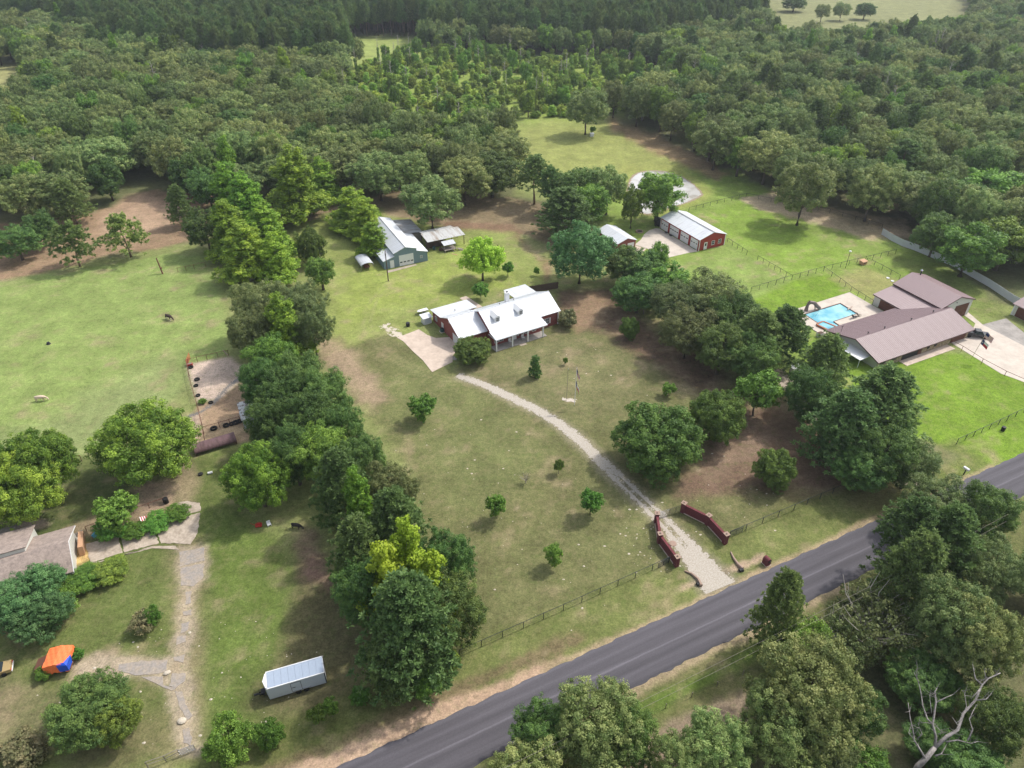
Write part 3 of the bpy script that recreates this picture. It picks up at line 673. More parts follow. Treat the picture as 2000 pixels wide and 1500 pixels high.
for s in range(5): mk('oak', 100+s, 16.5, 14, 2.6, 'oak_leaf', 330, .95, 60, .40, nl=12)
for s in range(3): mk('dark', 200+s, 14.5, 12.5, 1.4, 'dark_leaf', 340, .95, 58, .38, nl=12, tb=.6)
for s in range(2): mk('elm', 250+s, 14, 12.5, 2.4, 'elm_leaf', 360, .85, 52, .34, nl=11, tb=.6)
for s in range(3): mk('gum', 300+s, 18, 8.5, 1.4, 'gum_leaf', 250, .85, 58, .40, 'cone', 'pale_bark', .28, 17, .6)
mk('lime', 330, 15, 6.5, 5.0, 'lime_leaf', 110, .8, 56, .38, 'cone', 'pale_bark', .2, 9, .6)
for s in range(3): mk('pecan', 350+s, 12, 14, 1.8, 'pecan_leaf', 330, 1.05, 60, .42, nl=12, tb=.6)
for s in range(2): mk('bright', 370+s, 12, 9, 1.6, 'bright_leaf', 220, .9, 52, .38, nl=9, tb=.6)
mk('bluegreen', 390, 14, 14, 1.4, 'bluegreen_leaf', 360, .95, 60, .40, nl=13, tb=.7)
for s in range(2): mk('shrub', 400+s, 4, 4.6, .2, 'shrub_leaf', 130, .55, 44, .26, nl=8, r0=.09, tb=.9)
for s in range(2): mk('small', 420+s, 4.2, 3.4, .9, 'shrub_leaf', 100, .42, 40, .22, nl=7, r0=.07, tb=.6)
for s in range(2): mk('round_shrub', 440+s, 7, 8, .2, 'round_leaf', 300, .6, 56, .28, nl=12, r0=.14, tb=.9)
mk('magnolia', 450, 4.6, 2.7, .5, 'dark_leaf', 90, .36, 42, .22, 'cone', 'bark', .07, 11, .9)
for s in range(2): mk('sapling', 460+s, 7, 3.0, .6, 'sapling_leaf', 80, .6, 40, .36, 'cone', 'bark', .08, 9, .6)
for s in range(3): mk('clump', 470+s, 4, 4.6, .1, 'clump_leaf', 90, .65, 40, .36, nl=7, r0=.09, tb=.9)
mk('dull', 480, 3, 3.4, .2, 'dull_leaf', 70, .5, 40, .25, nl=7, r0=.08, tb=.9)
# willow with hanging sprays
rng = np.random.default_rng(5); L = [(0, 0, 8.6, 2.6, 2.6, 2.8), (2.2, .5, 7.6, 2.0, 2, 2.4), (-2.0, .8, 7.8, 2.1, 2, 2.4), (.3, -2.1, 7.4, 2, 1.9, 2.4), (3.4, -.5, 5.6, 1.5, 1.5, 2.4), (-2.9, -.6, 5.2, 1.7, 1.6, 2.6), (.6, -2.6, 4.6, 1.6, 1.4, 2.6), (.2, 2.4, 6.4, 1.9, 1.9, 2.6)]
c = clump_crown(rng, L, 330, .75, 56, .30, M['willow_leaf'], .9, 1.5); proto('willow', c, trunk_obj(rng, 9, .26, ends_of(L, 6), M['bark']), 12.2, 9.2)
# pines
for s in range(3):
    rng = np.random.default_rng(500+s); H = 21; c = pine_crown(rng, H, 8.5, 4.6, M['pine_leaf'], 46, 9, .8)
    proto('pine', c, trunk_obj(rng, H*.97, .27, [], M['pine_bark']), H, 9.4)
for s in range(2):
    rng = np.random.default_rng(540+s); H = 18; c = pine_crown(rng, H, 2.5, 5.0, M['pine_leaf'], 66, 9, .78, conic=.6)
    proto('full_pine', c, trunk_obj(rng, H*.97, .30, [], M['pine_bark']), H, 10)
for s in range(2):
    rng = np.random.default_rng(560+s); H = 10; c = pine_crown(rng, H, 2.6, 4.4, M['young_pine_leaf'], 22, 10, .7, conic=.7)
    proto('young_pine', c, trunk_obj(rng, H*.95, .19, [], M['pine_bark']), H, 8.6)
# leafless snag with a little vine
rng = np.random.default_rng(600); L = [(0, 0, 4, .8, .8, 3.0), (.3, .2, 8, .7, .7, 1.6)]
c = clump_crown(rng, L, 50, .6, 34, .32, M['sapling_leaf'], .9); b = MB(); b.tube([(0, 0, 0), (.1, 0, 6), (.3, .1, 11), (.2, 0, 15)], [.26, .2, .13, .04], 7)
for i in range(12):
    z = 7+i*.62; a = i*2.4; l = 2.6-.13*i; b.tube([(.2, 0, z), (.2+math.cos(a)*l*.5, math.sin(a)*l*.5, z+.7), (.2+math.cos(a)*l, math.sin(a)*l, z+1.0)], [.08, .05, .02], 5, False)
proto('snag', c, b.build('trunk', M['pale_bark'], smooth=True), 15, 5)
# half-bare shrub thicket: grey twigs among thin leaves
rng = np.random.default_rng(610); L = dome(rng, 7, 9, .8, 9); c = clump_crown(rng, L, 190, .55, 30, .22, M['elm_leaf'], .9)
b = MB()
for i in range(26):
    a = i*2.4; l = 3.2+1.6*rng.random(); h = 4+3*rng.random(); b.tube([(0, 0, 0), (math.cos(a)*l*.35, math.sin(a)*l*.35, h*.5), (math.cos(a+.2)*l*.75, math.sin(a+.2)*l*.75, h*.85), (math.cos(a)*l, math.sin(a)*l, h+.5)], [.11, .08, .05, .015], 5, False)
proto('thin', c, b.build('trunk', M['pale_bark'], smooth=True), 7.5, 9.6)
rng = np.random.default_rng(620); b = MB()
for i in range(16):
    a = i*2.4; l = .5+.7*rng.random(); b.tube([(0, 0, .5), (math.cos(a)*l*.5, math.sin(a)*l*.5, 1.2), (math.cos(a)*l, math.sin(a)*l, 1.6+.5*rng.random())], [.05, .03, .01], 4, False)
b.tube([(0, 0, 0), (0, 0, .7)], [.07, .06], 6)
c = clump_crown(rng, [(0, 0, 1.5, .8, .8, .6)], 14, .3, 10, .12, M['dull_leaf'], .9); proto('bare', c, b.build('trunk', M['pale_bark']), 2.2, 2.2)

USED = set()
TREES = []                                   # (x, y, radius) of what already stands
def plant(kind, loc, H, W, label, group=None, rz=None, var=None, name='tree', cat='tree', W2_=None):
    if 'fine_'+kind in PROTO and loc[1] < 150: kind = 'fine_'+kind
    pr = PROTO[kind]; i = random.randrange(len(pr)) if var is None else var % len(pr); p = pr[i]
    o = empty(name, (loc[0], loc[1], 0), random.uniform(0, 6.28) if rz is None else rz, label, cat, group)
    o.scale = (W/p['W'], (W2_ or W)/p['W'], H/p['H'])
    for part in (p['t'], p['c']):
        if part.name not in USED: USED.add(part.name); c_ = part
        else: c_ = part.copy(); COL.objects.link(c_)
        c_.parent = o
    TREES.append((loc[0], loc[1], W/2)); return o

def T(kind, u, v, H, wpx, label, group=None, base=False, **k):
    """tree whose crown top (or foot, if base) is seen at photo position u, v and whose crown looks wpx wide"""
    loc = P(u, v, 0 if base else H*.8)
    pm = Vector((loc.x, loc.y, H*.6)); W = wpx*mpp(pm)
    if not base:                       # the outline of the crown, seen from above, is its far shoulder
        conic = kind in ('gum', 'lime', 'pine', 'full_pine', 'young_pine', 'magnolia', 'sapling', 'snag')
        a, b_, zc = W*.5*(.30 if conic else .92), H*(.46 if conic else .40), H*(.54 if conic else .58)
        al = math.atan2(CAM_H-H*.8, math.hypot(loc.x, loc.y)); hh = math.sqrt((a*math.sin(al))**2+(b_*math.cos(al))**2)
        q = P(u, v, zc+b_*b_*math.cos(al)/hh); d_ = Vector((q.x, q.y)).normalized()*(a*a*math.sin(al)/hh); loc = Vector((q.x-d_.x, q.y-d_.y, 0))
    return plant(kind, loc, H, W, label, group, **k)
# ------------------------------------------------------------------ single trees of the photograph
# row between the pasture and the lawn, from the wood to the road
G = 'sweetgums in the tall bright stand above the pasture'
T('gum', 435, 322, 18, 88, 'bright sweetgum at the far end of the tall stand by the pasture, nearest the wood')
T('gum', 470, 345, 18, 98, 'tallest bright green sweetgum in the stand between pasture and workshop')
T('gum', 436, 395, 16, 95, 'bright sweetgum on the pasture side of the tall stand, its foliage down to the grass')
T('gum', 510, 402, 16, 98, 'bright sweetgum on the lawn side of the tall stand beside the pasture')
T('gum', 468, 440, 15, 112, 'broad low sweetgum in the middle of the tall bright stand by the pasture')
T('gum', 528, 458, 13, 88, 'shorter sweetgum closing the near end of the tall bright stand')
T('dark', 390, 412, 12, 80, 'dark green tree tucked behind the tall bright sweetgums at the corner of the pasture')
T('elm', 500, 548, 14, 120, 'grey-green elm crown at the upper left of the row between pasture and lawn')
T('elm', 565, 552, 14, 125, 'grey-green elm crown bulging towards the lawn below the bright sweetgums')
T('elm', 480, 600, 13, 100, 'grey-green elm hanging over the pasture edge below the bright sweetgums')
T('elm', 600, 592, 13, 85, 'rounded grey-green elm on the lawn edge opposite the workshop yard')
T('gum', 540, 578, 16, 95, 'lone bright sweetgum spire rising in the middle of the grey-green elms')
T('bright', 520, 655, 12, 95, 'yellowish green tree just below the sweetgum spire in the tree row')
T('dark', 575, 690, 13, 105, 'dark green tree on the lawn side of the row, level with the concrete driveway')
T('dark', 500, 700, 13, 90, 'dark green tree leaning over the upper dirt pen')
T('dark', 540, 725, 13, 105, 'dark green dome in the row beside the muddy ditch')
T('dark', 625, 722, 13, 105, 'dark green tree bulging onto the lawn left of the gravel track')
T('dark', 520, 775, 12, 100, 'dark green tree half covering the tin shed')
T('dark', 595, 770, 13, 115, 'middle dark tree of the row, level with the round lawn tree')
T('dark', 660, 790, 12, 90, 'dark tree on the lawn edge, just left of the round lawn tree')
T('dark', 560, 835, 12, 105, 'dark tree of the row above the black cow')
T('bright', 620, 830, 13, 110, 'mid green tree with lighter top in the lower half of the row')
T('dark', 700, 850, 12, 100, 'dark tree on the lawn edge behind the pale green sweetgum spire')
T('elm', 755, 905, 11, 110, 'feathery grey-green tree reaching furthest onto the lawn from the row')
T('full_pine', 655, 888, 15, 120, 'blue-green pine left of the narrow sweetgum spire')
T('gum', 690, 920, 16, 80, 'narrow bright sweetgum spire between the pines of the lower row')
T('full_pine', 765, 965, 15, 130, 'blue-green pine behind the two yellow-green crowns near the road')
T('full_pine', 690, 1020, 14, 120, 'dark pine on the farmyard side of the row, above the cargo trailer')
T('lime', 790, 1022, 17, 95, 'yellow-green tree crown, upper right of the two above the big front pine')
T('lime', 745, 1068, 16, 105, 'yellow-green tree crown on the left of the big front pine')
T('lime', 838, 1082, 15, 95, 'yellow-green tree crown on the right of the big front pine')
T('dark', 870, 1035, 12, 110, 'dark tree on the lawn side of the yellow-green crowns')
T('dark', 700, 1090, 12, 120, 'dark dense tree left of the yellow-green crowns at the end of the row')
T('full_pine', 790, 1140, 18, 205, 'big blue-green pine at the roadside end of the tree row')
T('dark', 868, 1118, 12, 140, 'feathery dark tree beside the big front pine, over the end of the pipe fence')
T('full_pine', 760, 1240, 11, 120, 'low pine branches closing the row at the road verge')
T('bright', 872, 1262, 5, 45, 'small bright green bush at the end of the pipe fence by the big pine')
T('bright', 830, 1300, 4.5, 65, 'bright green bush under the big front pine at the verge')
T('shrub', 700, 1340, 2.5, 40, 'low dark bush at the foot of the big front pine')
# left farmyard
T('pecan', 260, 803, 12, 188, 'large round pecan tree between the pasture and the farmyard')
T('pecan', 34, 852, 12, 150, 'yellow-green pecan tree at the left edge above the shingled house')
T('pecan', 5, 905, 11, 150, 'lower yellow-green pecan crown at the left edge behind the shingled house')
T('pecan', 488, 880, 11, 128, 'yellowish pecan tree standing apart beside the tree row, near the brown shed')
T('bluegreen', 30, 1118, 7, 140, 'big dark bush in front of the shingled house')
T('bluegreen', 50, 1160, 6, 120, 'dark bush at the left edge below the shingled house')
T('shrub', 95, 1145, 4, 80, 'dark green bush beside the hedge at the shingled house')
T('bright', 82, 1122, 3.5, 50, 'yellow-green bush against the front roof edge of the shingled house')
T('bright', 152, 1108, 2.2, 70, 'low hedge bush at the corner of the shingled house')
T('bright', 205, 1092, 2.2, 70, 'low hedge bush along the cracked concrete drive')
T('small', 212, 968, 6.5, 80, 'thin green tree in the weedy yard behind the shingled house')
T('shrub', 205, 1012, 3, 60, 'green bush beside the blue plastic in the weedy yard')
T('shrub', 300, 1000, 1.6, 60, 'low creeper patch along the wire fence by the cracked drive')
T('shrub', 340, 985, 1.6, 50, 'low creeper patch at the end of the wire fence')
T('shrub', 255, 1020, 1.5, 50, 'low creeper patch beside the draped flag')
T('dull', 270, 1195, 2.6, 52, 'brownish bush on the lawn inside the drive loop')
T('shrub', 290, 1186, 3.0, 36, 'small green bush behind the brownish bush in the drive loop')
T('dark', 135, 1335, 7, 155, 'dark green tree at the bottom left corner lawn', W2_=None)
T('bright', 205, 1372, 6, 90, 'small green tree joined to the dark tree at the bottom left')
T('shrub', 430, 1402, 5.5, 95, 'round green tree at the roadside gate, left of the two')
T('shrub', 513, 1406, 4.0, 58, 'round green bush at the roadside, right of the gate trees')
T('small', 612, 1378, 3.6, 36, 'small bush below the cargo trailer, left of a pair')
T('small', 640, 1364, 3.6, 32, 'small bush below the cargo trailer, right of a pair')
T('shrub', 76, 1305, 1.6, 30, 'green weeds by the front of the tarpaulined truck')
T('shrub', 147, 1268, 1.6, 24, 'green weeds growing behind the tarpaulined truck')
T('dull', 20, 1440, 3, 90, 'thin weedy bush at the bottom left corner')
# lawn
T('small', 822, 772, 5.6, 54, 'round bright green tree alone on the lawn left of the gravel track')
T('small', 970, 966, 5.0, 40, 'small leafy tree on the front lawn, furthest left of three')
T('small', 1157, 955, 5.4, 46, 'dark small tree on the front lawn nearest the gate')
T('bright', 1082, 1062, 4.6, 36, 'thin leaning yellow-green sapling on the front lawn')
T('small', 1092, 899, 3.0, 20, 'little sapling beside the bare bush on the front lawn')
T('bare', 1027, 922, 2.2, 26, 'leafless grey bush on the front lawn', cat='shrub', name='bush')
T('magnolia', 1045, 700, 4.8, 25, 'dark conical magnolia on the lawn in front of the porch')
T('small', 1105, 698, 1.9, 10, 'tiny sapling beside the lawn flagpole')
T('small', 1308, 748, 3.0, 28, 'little tree on the lawn above the large round tree')
T('round_shrub', 1233, 620, 5.2, 40, 'dense green tree on the bare ground right of the farmhouse')
T('dull', 1110, 605, 4.0, 40, 'reddish green crape myrtle at the right end of the farmhouse')
T('round_shrub', 920, 656, 5.2, 78, 'round green bush at the garage corner of the farmhouse')
T('round_shrub', 1300, 790, 11.5, 172, 'largest round dark tree beside the gravel track')
T('round_shrub', 1412, 760, 10.5, 112, 'second round dark tree behind the largest one by the track')
T('small', 1492, 725, 10, 90, 'upright grey-green tree behind the round dark trees')
T('round_shrub', 1527, 878, 7.0, 84, 'small round dark tree on the bare ground above the pipe fence')
# yard behind the farmhouse
T('willow', 943, 548, 12, 80, 'bright yellow-green willow behind the farmhouse', base=True)
T('small', 992, 512, 4.0, 24, 'small sapling right of the willow')
T('small', 1048, 522, 2.4, 12, 'tiny sapling between the willow and the wood')
T('small', 938, 552, 4.5, 32, 'small bright bush just in front of the willow')
T('bluegreen', 1138, 440, 15.5, 128, 'huge rounded blue-green tree behind the right end of the farmhouse')
T('round_shrub', 600, 446, 10, 58, 'rounded dark tree left of the workshop, the farther of two')
T('bright', 632, 566, 9, 62, 'broad leafy tree left of the workshop, the nearer of two', base=True)
T('gum', 683, 368, 12, 90, 'bright tree against the back left corner of the workshop')
T('gum', 708, 390, 12, 80, 'bright tree leaning on the left wall of the workshop')
T('gum', 726, 436, 9.5, 68, 'nearest bright tree over the arched carport')
T('oak', 845, 446, 15, 120, 'spreading oak directly behind the workshop and pole shed', base=True)
T('gum', 590, 432, 22, 118, 'tall bright sweetgum standing out in front of the wood', base=True)
T('gum', 622, 310, 14, 80, 'lower bright limb of the tall sweetgum in front of the wood')
T('pine', 1045, 308, 15, 70, 'dark pine at the wood edge left of the pond meadow')
T('pine', 1075, 330, 14, 50, 'pine beside the dark pine at the meadow corner')
T('dark', 1125, 325, 14, 108, 'dark green tree left of the pond')
T('full_pine', 1108, 372, 14, 118, 'pine-like tree behind the huge rounded tree')
T('bright', 1152, 358, 13, 85, 'green tree between the huge rounded tree and the pond')
T('oak', 1184, 420, 15, 88, 'leafy oak on the left bank of the pond', base=True)
T('bright', 1231, 446, 13, 44, 'slim tree with a bare lower trunk beside the pond', base=True)
T('bright', 1281, 432, 15.5, 102, 'leafy tree of several trunks in front of the pond', base=True)
T('oak', 1143, 263, 18, 86, 'lone oak standing in the far meadow', base=True)
T('small', 1158, 247, 3, 12, 'small bush at the foot of the lone meadow oak')
# belt between farmhouse and ranch house
T('dark', 1222, 482, 9.5, 84, 'dark tree in front of the small white-roofed garage')
T('dark', 1264, 492, 9.5, 88, 'dark bushy tree between the farmhouse belt and the barn apron')
T('bright', 1288, 476, 9.5, 48, 'upright green tree at the corner of the barn apron')
T('dark', 1252, 532, 10, 105, 'low dark tree at the start of the belt behind the farmhouse')
T('bright', 1262, 570, 6, 24, 'slim bright sapling on the shaded side of the belt')
T('bright', 1310, 518, 9.5, 85, 'green tree in the belt just below the barn apron')
T('elm', 1335, 548, 12, 125, 'grey-green elm in the belt, upper left of the big group')
T('elm', 1402, 533, 13, 130, 'grey-green elm with the highest crown of the big belt group')
T('elm', 1352, 600, 12, 115, 'grey-green elm bulging over the bare ground in the belt')
T('dark', 1445, 575, 13, 112, 'dark tree between the elms and the swimming pool lawn')
T('dark', 1420, 630, 12, 110, 'dark tree over the grey caravan')
T('full_pine', 1492, 612, 14, 115, 'pine whose bare trunk stands on the pool lawn')
T('dark', 1478, 650, 11.5, 105, 'dark tree above the upright grey-green tree in the belt')
T('full_pine', 1545, 606, 13, 108, 'pine standing just left of the pool deck')
T('full_pine', 1625, 662, 14, 110, 'pine covering the patio corner of the ranch house')
T('dark', 1600, 720, 12, 105, 'dark tree left of the big pine at the ranch lawn')
T('full_pine', 1745, 728, 17, 165, 'big dark pine in front of the ranch lawn')
T('full_pine', 1672, 775, 15, 150, 'dark pine left of the big pine, over the bare ground')
T('dark', 1750, 830, 12, 130, 'dark tree on the right flank of the big ranch pine')
T('elm', 1800, 860, 10, 105, 'dark green tree hanging towards the road at the ranch entrance')
T('dark', 1700, 870, 9, 110, 'low dark tree below the big pine, at the end of the pipe fence')
# oaks around the ranch lawns
T('oak', 1392, 332, 17, 100, 'oak with a bare leaning trunk at the meadow corner by the wood', base=True)
T('oak', 1489, 360, 17, 115, 'broad oak at the edge of the soil patch above the barn', base=True)
T('oak', 1556, 440, 19, 118, 'lone oak on the bright lawn behind the red barn', base=True)
T('oak', 1688, 432, 17, 110, 'oak with three trunks on bare soil behind the ranch', base=True)
T('pine', 1775, 280, 17, 85, 'dark pine rising behind the three-trunk oak')
T('dark', 1830, 335, 14, 120, 'dark tree over the far end of the sheet metal fence')
T('dark', 1885, 350, 14, 115, 'rounded green tree above the ranch hall')
T('bright', 1945, 330, 14, 125, 'broad bright tree at the right edge behind the ranch hall')
T('dark', 1845, 420, 12, 90, 'dark tree with a slim trunk just behind the ranch hall')
T('bright', 1915, 440, 14, 125, 'leafy tree with pale trunks right of the ranch hall')
T('bright', 1985, 430, 14, 110, 'leafy tree at the right edge beside the brown-doored garage')
# young pines by the pasture
T('young_pine', 256, 502, 11.5, 88, 'young layered pine on the bare soil above the pasture', base=True)
T('young_pine', 157, 521, 11.5, 98, 'young layered pine at the pasture edge, left of the other', base=True)
T('full_pine', 340, 365, 12, 52, 'narrow dark young pine near the corner of the pasture')
T('dark', 65, 415, 10, 70, 'dark tree at the left end of the pasture edge')
T('dark', 195, 315, 13, 70, 'dark drooping tree on the bare soil behind the young pines')
T('oak', 190, 270, 15, 120, 'wide grey oak above the bare soil clearing on the left')
T('oak', 100, 335, 14, 110, 'grey-green oak left of the bare soil clearing')
T('oak', 285, 258, 15, 95, 'oak with a visible leaning trunk beside the bare soil clearing')
T('oak', 30, 345, 14, 100, 'oak at the left edge above the pasture')
T('dark', 395, 330, 13, 75, 'dark tree in the wood edge behind the tall sweetgums')
T('dark', 360, 300, 14, 80, 'dark tree in the wood edge above the narrow young pine')
T('dark', 15, 440, 10, 85, 'dark tree at the left edge on the upper pasture border')
T('full_pine', 120, 355, 13, 70, 'dark young pine in the wood edge left of the bare soil clearing')
T('oak', 15, 290, 15, 130, 'grey oak at the left edge in the wood above the pasture')
T('oak', 545, 300, 14, 100, 'leafy oak in the wood edge left of the tall bright sweetgum')
T('oak', 660, 285, 15, 110, 'oak in the wood edge right of the tall bright sweetgum')
T('oak', 735, 300, 15, 115, 'oak in the wood edge behind the bright workshop trees')
T('oak', 800, 300, 15, 90, 'dark-trunked oak in the wood edge left of the pole shed oak')
T('oak', 905, 310, 15, 105, 'oak in the wood edge right of the pole shed oak')
T('dark', 960, 300, 14, 110, 'dark oak-like tree in the wood edge behind the willow')
T('oak', 985, 262, 15, 95, 'oak in the wood at the left corner of the meadow')
# across the road
T('oak', 1180, 1325, 12, 190, 'broad leafy oak at the bottom edge by the road')
T('dark', 1070, 1365, 9, 130, 'dark leafy tree at the bottom edge, nearest the road on the left')
T('oak', 1040, 1440, 9, 170, 'pale-topped oak cut off by the bottom edge, left of the broad one')
T('dark', 1235, 1375, 10, 120, 'dark tree at the bottom edge right of the broad oak')
T('oak', 1420, 1395, 10, 150, 'pale green oak at the bottom edge below the bare strip')
T('oak', 1345, 1440, 9, 130, 'small pale oak at the bottom edge left of the bare strip')
T('full_pine', 1545, 1125, 15, 100, 'dark upright cedar standing alone beside the road')
T('shrub', 1590, 1215, 7, 120, 'bushy green growth at the foot of the roadside cedar')
T('oak', 1625, 1255, 15, 230, 'big pale-topped oak right of the bare strip')
T('oak', 1570, 1350, 12, 170, 'lower pale oak in front of the big one at the bottom edge')
T('thin', 1745, 1150, 9, 190, 'half-bare thicket with pale twigs across the road')
T('thin', 1680, 1200, 8, 130, 'smaller half-bare thicket beside the roadside cedar')
T('pine', 1800, 985, 15, 115, 'rounded pine beside the road on the right, nearest the asphalt')
T('full_pine', 1880, 1000, 15, 135, 'dark pine behind the rounded roadside pine')
T('full_pine', 1815, 1052, 15, 140, 'bluish pine in front of the rounded roadside pine')
T('elm', 1850, 935, 10, 130, 'grey-green tree over the road bend at the right')
T('dark', 1955, 950, 11, 120, 'dark tree at the right edge near the road')
T('elm', 1965, 1060, 11, 130, 'dull green tree at the right edge below the roadside pines')
T('oak', 1900, 1145, 13, 170, 'pale oak at the right edge above the dead tree')
T('oak', 1960, 1190, 13, 160, 'pale-topped oak at the right edge beside the dead tree')
T('dark', 1690, 1335, 8, 120, 'dark tree left of the dead tree')
T('dark', 1830, 1275, 6, 140, 'shaded dark tree right behind the dead tree')
T('dark', 1975, 1355, 9, 130, 'dark tree right of the dead tree at the bottom corner')
T('shrub', 1700, 1450, 4, 110, 'low bushes left of the foot of the dead tree')
T('dark', 1930, 1450, 6, 150, 'low dark tree at the bottom right corner')
T('dark', 1850, 1415, 5, 110, 'low dark tree right of the foot of the dead tree')
T('elm', 1640, 1440, 6, 120, 'dull green low tree at the bottom edge under the big pale oak')
# glades
T('oak', 1648, 5, 12, 36, 'tree standing alone in the far field, the one with a low dark bush', None)
T('dark', 1694, 6, 11, 38, 'round dark tree in the far field, furthest right')
T('dark', 1555, -8, 11, 48, 'dark tree at the top edge in the far field')
T('oak', 1610, 8, 12, 30, 'left one of two slim trees at the near side of the far field')
T('small', 41, 152, 4, 14, 'little sapling in the glade at the left edge')
T('bright', 85, 135, 11, 50, 'bright green tree beside the glade at the left edge')
T('bright', 130, 178, 9, 60, 'bright low tree in the wood below the left glade')
T('dark', 830, 55, 12, 28, 'lone tree at the right end of the far grassy glade')
NEAR = list(TREES)

# ------------------------------------------------------------------ the wood: nearest trees one by one, the rest as one mass
def inside(p, poly):
    c = False; n = len(poly)
    for i in range(n):
        ax, ay = poly[i]; bx, by = poly[(i+1) % n]
        if (ay > p[1]) != (by > p[1]) and p[0] < (bx-ax)*(p[1]-ay)/(by-ay)+ax: c = not c
    return c

OPENW = W2([(-400, 520), (0, 430), (150, 395), (255, 375), (330, 362), (400, 400), (500, 405), (590, 392), (700, 375), (860, 392), (1005, 395), (992, 300),
        (985, 240), (1110, 228), (1200, 232), (1290, 270), (1400, 330), (1490, 365), (1560, 400), (1720, 445), (1770, 480), (1850, 520), (1930, 560), (2600, 640), (2600, 1700), (-900, 1700)])
SOIL = W2([(150, 480), (360, 440), (380, 405), (330, 350), (230, 350), (150, 430)])
GLADES = [W2(q) for q in ([(-60, 130), (75, 132), (75, 215), (-60, 245)], [(655, 128), (690, 72), (830, 72), (835, 105), (720, 128)], [(1480, -40), (1900, -40), (1900, 78), (1640, 108), (1490, 100)], [(1785, 118), (1850, 123), (1862, 160), (1795, 165)])]
CLEAR = W2([(640, 175), (720, 128), (835, 100), (1240, 118), (1330, 170), (1200, 228), (1000, 240), (960, 305), (800, 290), (690, 245)])
PINES = W2([(-400, 60), (-400, -70), (1480, -70), (1500, 55), (1250, 112), (840, 92), (700, 72), (695, 138), (560, 150), (400, 140), (260, 118), (130, 70)])
rng = np.random.default_rng(99)
cell = {}
def free(x_, y_, r):
    i, j = int(x_//8), int(y_//8)
    for a in range(i-2, i+3):
        for b_ in range(j-2, j+3):
            for (qx, qy, qr) in cell.get((a, b_), ()):
                if (qx-x_)**2+(qy-y_)**2 < (.62*(r+qr))**2: return False
    return True
def occupy(x_, y_, r): cell.setdefault((int(x_//8), int(y_//8)), []).append((x_, y_, r))
for q in NEAR: occupy(*q)
CAND = []
for k in range(60000):
    yy = 60+760*math.sqrt(rng.random()); hw = .74*yy+55; xx = rng.uniform(-hw, hw)
    p = (xx, yy)
    side = (Vector(p)-Vector(RA[:2])).dot(RN)
    if side < -16.5 and side > -60 and (Vector(p)-Vector(RA[:2])).dot(RD) > 34: zone_ = 'road'
    elif yy < 165 or inside(p, OPENW) or any(inside(p, g) for g in GLADES): continue
    elif inside(p, CLEAR): zone_ = 'clear'
    elif inside(p, PINES): zone_ = 'pines'
    else: zone_ = 'wood'
    if zone_ == 'wood' and inside(p, SOIL) and rng.random() < .93: continue
    if zone_ == 'pines': r = 2.9; kind = 'pine' if rng.random() < .9 else 'dark'; H = rng.uniform(18, 24); W = rng.uniform(7, 9.5)
    elif zone_ == 'clear':
        r = 2.4; q = rng.random(); kind = 'sapling' if q < .34 else ('clump' if q < .80 else ('snag' if q < .85 else 'bright')); H = {'sapling': rng.uniform(3.5, 7), 'clump': rng.uniform(2.5, 4.6), 'snag': rng.uniform(11, 15), 'bright': rng.uniform(6, 12)}[kind]; W = {'sapling': 3.6, 'clump': 4.8, 'snag': 4.5, 'bright': 6}[kind]*rng.uniform(.8, 1.2)
        if rng.random() < .42 or fbm(np.array([xx]), np.array([yy]), 22, 5)[0] > .35: continue
    elif zone_ == 'road': r = 3.6; kind = ('dark', 'oak', 'shrub', 'elm')[rng.integers(4)]; H = rng.uniform(6, 11); W = rng.uniform(8, 11)
    else:
        q = rng.random(); r = 5.7
        right = xx > 20
        kind = 'oak' if q < (.56 if right else .58) else 'dark' if q < .72 else 'pine' if q < (.84 if right else .78) else 'elm' if q < .86 else 'bright' if q < .965 else 'gum' if q < .982 else 'snag'
        H = rng.uniform(13, 18)*(1.15 if kind in ('pine', 'gum') else 1); W = rng.uniform(11.5, 17)*(.6 if kind in ('gum', 'pine') else .4 if kind == 'snag' else .75 if kind == 'bright' else .85 if kind == 'dark' else 1)
        if side > -60 and yy < 300 and kind in ('pine',) and not right: kind = 'oak'
    if not free(xx, yy, r): continue
    occupy(xx, yy, r); CAND.append((yy+abs(xx)*.15+(0 if zone_ != 'clear' else 40), kind, xx, yy, H, W, zone_))
for k in range(5000):                     # the thicket south of the road goes on beyond the picture
    xx, yy = rng.uniform(-130, 190), rng.uniform(-40, 135); sd2 = (Vector((xx, yy))-Vector(RA[:2])).dot(RN)
    if sd2 > -18 or sd2 < -75: continue
    dz_ = yy*CT+CAM_H*ST; uu = 1000+F_PX*xx/dz_; vv = 750-F_PX*(yy*ST-CAM_H*CT)/dz_
    if -60 < uu < 2120 and vv < 1720: continue
    if not free(xx, yy, 4.6): continue
    occupy(xx, yy, 4.6); kd = ('oak', 'dark', 'elm', 'bright')[rng.integers(4)]; CAND.append((900+k, kd, xx, yy, rng.uniform(9, 14), rng.uniform(9, 13), 'beyond'))
CAND.sort(key=lambda c_: c_[0])
TXT = {'wood_l': ('crown among the closely packed trees of the wood behind pasture and workshop', 'trees packed in the wood behind pasture and workshop'),
       'wood_r': ('crown among the closely packed trees of the wood behind meadow and ranch', 'trees packed in the wood behind meadow and ranch'),
       'road': ('tree in the dense roadside thicket across the asphalt road', 'trees of the roadside thicket')}
WORD = {'oak': 'grey-green oak', 'dark': 'dark green', 'pine': 'dark pine', 'elm': 'dull green elm', 'bright': 'bright green', 'gum': 'bright green spire-shaped', 'shrub': 'bushy green', 'snag': 'pale leafless'}
nind = 0; MASS = []
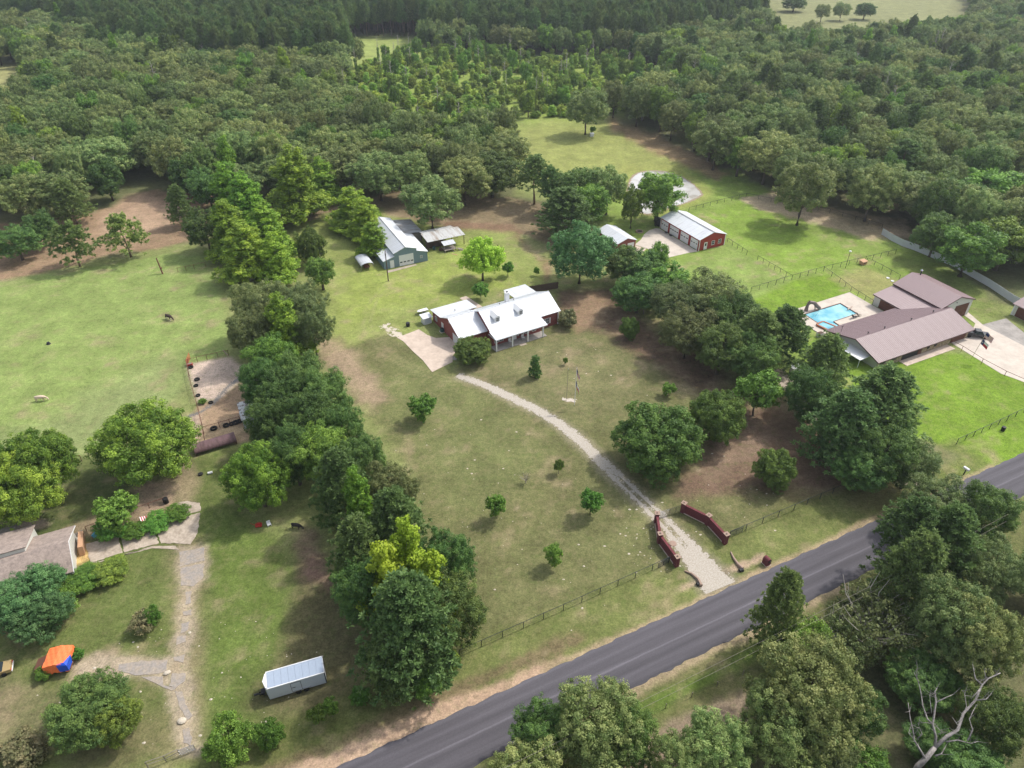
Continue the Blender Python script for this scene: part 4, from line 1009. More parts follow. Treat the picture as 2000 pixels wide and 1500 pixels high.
for c_ in CAND:
    _, kind, xx, yy, H, W, zone_ = c_
    fr = abs(xx) < .70*yy+14
    if nind < max(0, 296-len(NEAR)) and zone_ in ('wood', 'road') and fr:
        key = 'road' if zone_ == 'road' else ('wood_r' if xx > 12 else 'wood_l'); a, g = TXT[key]
        plant(kind, (xx, yy), H, W, WORD[kind]+' '+a, WORD[kind]+' '+g); nind += 1
    else: MASS.append((kind, xx, yy, H, W))

def scatter_mass(name, items, kinds):
    """one object: points carrying scale, turn and variant; each point holds a tree"""
    items = [i for i in items if i[0] in kinds]
    if not items: return
    vars_ = [(k, j) for k in kinds for j in range(len(PROTO[k]))]; idx = {v_: i for i, v_ in enumerate(vars_)}
    me = bpy.data.meshes.new(name); me.vertices.add(len(items)); me.vertices.foreach_set('co', np.array([(i[1], i[2], 0) for i in items], np.float32).ravel())
    sc, rz, va = [], [], []
    for k, x_, y_, H, W in items:
        j = random.randrange(len(PROTO[k])); p = PROTO[k][j]; sc += [W/p['W'], W/p['W'], H/p['H']]; rz += [0, 0, random.uniform(0, 6.28)]; va.append(idx[(k, j)])
    a = me.attributes.new('size', 'FLOAT_VECTOR', 'POINT'); a.data.foreach_set('vector', np.array(sc, np.float32))
    a = me.attributes.new('turn', 'FLOAT_VECTOR', 'POINT'); a.data.foreach_set('vector', np.array(rz, np.float32))
    a = me.attributes.new('variant', 'INT', 'POINT'); a.data.foreach_set('value', np.array(va, np.int32))
    o = bpy.data.objects.new(name, me); COL.objects.link(o); tag(o, kind='stuff')
    g = bpy.data.node_groups.new(name, 'GeometryNodeTree')
    g.interface.new_socket('Geometry', in_out='INPUT', socket_type='NodeSocketGeometry'); g.interface.new_socket('Geometry', in_out='OUTPUT', socket_type='NodeSocketGeometry')
    gi = g.nodes.new('NodeGroupInput'); gout = g.nodes.new('NodeGroupOutput'); jn = g.nodes.new('GeometryNodeJoinGeometry')
    def named(nm, ty):
        q = g.nodes.new('GeometryNodeInputNamedAttribute'); q.data_type = ty; q.inputs['Name'].default_value = nm; return q.outputs['Attribute']
    s_, r_, v_ = named('size', 'FLOAT_VECTOR'), named('turn', 'FLOAT_VECTOR'), named('variant', 'INT')
    m2p = g.nodes.new('GeometryNodeMeshToPoints'); g.links.new(gi.outputs[0], m2p.inputs['Mesh'])
    for (k, j), i in idx.items():
        cmp_ = g.nodes.new('FunctionNodeCompare'); cmp_.data_type = 'INT'; cmp_.operation = 'EQUAL'; ins_ = [q for q in cmp_.inputs if q.type == 'INT']; g.links.new(v_, ins_[0]); ins_[1].default_value = i
        ip = g.nodes.new('GeometryNodeInstanceOnPoints'); g.links.new(m2p.outputs[0], ip.inputs['Points']); g.links.new(cmp_.outputs[0], ip.inputs['Selection']); g.links.new(s_, ip.inputs['Scale']); g.links.new(r_, ip.inputs['Rotation'])
        jj = g.nodes.new('GeometryNodeJoinGeometry')
        for part in ('t', 'c'):
            oi = g.nodes.new('GeometryNodeObjectInfo'); oi.transform_space = 'ORIGINAL'; oi.inputs['Object'].default_value = PROTO[k][j][part]; oi.inputs['As Instance'].default_value = True; g.links.new(oi.outputs['Geometry'], jj.inputs[0])
        gti = g.nodes.new('GeometryNodeGeometryToInstance'); g.links.new(jj.outputs[0], gti.inputs[0]); g.links.new(gti.outputs[0], ip.inputs['Instance']); g.links.new(ip.outputs[0], jn.inputs[0])
    g.links.new(jn.outputs[0], gout.inputs[0])
    md = o.modifiers.new('trees', 'NODES'); md.node_group = g
    return o
scatter_mass('far_forest', MASS, ['oak', 'dark', 'pine', 'elm', 'bright', 'gum', 'snag'])
scatter_mass('clearing_undergrowth', MASS, ['sapling', 'clump'])
for k_, ps in PROTO.items():
    for p in ps:
        for o in (p['c'], p['t']):
            if o.parent is None and o.name not in USED: o.hide_render = True
# trunks and crowns that stand nowhere yet are only drawn as part of the far mass
print('TREES individual', len(TREES), 'mass', len(MASS))
# ------------------------------------------------------------------ buildings
def Lc(e, u, v, z=0.0):
    """local coordinates, in the frame of a thing, of the point seen at u, v at height z"""
    m = Matrix.Translation(e.location) @ Matrix.Rotation(e.rotation_euler[2], 4, 'Z')
    return m.inverted() @ P(u, v, z)

def window(par, c, w, h, face='-y', frame='white', mull=True, t=.07, name='window'):
    """frame with a recessed pane; c is the middle of the opening on the wall face"""
    def bx(b, u0, u1, z0, z1, d0, d1):
        if face == '-y': b.box(c[0]+u0, c[0]+u1, c[1]-d1, c[1]-d0, c[2]+z0, c[2]+z1)
        elif face == '-x': b.box(c[0]-d1, c[0]-d0, c[1]+u0, c[1]+u1, c[2]+z0, c[2]+z1)
        else: b.box(c[0]+d0, c[0]+d1, c[1]+u0, c[1]+u1, c[2]+z0, c[2]+z1)
    b = MB(); W, H = w/2, h/2
    bx(b, -W-t, -W, -H-t, H+t, .002, .08); bx(b, W, W+t, -H-t, H+t, .002, .08); bx(b, -W, W, -H-t, -H, .002, .09); bx(b, -W, W, H, H+t, .002, .08)
    if mull: bx(b, -W, W, -.025, .025, .002, .06); bx(b, -.02, .02, -H, -.025, .002, .058); bx(b, -.02, .02, .025, H, .002, .058)
    f = b.build(name, M[frame], par); g = MB(); bx(g, -W, W, -H, H, .003, .02); g.build('pane', M['glass'], f); return f

def sect_door(par, c, w, h, face='-y', m='white', panes=0, rows=4, prow=2, name='garage_door'):
    """sectional door: rows of panels with gaps between, optional row of small panes"""
    def bx(b, u0, u1, z0, z1, d0, d1):
        if face == '-y': b.box(c[0]+u0, c[0]+u1, c[1]-d1, c[1]-d0, c[2]+z0, c[2]+z1)
        elif face == '-x': b.box(c[0]-d1, c[0]-d0, c[1]+u0, c[1]+u1, c[2]+z0, c[2]+z1)
        else: b.box(c[0]+d0, c[0]+d1, c[1]+u0, c[1]+u1, c[2]+z0, c[2]+z1)
    b = MB(); hh = h/rows
    bx(b, -w/2, w/2, 0, h, .004, .02)
    for i in range(rows): bx(b, -w/2+.03, w/2-.03, i*hh+.02, (i+1)*hh-.02, .021, .06)
    d = b.build(name, M[m], par)
    for k in range(panes):
        u = -w/2+w*(k+.5)/panes; g = MB(); bx(g, u-w*.085, u+w*.085, prow*hh+.14, prow*hh+.14+hh*.42, .062, .075); g.build('pane', M['glass'], d)
    return d

def plain_door(par, c, w, h, face='-y', m='white', glass=False):
    def bx(b, u0, u1, z0, z1, d0, d1):
        if face == '-y': b.box(c[0]+u0, c[0]+u1, c[1]-d1, c[1]-d0, c[2]+z0, c[2]+z1)
        elif face == '-x': b.box(c[0]-d1, c[0]-d0, c[1]+u0, c[1]+u1, c[2]+z0, c[2]+z1)
        else: b.box(c[0]+d0, c[0]+d1, c[1]+u0, c[1]+u1, c[2]+z0, c[2]+z1)
    b = MB(); bx(b, -w/2, w/2, 0, h, .004, .05); bx(b, -w/2-.08, -w/2, 0, h+.08, .003, .08); bx(b, w/2, w/2+.08, 0, h+.08, .003, .08); bx(b, -w/2, w/2, h, h+.08, .003, .08)
    d = b.build('door', M[m], par)
    if glass: g = MB(); bx(g, -w*.3, w*.3, h*.5, h*.9, .052, .06); g.build('pane', M['glass'], d)
    k = MB(); bx(k, w*.34, w*.34+.07, h*.45, h*.45+.07, .052, .11); k.build('handle', M['chrome'], d); return d

def rib_slab(b, pts, t, sp=.45, rh=.035, rw=.05):
    """sloping roof sheet with raised seams running down the slope: pts = eave0, eave1, ridge1, ridge0"""
    b.slab(pts, t); e0, e1, r1, r0 = [Vector(p) for p in pts]; n = max(2, int((e1-e0).length/sp))
    for i in range(n+1):
        f = (i+.02)/(n+.04); a, c = e0.lerp(e1, f), r0.lerp(r1, f); d = (e1-e0).normalized()*rw*.5; z = Vector((0, 0, rh)); o = Vector((0, 0, .004))
        b.add([a-d+o, a+d+o, c+d+o, c-d+o, a-d*.6+z, a+d*.6+z, c+d*.6+z, c-d*.6+z], [(4, 5, 6, 7), (0, 1, 5, 4), (1, 2, 6, 5), (2, 3, 7, 6), (3, 0, 4, 7)])
    return b

def posts(par, pts, z0, z1, s, m, name='post'):
    first = None
    for p in pts:
        if first is None: b = MB(); b.box(-s/2, s/2, -s/2, s/2, 0, 1); first = b.build(name, m, par); q = first
        else: q = first.copy(); COL.objects.link(q)
        h = p[2] if len(p) > 2 else z1
        q.location = (p[0], p[1], z0); q.scale = (1, 1, h-z0)

# --- farmhouse
A = math.radians(30.3)
h = empty('farmhouse', P(969.6, 687.2), A, 'red brick farmhouse with white metal roof, two dormers and a columned porch', 'house')
b = MB(); b.extr_x([(3.4, 0), (3.4, 3.62), (8.3, 6.05), (13.4, 3.55), (13.4, 0)], .45, 18.5); b.build('wall', M['brick'], h)
b = MB(); b.box(.46, 13.1, 2.3, 3.39, 0, 3.3); b.build('wall', M['brick'], h)['label'] = 'brick wall under the porch'
b = MB(); b.extr_x([(5.1, 0), (5.1, 2.85), (10.4, 5.18), (14.5, 3.35), (19.6, 2.75), (19.6, 0)], -6.3, .43); b.build('wall', M['brick'], h)['label'] = 'brick wall of the garage wing'
b = MB(); b.box(.44, 2.6, 13.72, 19.6, 0, 2.72); b.build('wall', M['brick'], h)
b = MB(); rib_slab(b, [(.1, 2.95, 3.58), (18.9, 2.95, 3.58), (18.9, 8.3, 6.24), (.1, 8.3, 6.24)], .12); rib_slab(b, [(18.9, 13.9, 3.5), (.1, 13.9, 3.5), (.1, 8.3, 6.24), (18.9, 8.3, 6.24)], .12)
rib_slab(b, [(-.1, -.05, 3.02), (13.4, -.05, 3.02), (13.4, 2.95, 3.588), (-.1, 2.95, 3.588)], .10); b.box(.1, 18.9, 8.18, 8.42, 6.24, 6.31)
b.build('roof', M['white_roof'], h)
b = MB(); rib_slab(b, [(-6.7, 4.7, 2.86), (.5, 4.7, 2.86), (.5, 10.4, 5.36), (-6.7, 10.4, 5.36)], .12); rib_slab(b, [(.5, 14.5, 3.5), (-6.7, 14.5, 3.5), (-6.7, 10.4, 5.36), (.5, 10.4, 5.36)], .12)
rib_slab(b, [(2.95, 20.0, 2.88), (-6.7, 20.0, 2.88), (-6.7, 14.5, 3.5), (2.95, 14.5, 3.5)], .10); b.box(-6.7, .4, 10.3, 10.5, 5.36, 5.42)
b.slab([(-5.2, 14.0, 3.78), (-4.7, 13.6, 3.96), (-1.6, 17.2, 3.30), (-1.9, 17.6, 3.26)], .05)
b.build('roof', M['white_roof'], h)['label'] = 'white metal roof over the garage wing'
b = MB(); rib_slab(b, [(19.4, 19.9, 2.75), (13.2, 19.9, 2.75), (13.2, 14.12, 3.1), (19.4, 14.12, 3.1)], .10); b.build('roof', M['white_roof'], h)['label'] = 'white roof over the back patio'
posts(h, [(13.4, 19.6), (16.3, 19.6), (19.2, 19.6)], 0, 2.66, .14, M['white'])
b = MB(); b.box(-.15, 13.3, -.05, 2.29, 0, .14); b.build('porch_floor', M['grey_concrete'], h)
b = MB(); b.box(-.1, 13.3, -.02, .12, 2.80, 2.92); b.box(-.13, -.02, .13, 3.3, 2.80, 2.92); b.build('beam', M['white'], h)
posts(h, [(.05, .05), (4.15, .05), (8.2, .05), (12.25, .05)], .14, 2.80, .26, M['white'], 'column')
for x_ in (1.3, 2.55, 9.3, 11.2): window(h, (x_, 2.3, 1.6), .95, 1.5)
plain_door(h, (5.9, 2.3, .14), 1.05, 2.1, glass=True)
for x_ in (6.95, 8.4): b = MB(); b.box(x_-.14, x_+.14, 2.23, 2.295, .85, 2.3); b.build('shutter', M['white'], h)
for x_ in (14.6, 15.55): window(h, (x_, 3.4, 1.6), .8, 1.35)
b = MB(); b.box(16.15, 16.4, 3.3, 3.38, .85, 2.35); b.build('shutter', M['white'], h)
b = MB(); b.box(18.35, 18.6, 3.25, 3.395, 0, 3.1); b.box(-6.42, -6.305, 4.95, 5.2, 0, 2.4); b.build('corner_trim', M['white'], h)
sect_door(h, (-6.3, 7.2, .02), 3.3, 2.3, '-x', 'white', 0, 4)
plain_door(h, (-6.3, 14.2, .02), .9, 2.0, '-x')
window(h, (-6.3, 17.6, 1.5), .9, 1.0, '-x')
b = MB(); b.box(-6.36, -6.302, 10.2, 10.6, 3.9, 4.5); b.build('gable_vent', M['white'], h)
for dx, nm in ((3.0, 0), (9.1, 1)):
    d = MB(); d.box(dx-.7, dx+.7, 4.75, 4.83, 4.4, 5.5); d.extr_y([(dx-.7, 5.501), (dx+.7, 5.501), (dx, 6.02)], 4.75, 4.83)
    for sx in (-.7, .62): d.add([(dx+sx, 4.83, 4.4), (dx+sx+.08, 4.83, 4.4), (dx+sx+.08, 4.83, 5.5), (dx+sx, 4.83, 5.5), (dx+sx, 6.85, 5.5), (dx+sx+.08, 6.85, 5.5)], [(0, 3, 4), (1, 5, 2), (3, 2, 5, 4), (0, 1, 2, 3), (0, 4, 5, 1)])
    d.slab([(dx-.92, 4.6, 5.46), (dx, 4.6, 6.12), (dx, 8.0, 6.12), (dx-.92, 6.7, 5.46)], .06); d.slab([(dx, 4.6, 6.122), (dx+.92, 4.6, 5.462), (dx+.92, 6.7, 5.462), (dx, 8.0, 6.122)], .06)
    d.build('dormer', M['white'], h); wd = window(h, (dx, 4.75, 5.08), .62, .78, frame='cream')
b = MB(); b.box(8.6, 9.5, 10.6, 11.4, 4.0, 7.3); b.box(8.5, 9.6, 10.5, 11.5, 7.301, 7.42); b.build('chimney', M['white'], h)
b = MB(); b.box(8.85, 9.25, 10.85, 11.15, 7.421, 7.6); b.build('chimney_cap', M['dark'], h)
for p in ((6.3, 9.6), (10.2, 9.8), (-2.3, 15.6)):
    b = MB(); b.tube([(p[0], p[1], 2.5), (p[0], p[1], 6.0 if p[1] < 12 else 3.9)], .09, 8); b.build('vent_pipe', M['grey_wood'], h)
for px in ((1197, 0), (1350, 0)):
    c_ = Lc(h, 800+px[0]/6.25, 540+785/6.25 if px[0] < 1300 else 540+735/6.25)
    k = empty('porch_chair', h.matrix_world @ Vector((0, 0, 0)), 0)
    k.location = (Matrix.Translation(h.location) @ Matrix.Rotation(A, 4, 'Z')) @ Vector((c_.x, 1.5, .14)); k.rotation_euler = (0, 0, A)
    tag(k, 'white round-backed chair on the farmhouse porch, '+('left of the front door' if px[0] < 1300 else 'right of the front door'), 'chair', 'chairs on the farmhouse porch')
    b = MB(); b.box(-.3, .3, -.3, .28, .36, .42); b.build('seat', M['white'], k)
    b = MB(); b.tube([(-.34, .28, .4), (-.4, .34, .8), (-.2, .36, 1.15), (.2, .36, 1.15), (.4, .34, .8), (.34, .28, .4)], .03, 6); b.box(-.3, .3, .3, .34, .45, 1.05); b.build('backrest', M['white'], k)
    for sx in (-.27, .24):
        for sy in (-.28, .24): b = MB(); b.box(sx, sx+.05, sy, sy+.05, 0, .36); b.build('leg', M['white'], k)

# --- ground slabs by the farmhouse
def ground_slab(name, pts, m, z=.05):
    b = MB(); b.prism([P(*p)[:2] for p in pts][::-1] if False else [P(*p)[:2] for p in pts], -.1, z); o = b.build(name, M[m]); return tag(o, kind='structure')
ground_slab('concrete_driveway', [(776, 660), (818, 643.5), (835, 655), (852, 660.5), (880, 658.5), (897, 676), (888, 690), (884, 695), (884, 707), (844, 727), (826, 704), (805, 685), (788, 667)], 'concrete', .06)
ground_slab('patio', [(897.6, 582.4), (910.4, 578.4), (942, 599), (929, 603)], 'concrete')
ground_slab('walkway', [(884, 696), (905, 700), (902, 704), (884, 703)], 'grey_concrete', .04)
ground_slab('doorstep', [(1010, 672), (1022, 668), (1030, 672.5), (1018, 676)], 'old_concrete', .05)
def keep_pad(u, tt, px, py): return .9-np.abs(tt)/1.3+fbm(px, py, .8, 21)*1.2-.2
o = ragged_strip('gravel_patch', [P(*p)[:2] for p in [(748, 634), (760, 642), (775, 652), (790, 660)]], 1.6, keep_pad, M['stone'], .02, .12); tag(o, kind='structure')

u_ = empty('air_conditioner', P(864, 648), A, 'green-black air conditioner beside the farmhouse garage wall', 'air conditioner')
b = MB(); b.lathe([(.48, .12), (.5, .2), (.5, .85), (.44, .95)], 16); b.build('casing', M['ac_green'], u_)
b = MB(); b.lathe([(.3, .951), (.3, .99), (.05, 1.0)], 12); b.build('fan_guard', M['dark'], u_); b = MB(); b.box(-.6, .6, -.6, .6, 0, .119); b.build('pad', M['pale_concrete'], u_)
u_ = empty('burn_barrel', P(797, 637), 0, 'dark rusty barrel on the grass left of the farmhouse', 'barrel')
b = MB(); b.lathe([(.45, 0), (.47, .3), (.45, .32), (.47, .6), (.45, .62), (.46, .9)], 14); b.build('drum', M['dark'], u_); b = MB(); b.lathe([(.46, .901), (.46, .93), (.1, .96)], 14); b.build('lid', M['black_iron'], u_)
u_ = empty('utility_hut', P(836, 633), A, 'small white hut with a flat white roof at the back of the garage wing', 'shed')
b = MB(); b.box(-1.0, 1.0, 0, 1.7, 0, 1.75); b.build('wall', M['white'], u_); b = MB(); b.slab([(-1.25, -.3, 1.8), (1.25, -.3, 1.8), (1.25, 2.0, 1.95), (-1.25, 2.0, 1.95)], .08); b.build('roof', M['white_roof'], u_)
b = MB(); b.box(-.75, .75, -.06, -.005, .25, 1.45); b.build('door', M['trailer_white'], u_)
u_ = empty('covered_boat', P(826, 612), A, 'white covered skiff on a dark low trailer behind the white hut', 'boat')
b = MB()
b.add([(-1.5, 0, .9), (-1.0, -.55, .95), (1.3, -.6, .95), (1.3, .6, .95), (-1.0, .55, .95), (-1.1, 0, .45), (1.2, -.45, .45), (1.2, .45, .45), (-.6, 0, 1.15), (1.1, 0, 1.15)], [(0, 5, 6, 2, 1), (0, 4, 3, 7, 5), (2, 6, 7, 3), (5, 7, 6), (0, 1, 8), (1, 2, 9, 8), (2, 3, 9), (3, 4, 8, 9), (4, 0, 8)]); b.build('hull', M['white'], u_)
b = MB(); b.box(-2.1, 1.4, -.06, .06, .34, .44); b.box(.2, .3, -.8, .8, .28, .36); b.build('trailer_frame', M['dark'], u_)
for sy in (-.75, .6): b = MB(); b.lathe([(.05, 0), (.27, .0), (.27, .16), (.05, .16)], 12, (.25, sy, .27), Matrix.Rotation(-math.pi/2, 3, 'X')); b.build('wheel', M['rubber'], u_)
b = MB(); fa, fb = P(1034, 572), P(1092, 563); n = 40
for i in range(n):
    pass
f = empty('picket_fence', fa, math.atan2(fb.y-fa.y, fb.x-fa.x), 'dark brown board fence behind the right end of the farmhouse', 'fence'); Lf = (fb-fa).length
for i in range(int(Lf/.3)):
    if i == 0: b = MB(); b.box(0, .27, -.02, .02, 0, 1.85); q0 = b.build('plank', M['dark_wood'], f); q = q0
    else: q = q0.copy(); COL.objects.link(q)
    q.location = (i*.3, random.uniform(-.01, .01), random.uniform(0, .05))
b = MB(); b.box(0, Lf, .025, .09, .4, .5); b.box(0, Lf, .025, .09, 1.4, 1.5); b.build('rail', M['dark_wood'], f)

# --- workshop
A2 = math.radians(26.1); h = empty('workshop', P(751, 526.5), A2, 'blue-grey metal workshop with white roof and a wide white overhead door', 'workshop')
b = MB(); b.extr_y([(0, 0), (0, 2.35), (3.05, 3.2), (3.05, 4.0), (6.2, 5.2), (9.4, 4.3), (9.4, 3.55), (12.4, 2.75), (12.4, 0)], 0, 23); b.build('wall', M['steel_blue'], h)
b = MB(); rib_slab(b, [(2.85, 23.1, 4.02), (2.85, -.15, 4.02), (6.2, -.15, 5.32), (6.2, 23.1, 5.32)], .1, .9); b.build('roof', M['grey_roof'], h)['label'] = 'pale left slope of the workshop roof'
b = MB(); rib_slab(b, [(9.6, -.15, 4.34), (9.6, 23.1, 4.34), (6.2, 23.1, 5.322), (6.2, -.15, 5.322)], .1, .9); rib_slab(b, [(12.65, -.15, 2.78), (12.65, 13, 2.78), (9.4, 13, 3.68), (9.4, -.15, 3.68)], .1, .9); b.build('roof', M['white_roof_y'], h)
b = MB(); rib_slab(b, [(-.2, 23.1, 2.38), (-.2, -.15, 2.38), (3.05, -.15, 3.3), (3.05, 23.1, 3.3)], .1, .9); b.build('roof', M['white_roof_y'], h)
b = MB(); b.tube([(6.2, -.2, 5.36), (6.2, 23.1, 5.36)], .1, 6); b.build('ridge_cap', M['old_roof'], h)
sect_door(h, (6.35, 0, .05), 4.1, 3.1, '-y', 'white', 4, 4, 1)
plain_door(h, (2.25, 0, .05), .95, 2.1); window(h, (10.6, 0, 1.6), .5, .6)
b = MB(); b.box(9.42, 15.5, 13.01, 23, 0, 2.6); b.build('wall', M['grey_wood'], h)['label'] = 'weathered wall of the rear lean-to'
b = MB(); rib_slab(b, [(15.9, 12.9, 2.75), (15.9, 23.3, 2.75), (9.42, 23.3, 3.6), (9.42, 12.9, 3.6)], .08, .9); b.build('roof', M['old_roof'], h)['label'] = 'weathered grey roof of the rear lean-to'
ground_slab('workshop_apron', [(756, 529), (812, 515.5), (814, 518), (770, 530), (757, 533)], 'old_concrete', .03)
# pole shed beside it
A3 = math.radians(27.5); h = empty('pole_shed', P(838, 497), A3, 'open pole shed with a grey stained sheet roof right of the workshop', 'shed')
q = [Lc(h, 820, 456, 3.1), Lc(h, 835, 473, 3.0), Lc(h, 907, 456.5, 3.0), Lc(h, 889, 442, 3.25), Lc(h, 824, 452.5, 3.1), Lc(h, 879, 437.5, 2.8)]
x0, x1, y0, y1 = q[1].x, q[2].x, min(q[1].y, q[2].y), max(q[3].y, q[0].y)
b = MB(); rib_slab(b, [(x0, y0, 2.95), (x1, y0, 2.95), (x1, y1-1.2, 3.5), (x0, y1-1.2, 3.5)], .07, .8); rib_slab(b, [(x1-1.2, y1+1.5, 3.0), (x0+.4, y1+1.5, 3.0), (x0+.4, y1-1.19, 3.45), (x1-1.2, y1-1.19, 3.45)], .07, .8); b.build('roof', M['shed_roof'], h)
posts(h, [(x0+.3, y0+.3), (x0+3.8, y0+.3), (x0+7.4, y0+.3), (x1-.3, y0+.3), (x0+.3, y1-1, 3.3), (x1-.3, y1-1, 3.3), (x0+5.5, y1+1.2, 2.9)], 0, 2.8, .16, M['dark_wood'])
b = MB(); b.box(x0+.3, x0+5.4, y0+2.2, y0+2.3, 0, 2.4); b.build('wall', M['dark_wood'], h)
b = MB(); rib_slab(b, [(x0+3.9, y0-2.3, 2.0), (x0+7.6, y0-2.3, 2.0), (x0+7.6, y0-.2, 2.45), (x0+3.9, y0-.2, 2.45)], .06, .8); b.build('awning', M['grey_roof'], h)
for i in range(8):
    b = MB(); b.box(x0+3.9+i*.45, x0+4.32+i*.45, y0-2.9, y0-.4, .62, .7); b.build('deck_board', M['grey_wood'], h)
posts(h, [(x0+4.0, y0-2.2), (x0+7.4, y0-2.2)], 0, 1.95, .12, M['grey_wood']); posts(h, [(x0+4.1, y0-2.8), (x0+7.3, y0-2.8), (x0+4.1, y0-.6), (x0+7.3, y0-.6)], 0, .62, .14, M['grey_wood'], 'deck_leg')
b = MB()
for i in range(5): b.box(x0+7.8+i*.32, x0+8.05+i*.32, y0-3.4, y0-2.1, .6-i*.12-.05, .6-i*.12)
b.box(x0+7.8, x0+9.4, y0-3.4, y0-3.32, 0, .06); b.build('steps', M['grey_wood'], h)
for (du, dv, a_) in ((888, 497, .5), (884, 490, .9)):
    b = MB(); b.box(-.9, .9, -.14, .14, 0, .06); o = b.build('loose_board', M['tan_board' if du == 888 else 'grey_wood']); o.location = P(du, dv); o.rotation_euler = (0, 0, -a_); tag(o, 'pale loose board on the grass below the shed steps' if du == 888 else 'grey loose board lying against the shed steps', 'board')
for nm, (u, v) in zip(('blue-grey junk drum standing under the pole shed roof', 'dark junk crate under the pole shed roof by the steps'), ((848, 487), (862, 489))):
    o = MB()
    if 'drum' in nm: o.lathe([(.4, 0), (.42, .3), (.4, .33), (.42, .85), (.3, .9)], 12)
    else: o.box(-.6, .6, -.4, .4, 0, .5); o.box(-.65, .65, -.45, .45, .501, .56)
    q_ = o.build('junk_drum' if 'drum' in nm else 'junk_crate', M['ac_green' if 'drum' in nm else 'dark_wood']); q_.location = P(u, v); tag(q_, nm, 'drum' if 'drum' in nm else 'crate')
# arched carport
h = empty('carport', P(707, 531), A2, 'small arched grey metal carport left of the workshop', 'carport')
def arch(r_): return [(-1.7*r_, 0), (-1.75*r_, 1.5)]+[(1.75*r_*-math.cos(t_*math.pi/8), 1.5+.75*r_*math.sin(t_*math.pi/8)) for t_ in range(1, 8)]+[(1.75*r_, 1.5), (1.7*r_, 0)]
o_, i_ = arch(1.0), arch(.965); o_ = [(x_, z_*1.0+.03) for x_, z_ in o_]; b = MB(); o2, i2 = o_[1:-1], i_[1:-1]
for k in range(len(o2)-1):
    b.add([(o2[k][0]+1.7, 0, o2[k][1]), (o2[k+1][0]+1.7, 0, o2[k+1][1]), (o2[k+1][0]+1.7, 6, o2[k+1][1]), (o2[k][0]+1.7, 6, o2[k][1]), (i2[k][0]+1.7, 0, i2[k][1]), (i2[k+1][0]+1.7, 0, i2[k+1][1]), (i2[k+1][0]+1.7, 6, i2[k+1][1]), (i2[k][0]+1.7, 6, i2[k][1])], [(3, 2, 1, 0), (4, 5, 6, 7), (0, 1, 5, 4), (2, 3, 7, 6)])
b.build('roof', M['grey_roof'], h); posts(h, [(0, .1), (0, 3), (0, 5.9), (3.4, .1), (3.4, 3), (3.4, 5.9)], 0, 1.55, .08, M['grey_wood'])
o = MB(); o.box(-.7, .7, -.9, .9, .25, .75); o.box(-.5, .5, -.5, .7, .751, 1.15); q_ = o.build('stored_trailer', M['rust']); q_.location = P(716, 522); q_.rotation_euler = (0, 0, A2); tag(q_, 'rusty load stored under the arched carport', 'junk')

# --- red barn
A4 = math.atan2(185.26-201.36, 52.57-44.58); o0 = P(1289.5, 445.3)
h = empty('red_barn', (o0.x, o0.y, 0), A4, 'red metal barn with a white roof and four white overhead doors', 'barn')
Lb, Db = 18.0, 9.2
b = MB(); b.extr_x([(0, 0), (0, 3.35), (Db/2, 4.75), (Db, 3.35), (Db, 0)], 0, Lb); b.build('wall', M['barn_red'], h)
b = MB(); rib_slab(b, [(-.25, -.3, 3.36), (Lb+.25, -.3, 3.36), (Lb+.25, Db/2, 4.88), (-.25, Db/2, 4.88)], .1, .9); rib_slab(b, [(Lb+.25, Db+.3, 3.36), (-.25, Db+.3, 3.36), (-.25, Db/2, 4.88), (Lb+.25, Db/2, 4.88)], .1, .9); b.build('roof', M['white_roof'], h)
b = MB(); b.box(-.25, Lb+.25, Db/2-.2, Db/2+.2, 4.885, 4.95); b.build('ridge_cap', M['old_roof'], h)
for x_, w_ in ((1.95, 3.3), (6.55, 4.1), (11.4, 3.6), (15.8, 3.2)): sect_door(h, (x_, 0, .04), w_, 2.75, '-y', 'white', 3 if w_ < 4 else 4, 4, 2)
b = MB(); b.box(Lb+.002, Lb+.06, -.05, .16, 0, 3.3); b.box(Lb+.002, Lb+.06, Db-.16, Db+.05, 0, 3.3); b.box(-.12, .05, -.1, -.005, 0, 3.25); b.build('corner_trim', M['white'], h)
plain_door(h, (Lb, 2.3, .05), .95, 2.05, '+x', glass=True); window(h, (Lb, 4.9, 1.55), .95, 1.15, '+x'); window(h, (Lb, 7.3, 1.55), .95, 1.15, '+x')
ground_slab('barn_apron', [(1289, 447), (1363, 491), (1345, 494), (1306, 503), (1262, 485), (1240, 478), (1252, 468), (1258, 458), (1268, 450), (1280, 446)], 'pale_concrete', .05)
ground_slab('barn_apron', [(1240, 479), (1262, 486), (1250, 500), (1225, 500), (1205, 480)], 'concrete', .046)
for nm, lab, uv, m_ in (('garden_cart', 'dark barrow parked at the first barn door', (1301, 456), 'black_paint'), ('floor_jack', 'small dark machine at the second barn door', (1310, 461.5), 'dark')):
    k = empty(nm, P(*uv), A4, lab, 'barrow' if 'cart' in nm else 'machine'); b = MB(); b.add([(-.5, -.35, .45), (.5, -.35, .45), (.5, .35, .45), (-.5, .35, .45), (-.35, -.2, .2), (.3, -.2, .2), (.3, .2, .2), (-.35, .2, .2)], [(0, 1, 2, 3), (4, 7, 6, 5), (0, 4, 5, 1), (1, 5, 6, 2), (2, 6, 7, 3), (3, 7, 4, 0)]); b.build('tray', M[m_], k)
    b = MB(); b.lathe([(.18, -.05), (.18, .05)], 12, (-.5, 0, .18), Matrix.Rotation(math.pi/2, 3, 'X')); b.build('wheel', M['rubber'], k); b = MB(); b.tube([(.4, .2, .4), (1.0, .25, .6)], .025, 5); b.tube([(.4, -.2, .4), (1.0, -.25, .6)], .025, 5); b.build('handle', M['black_iron'], k)
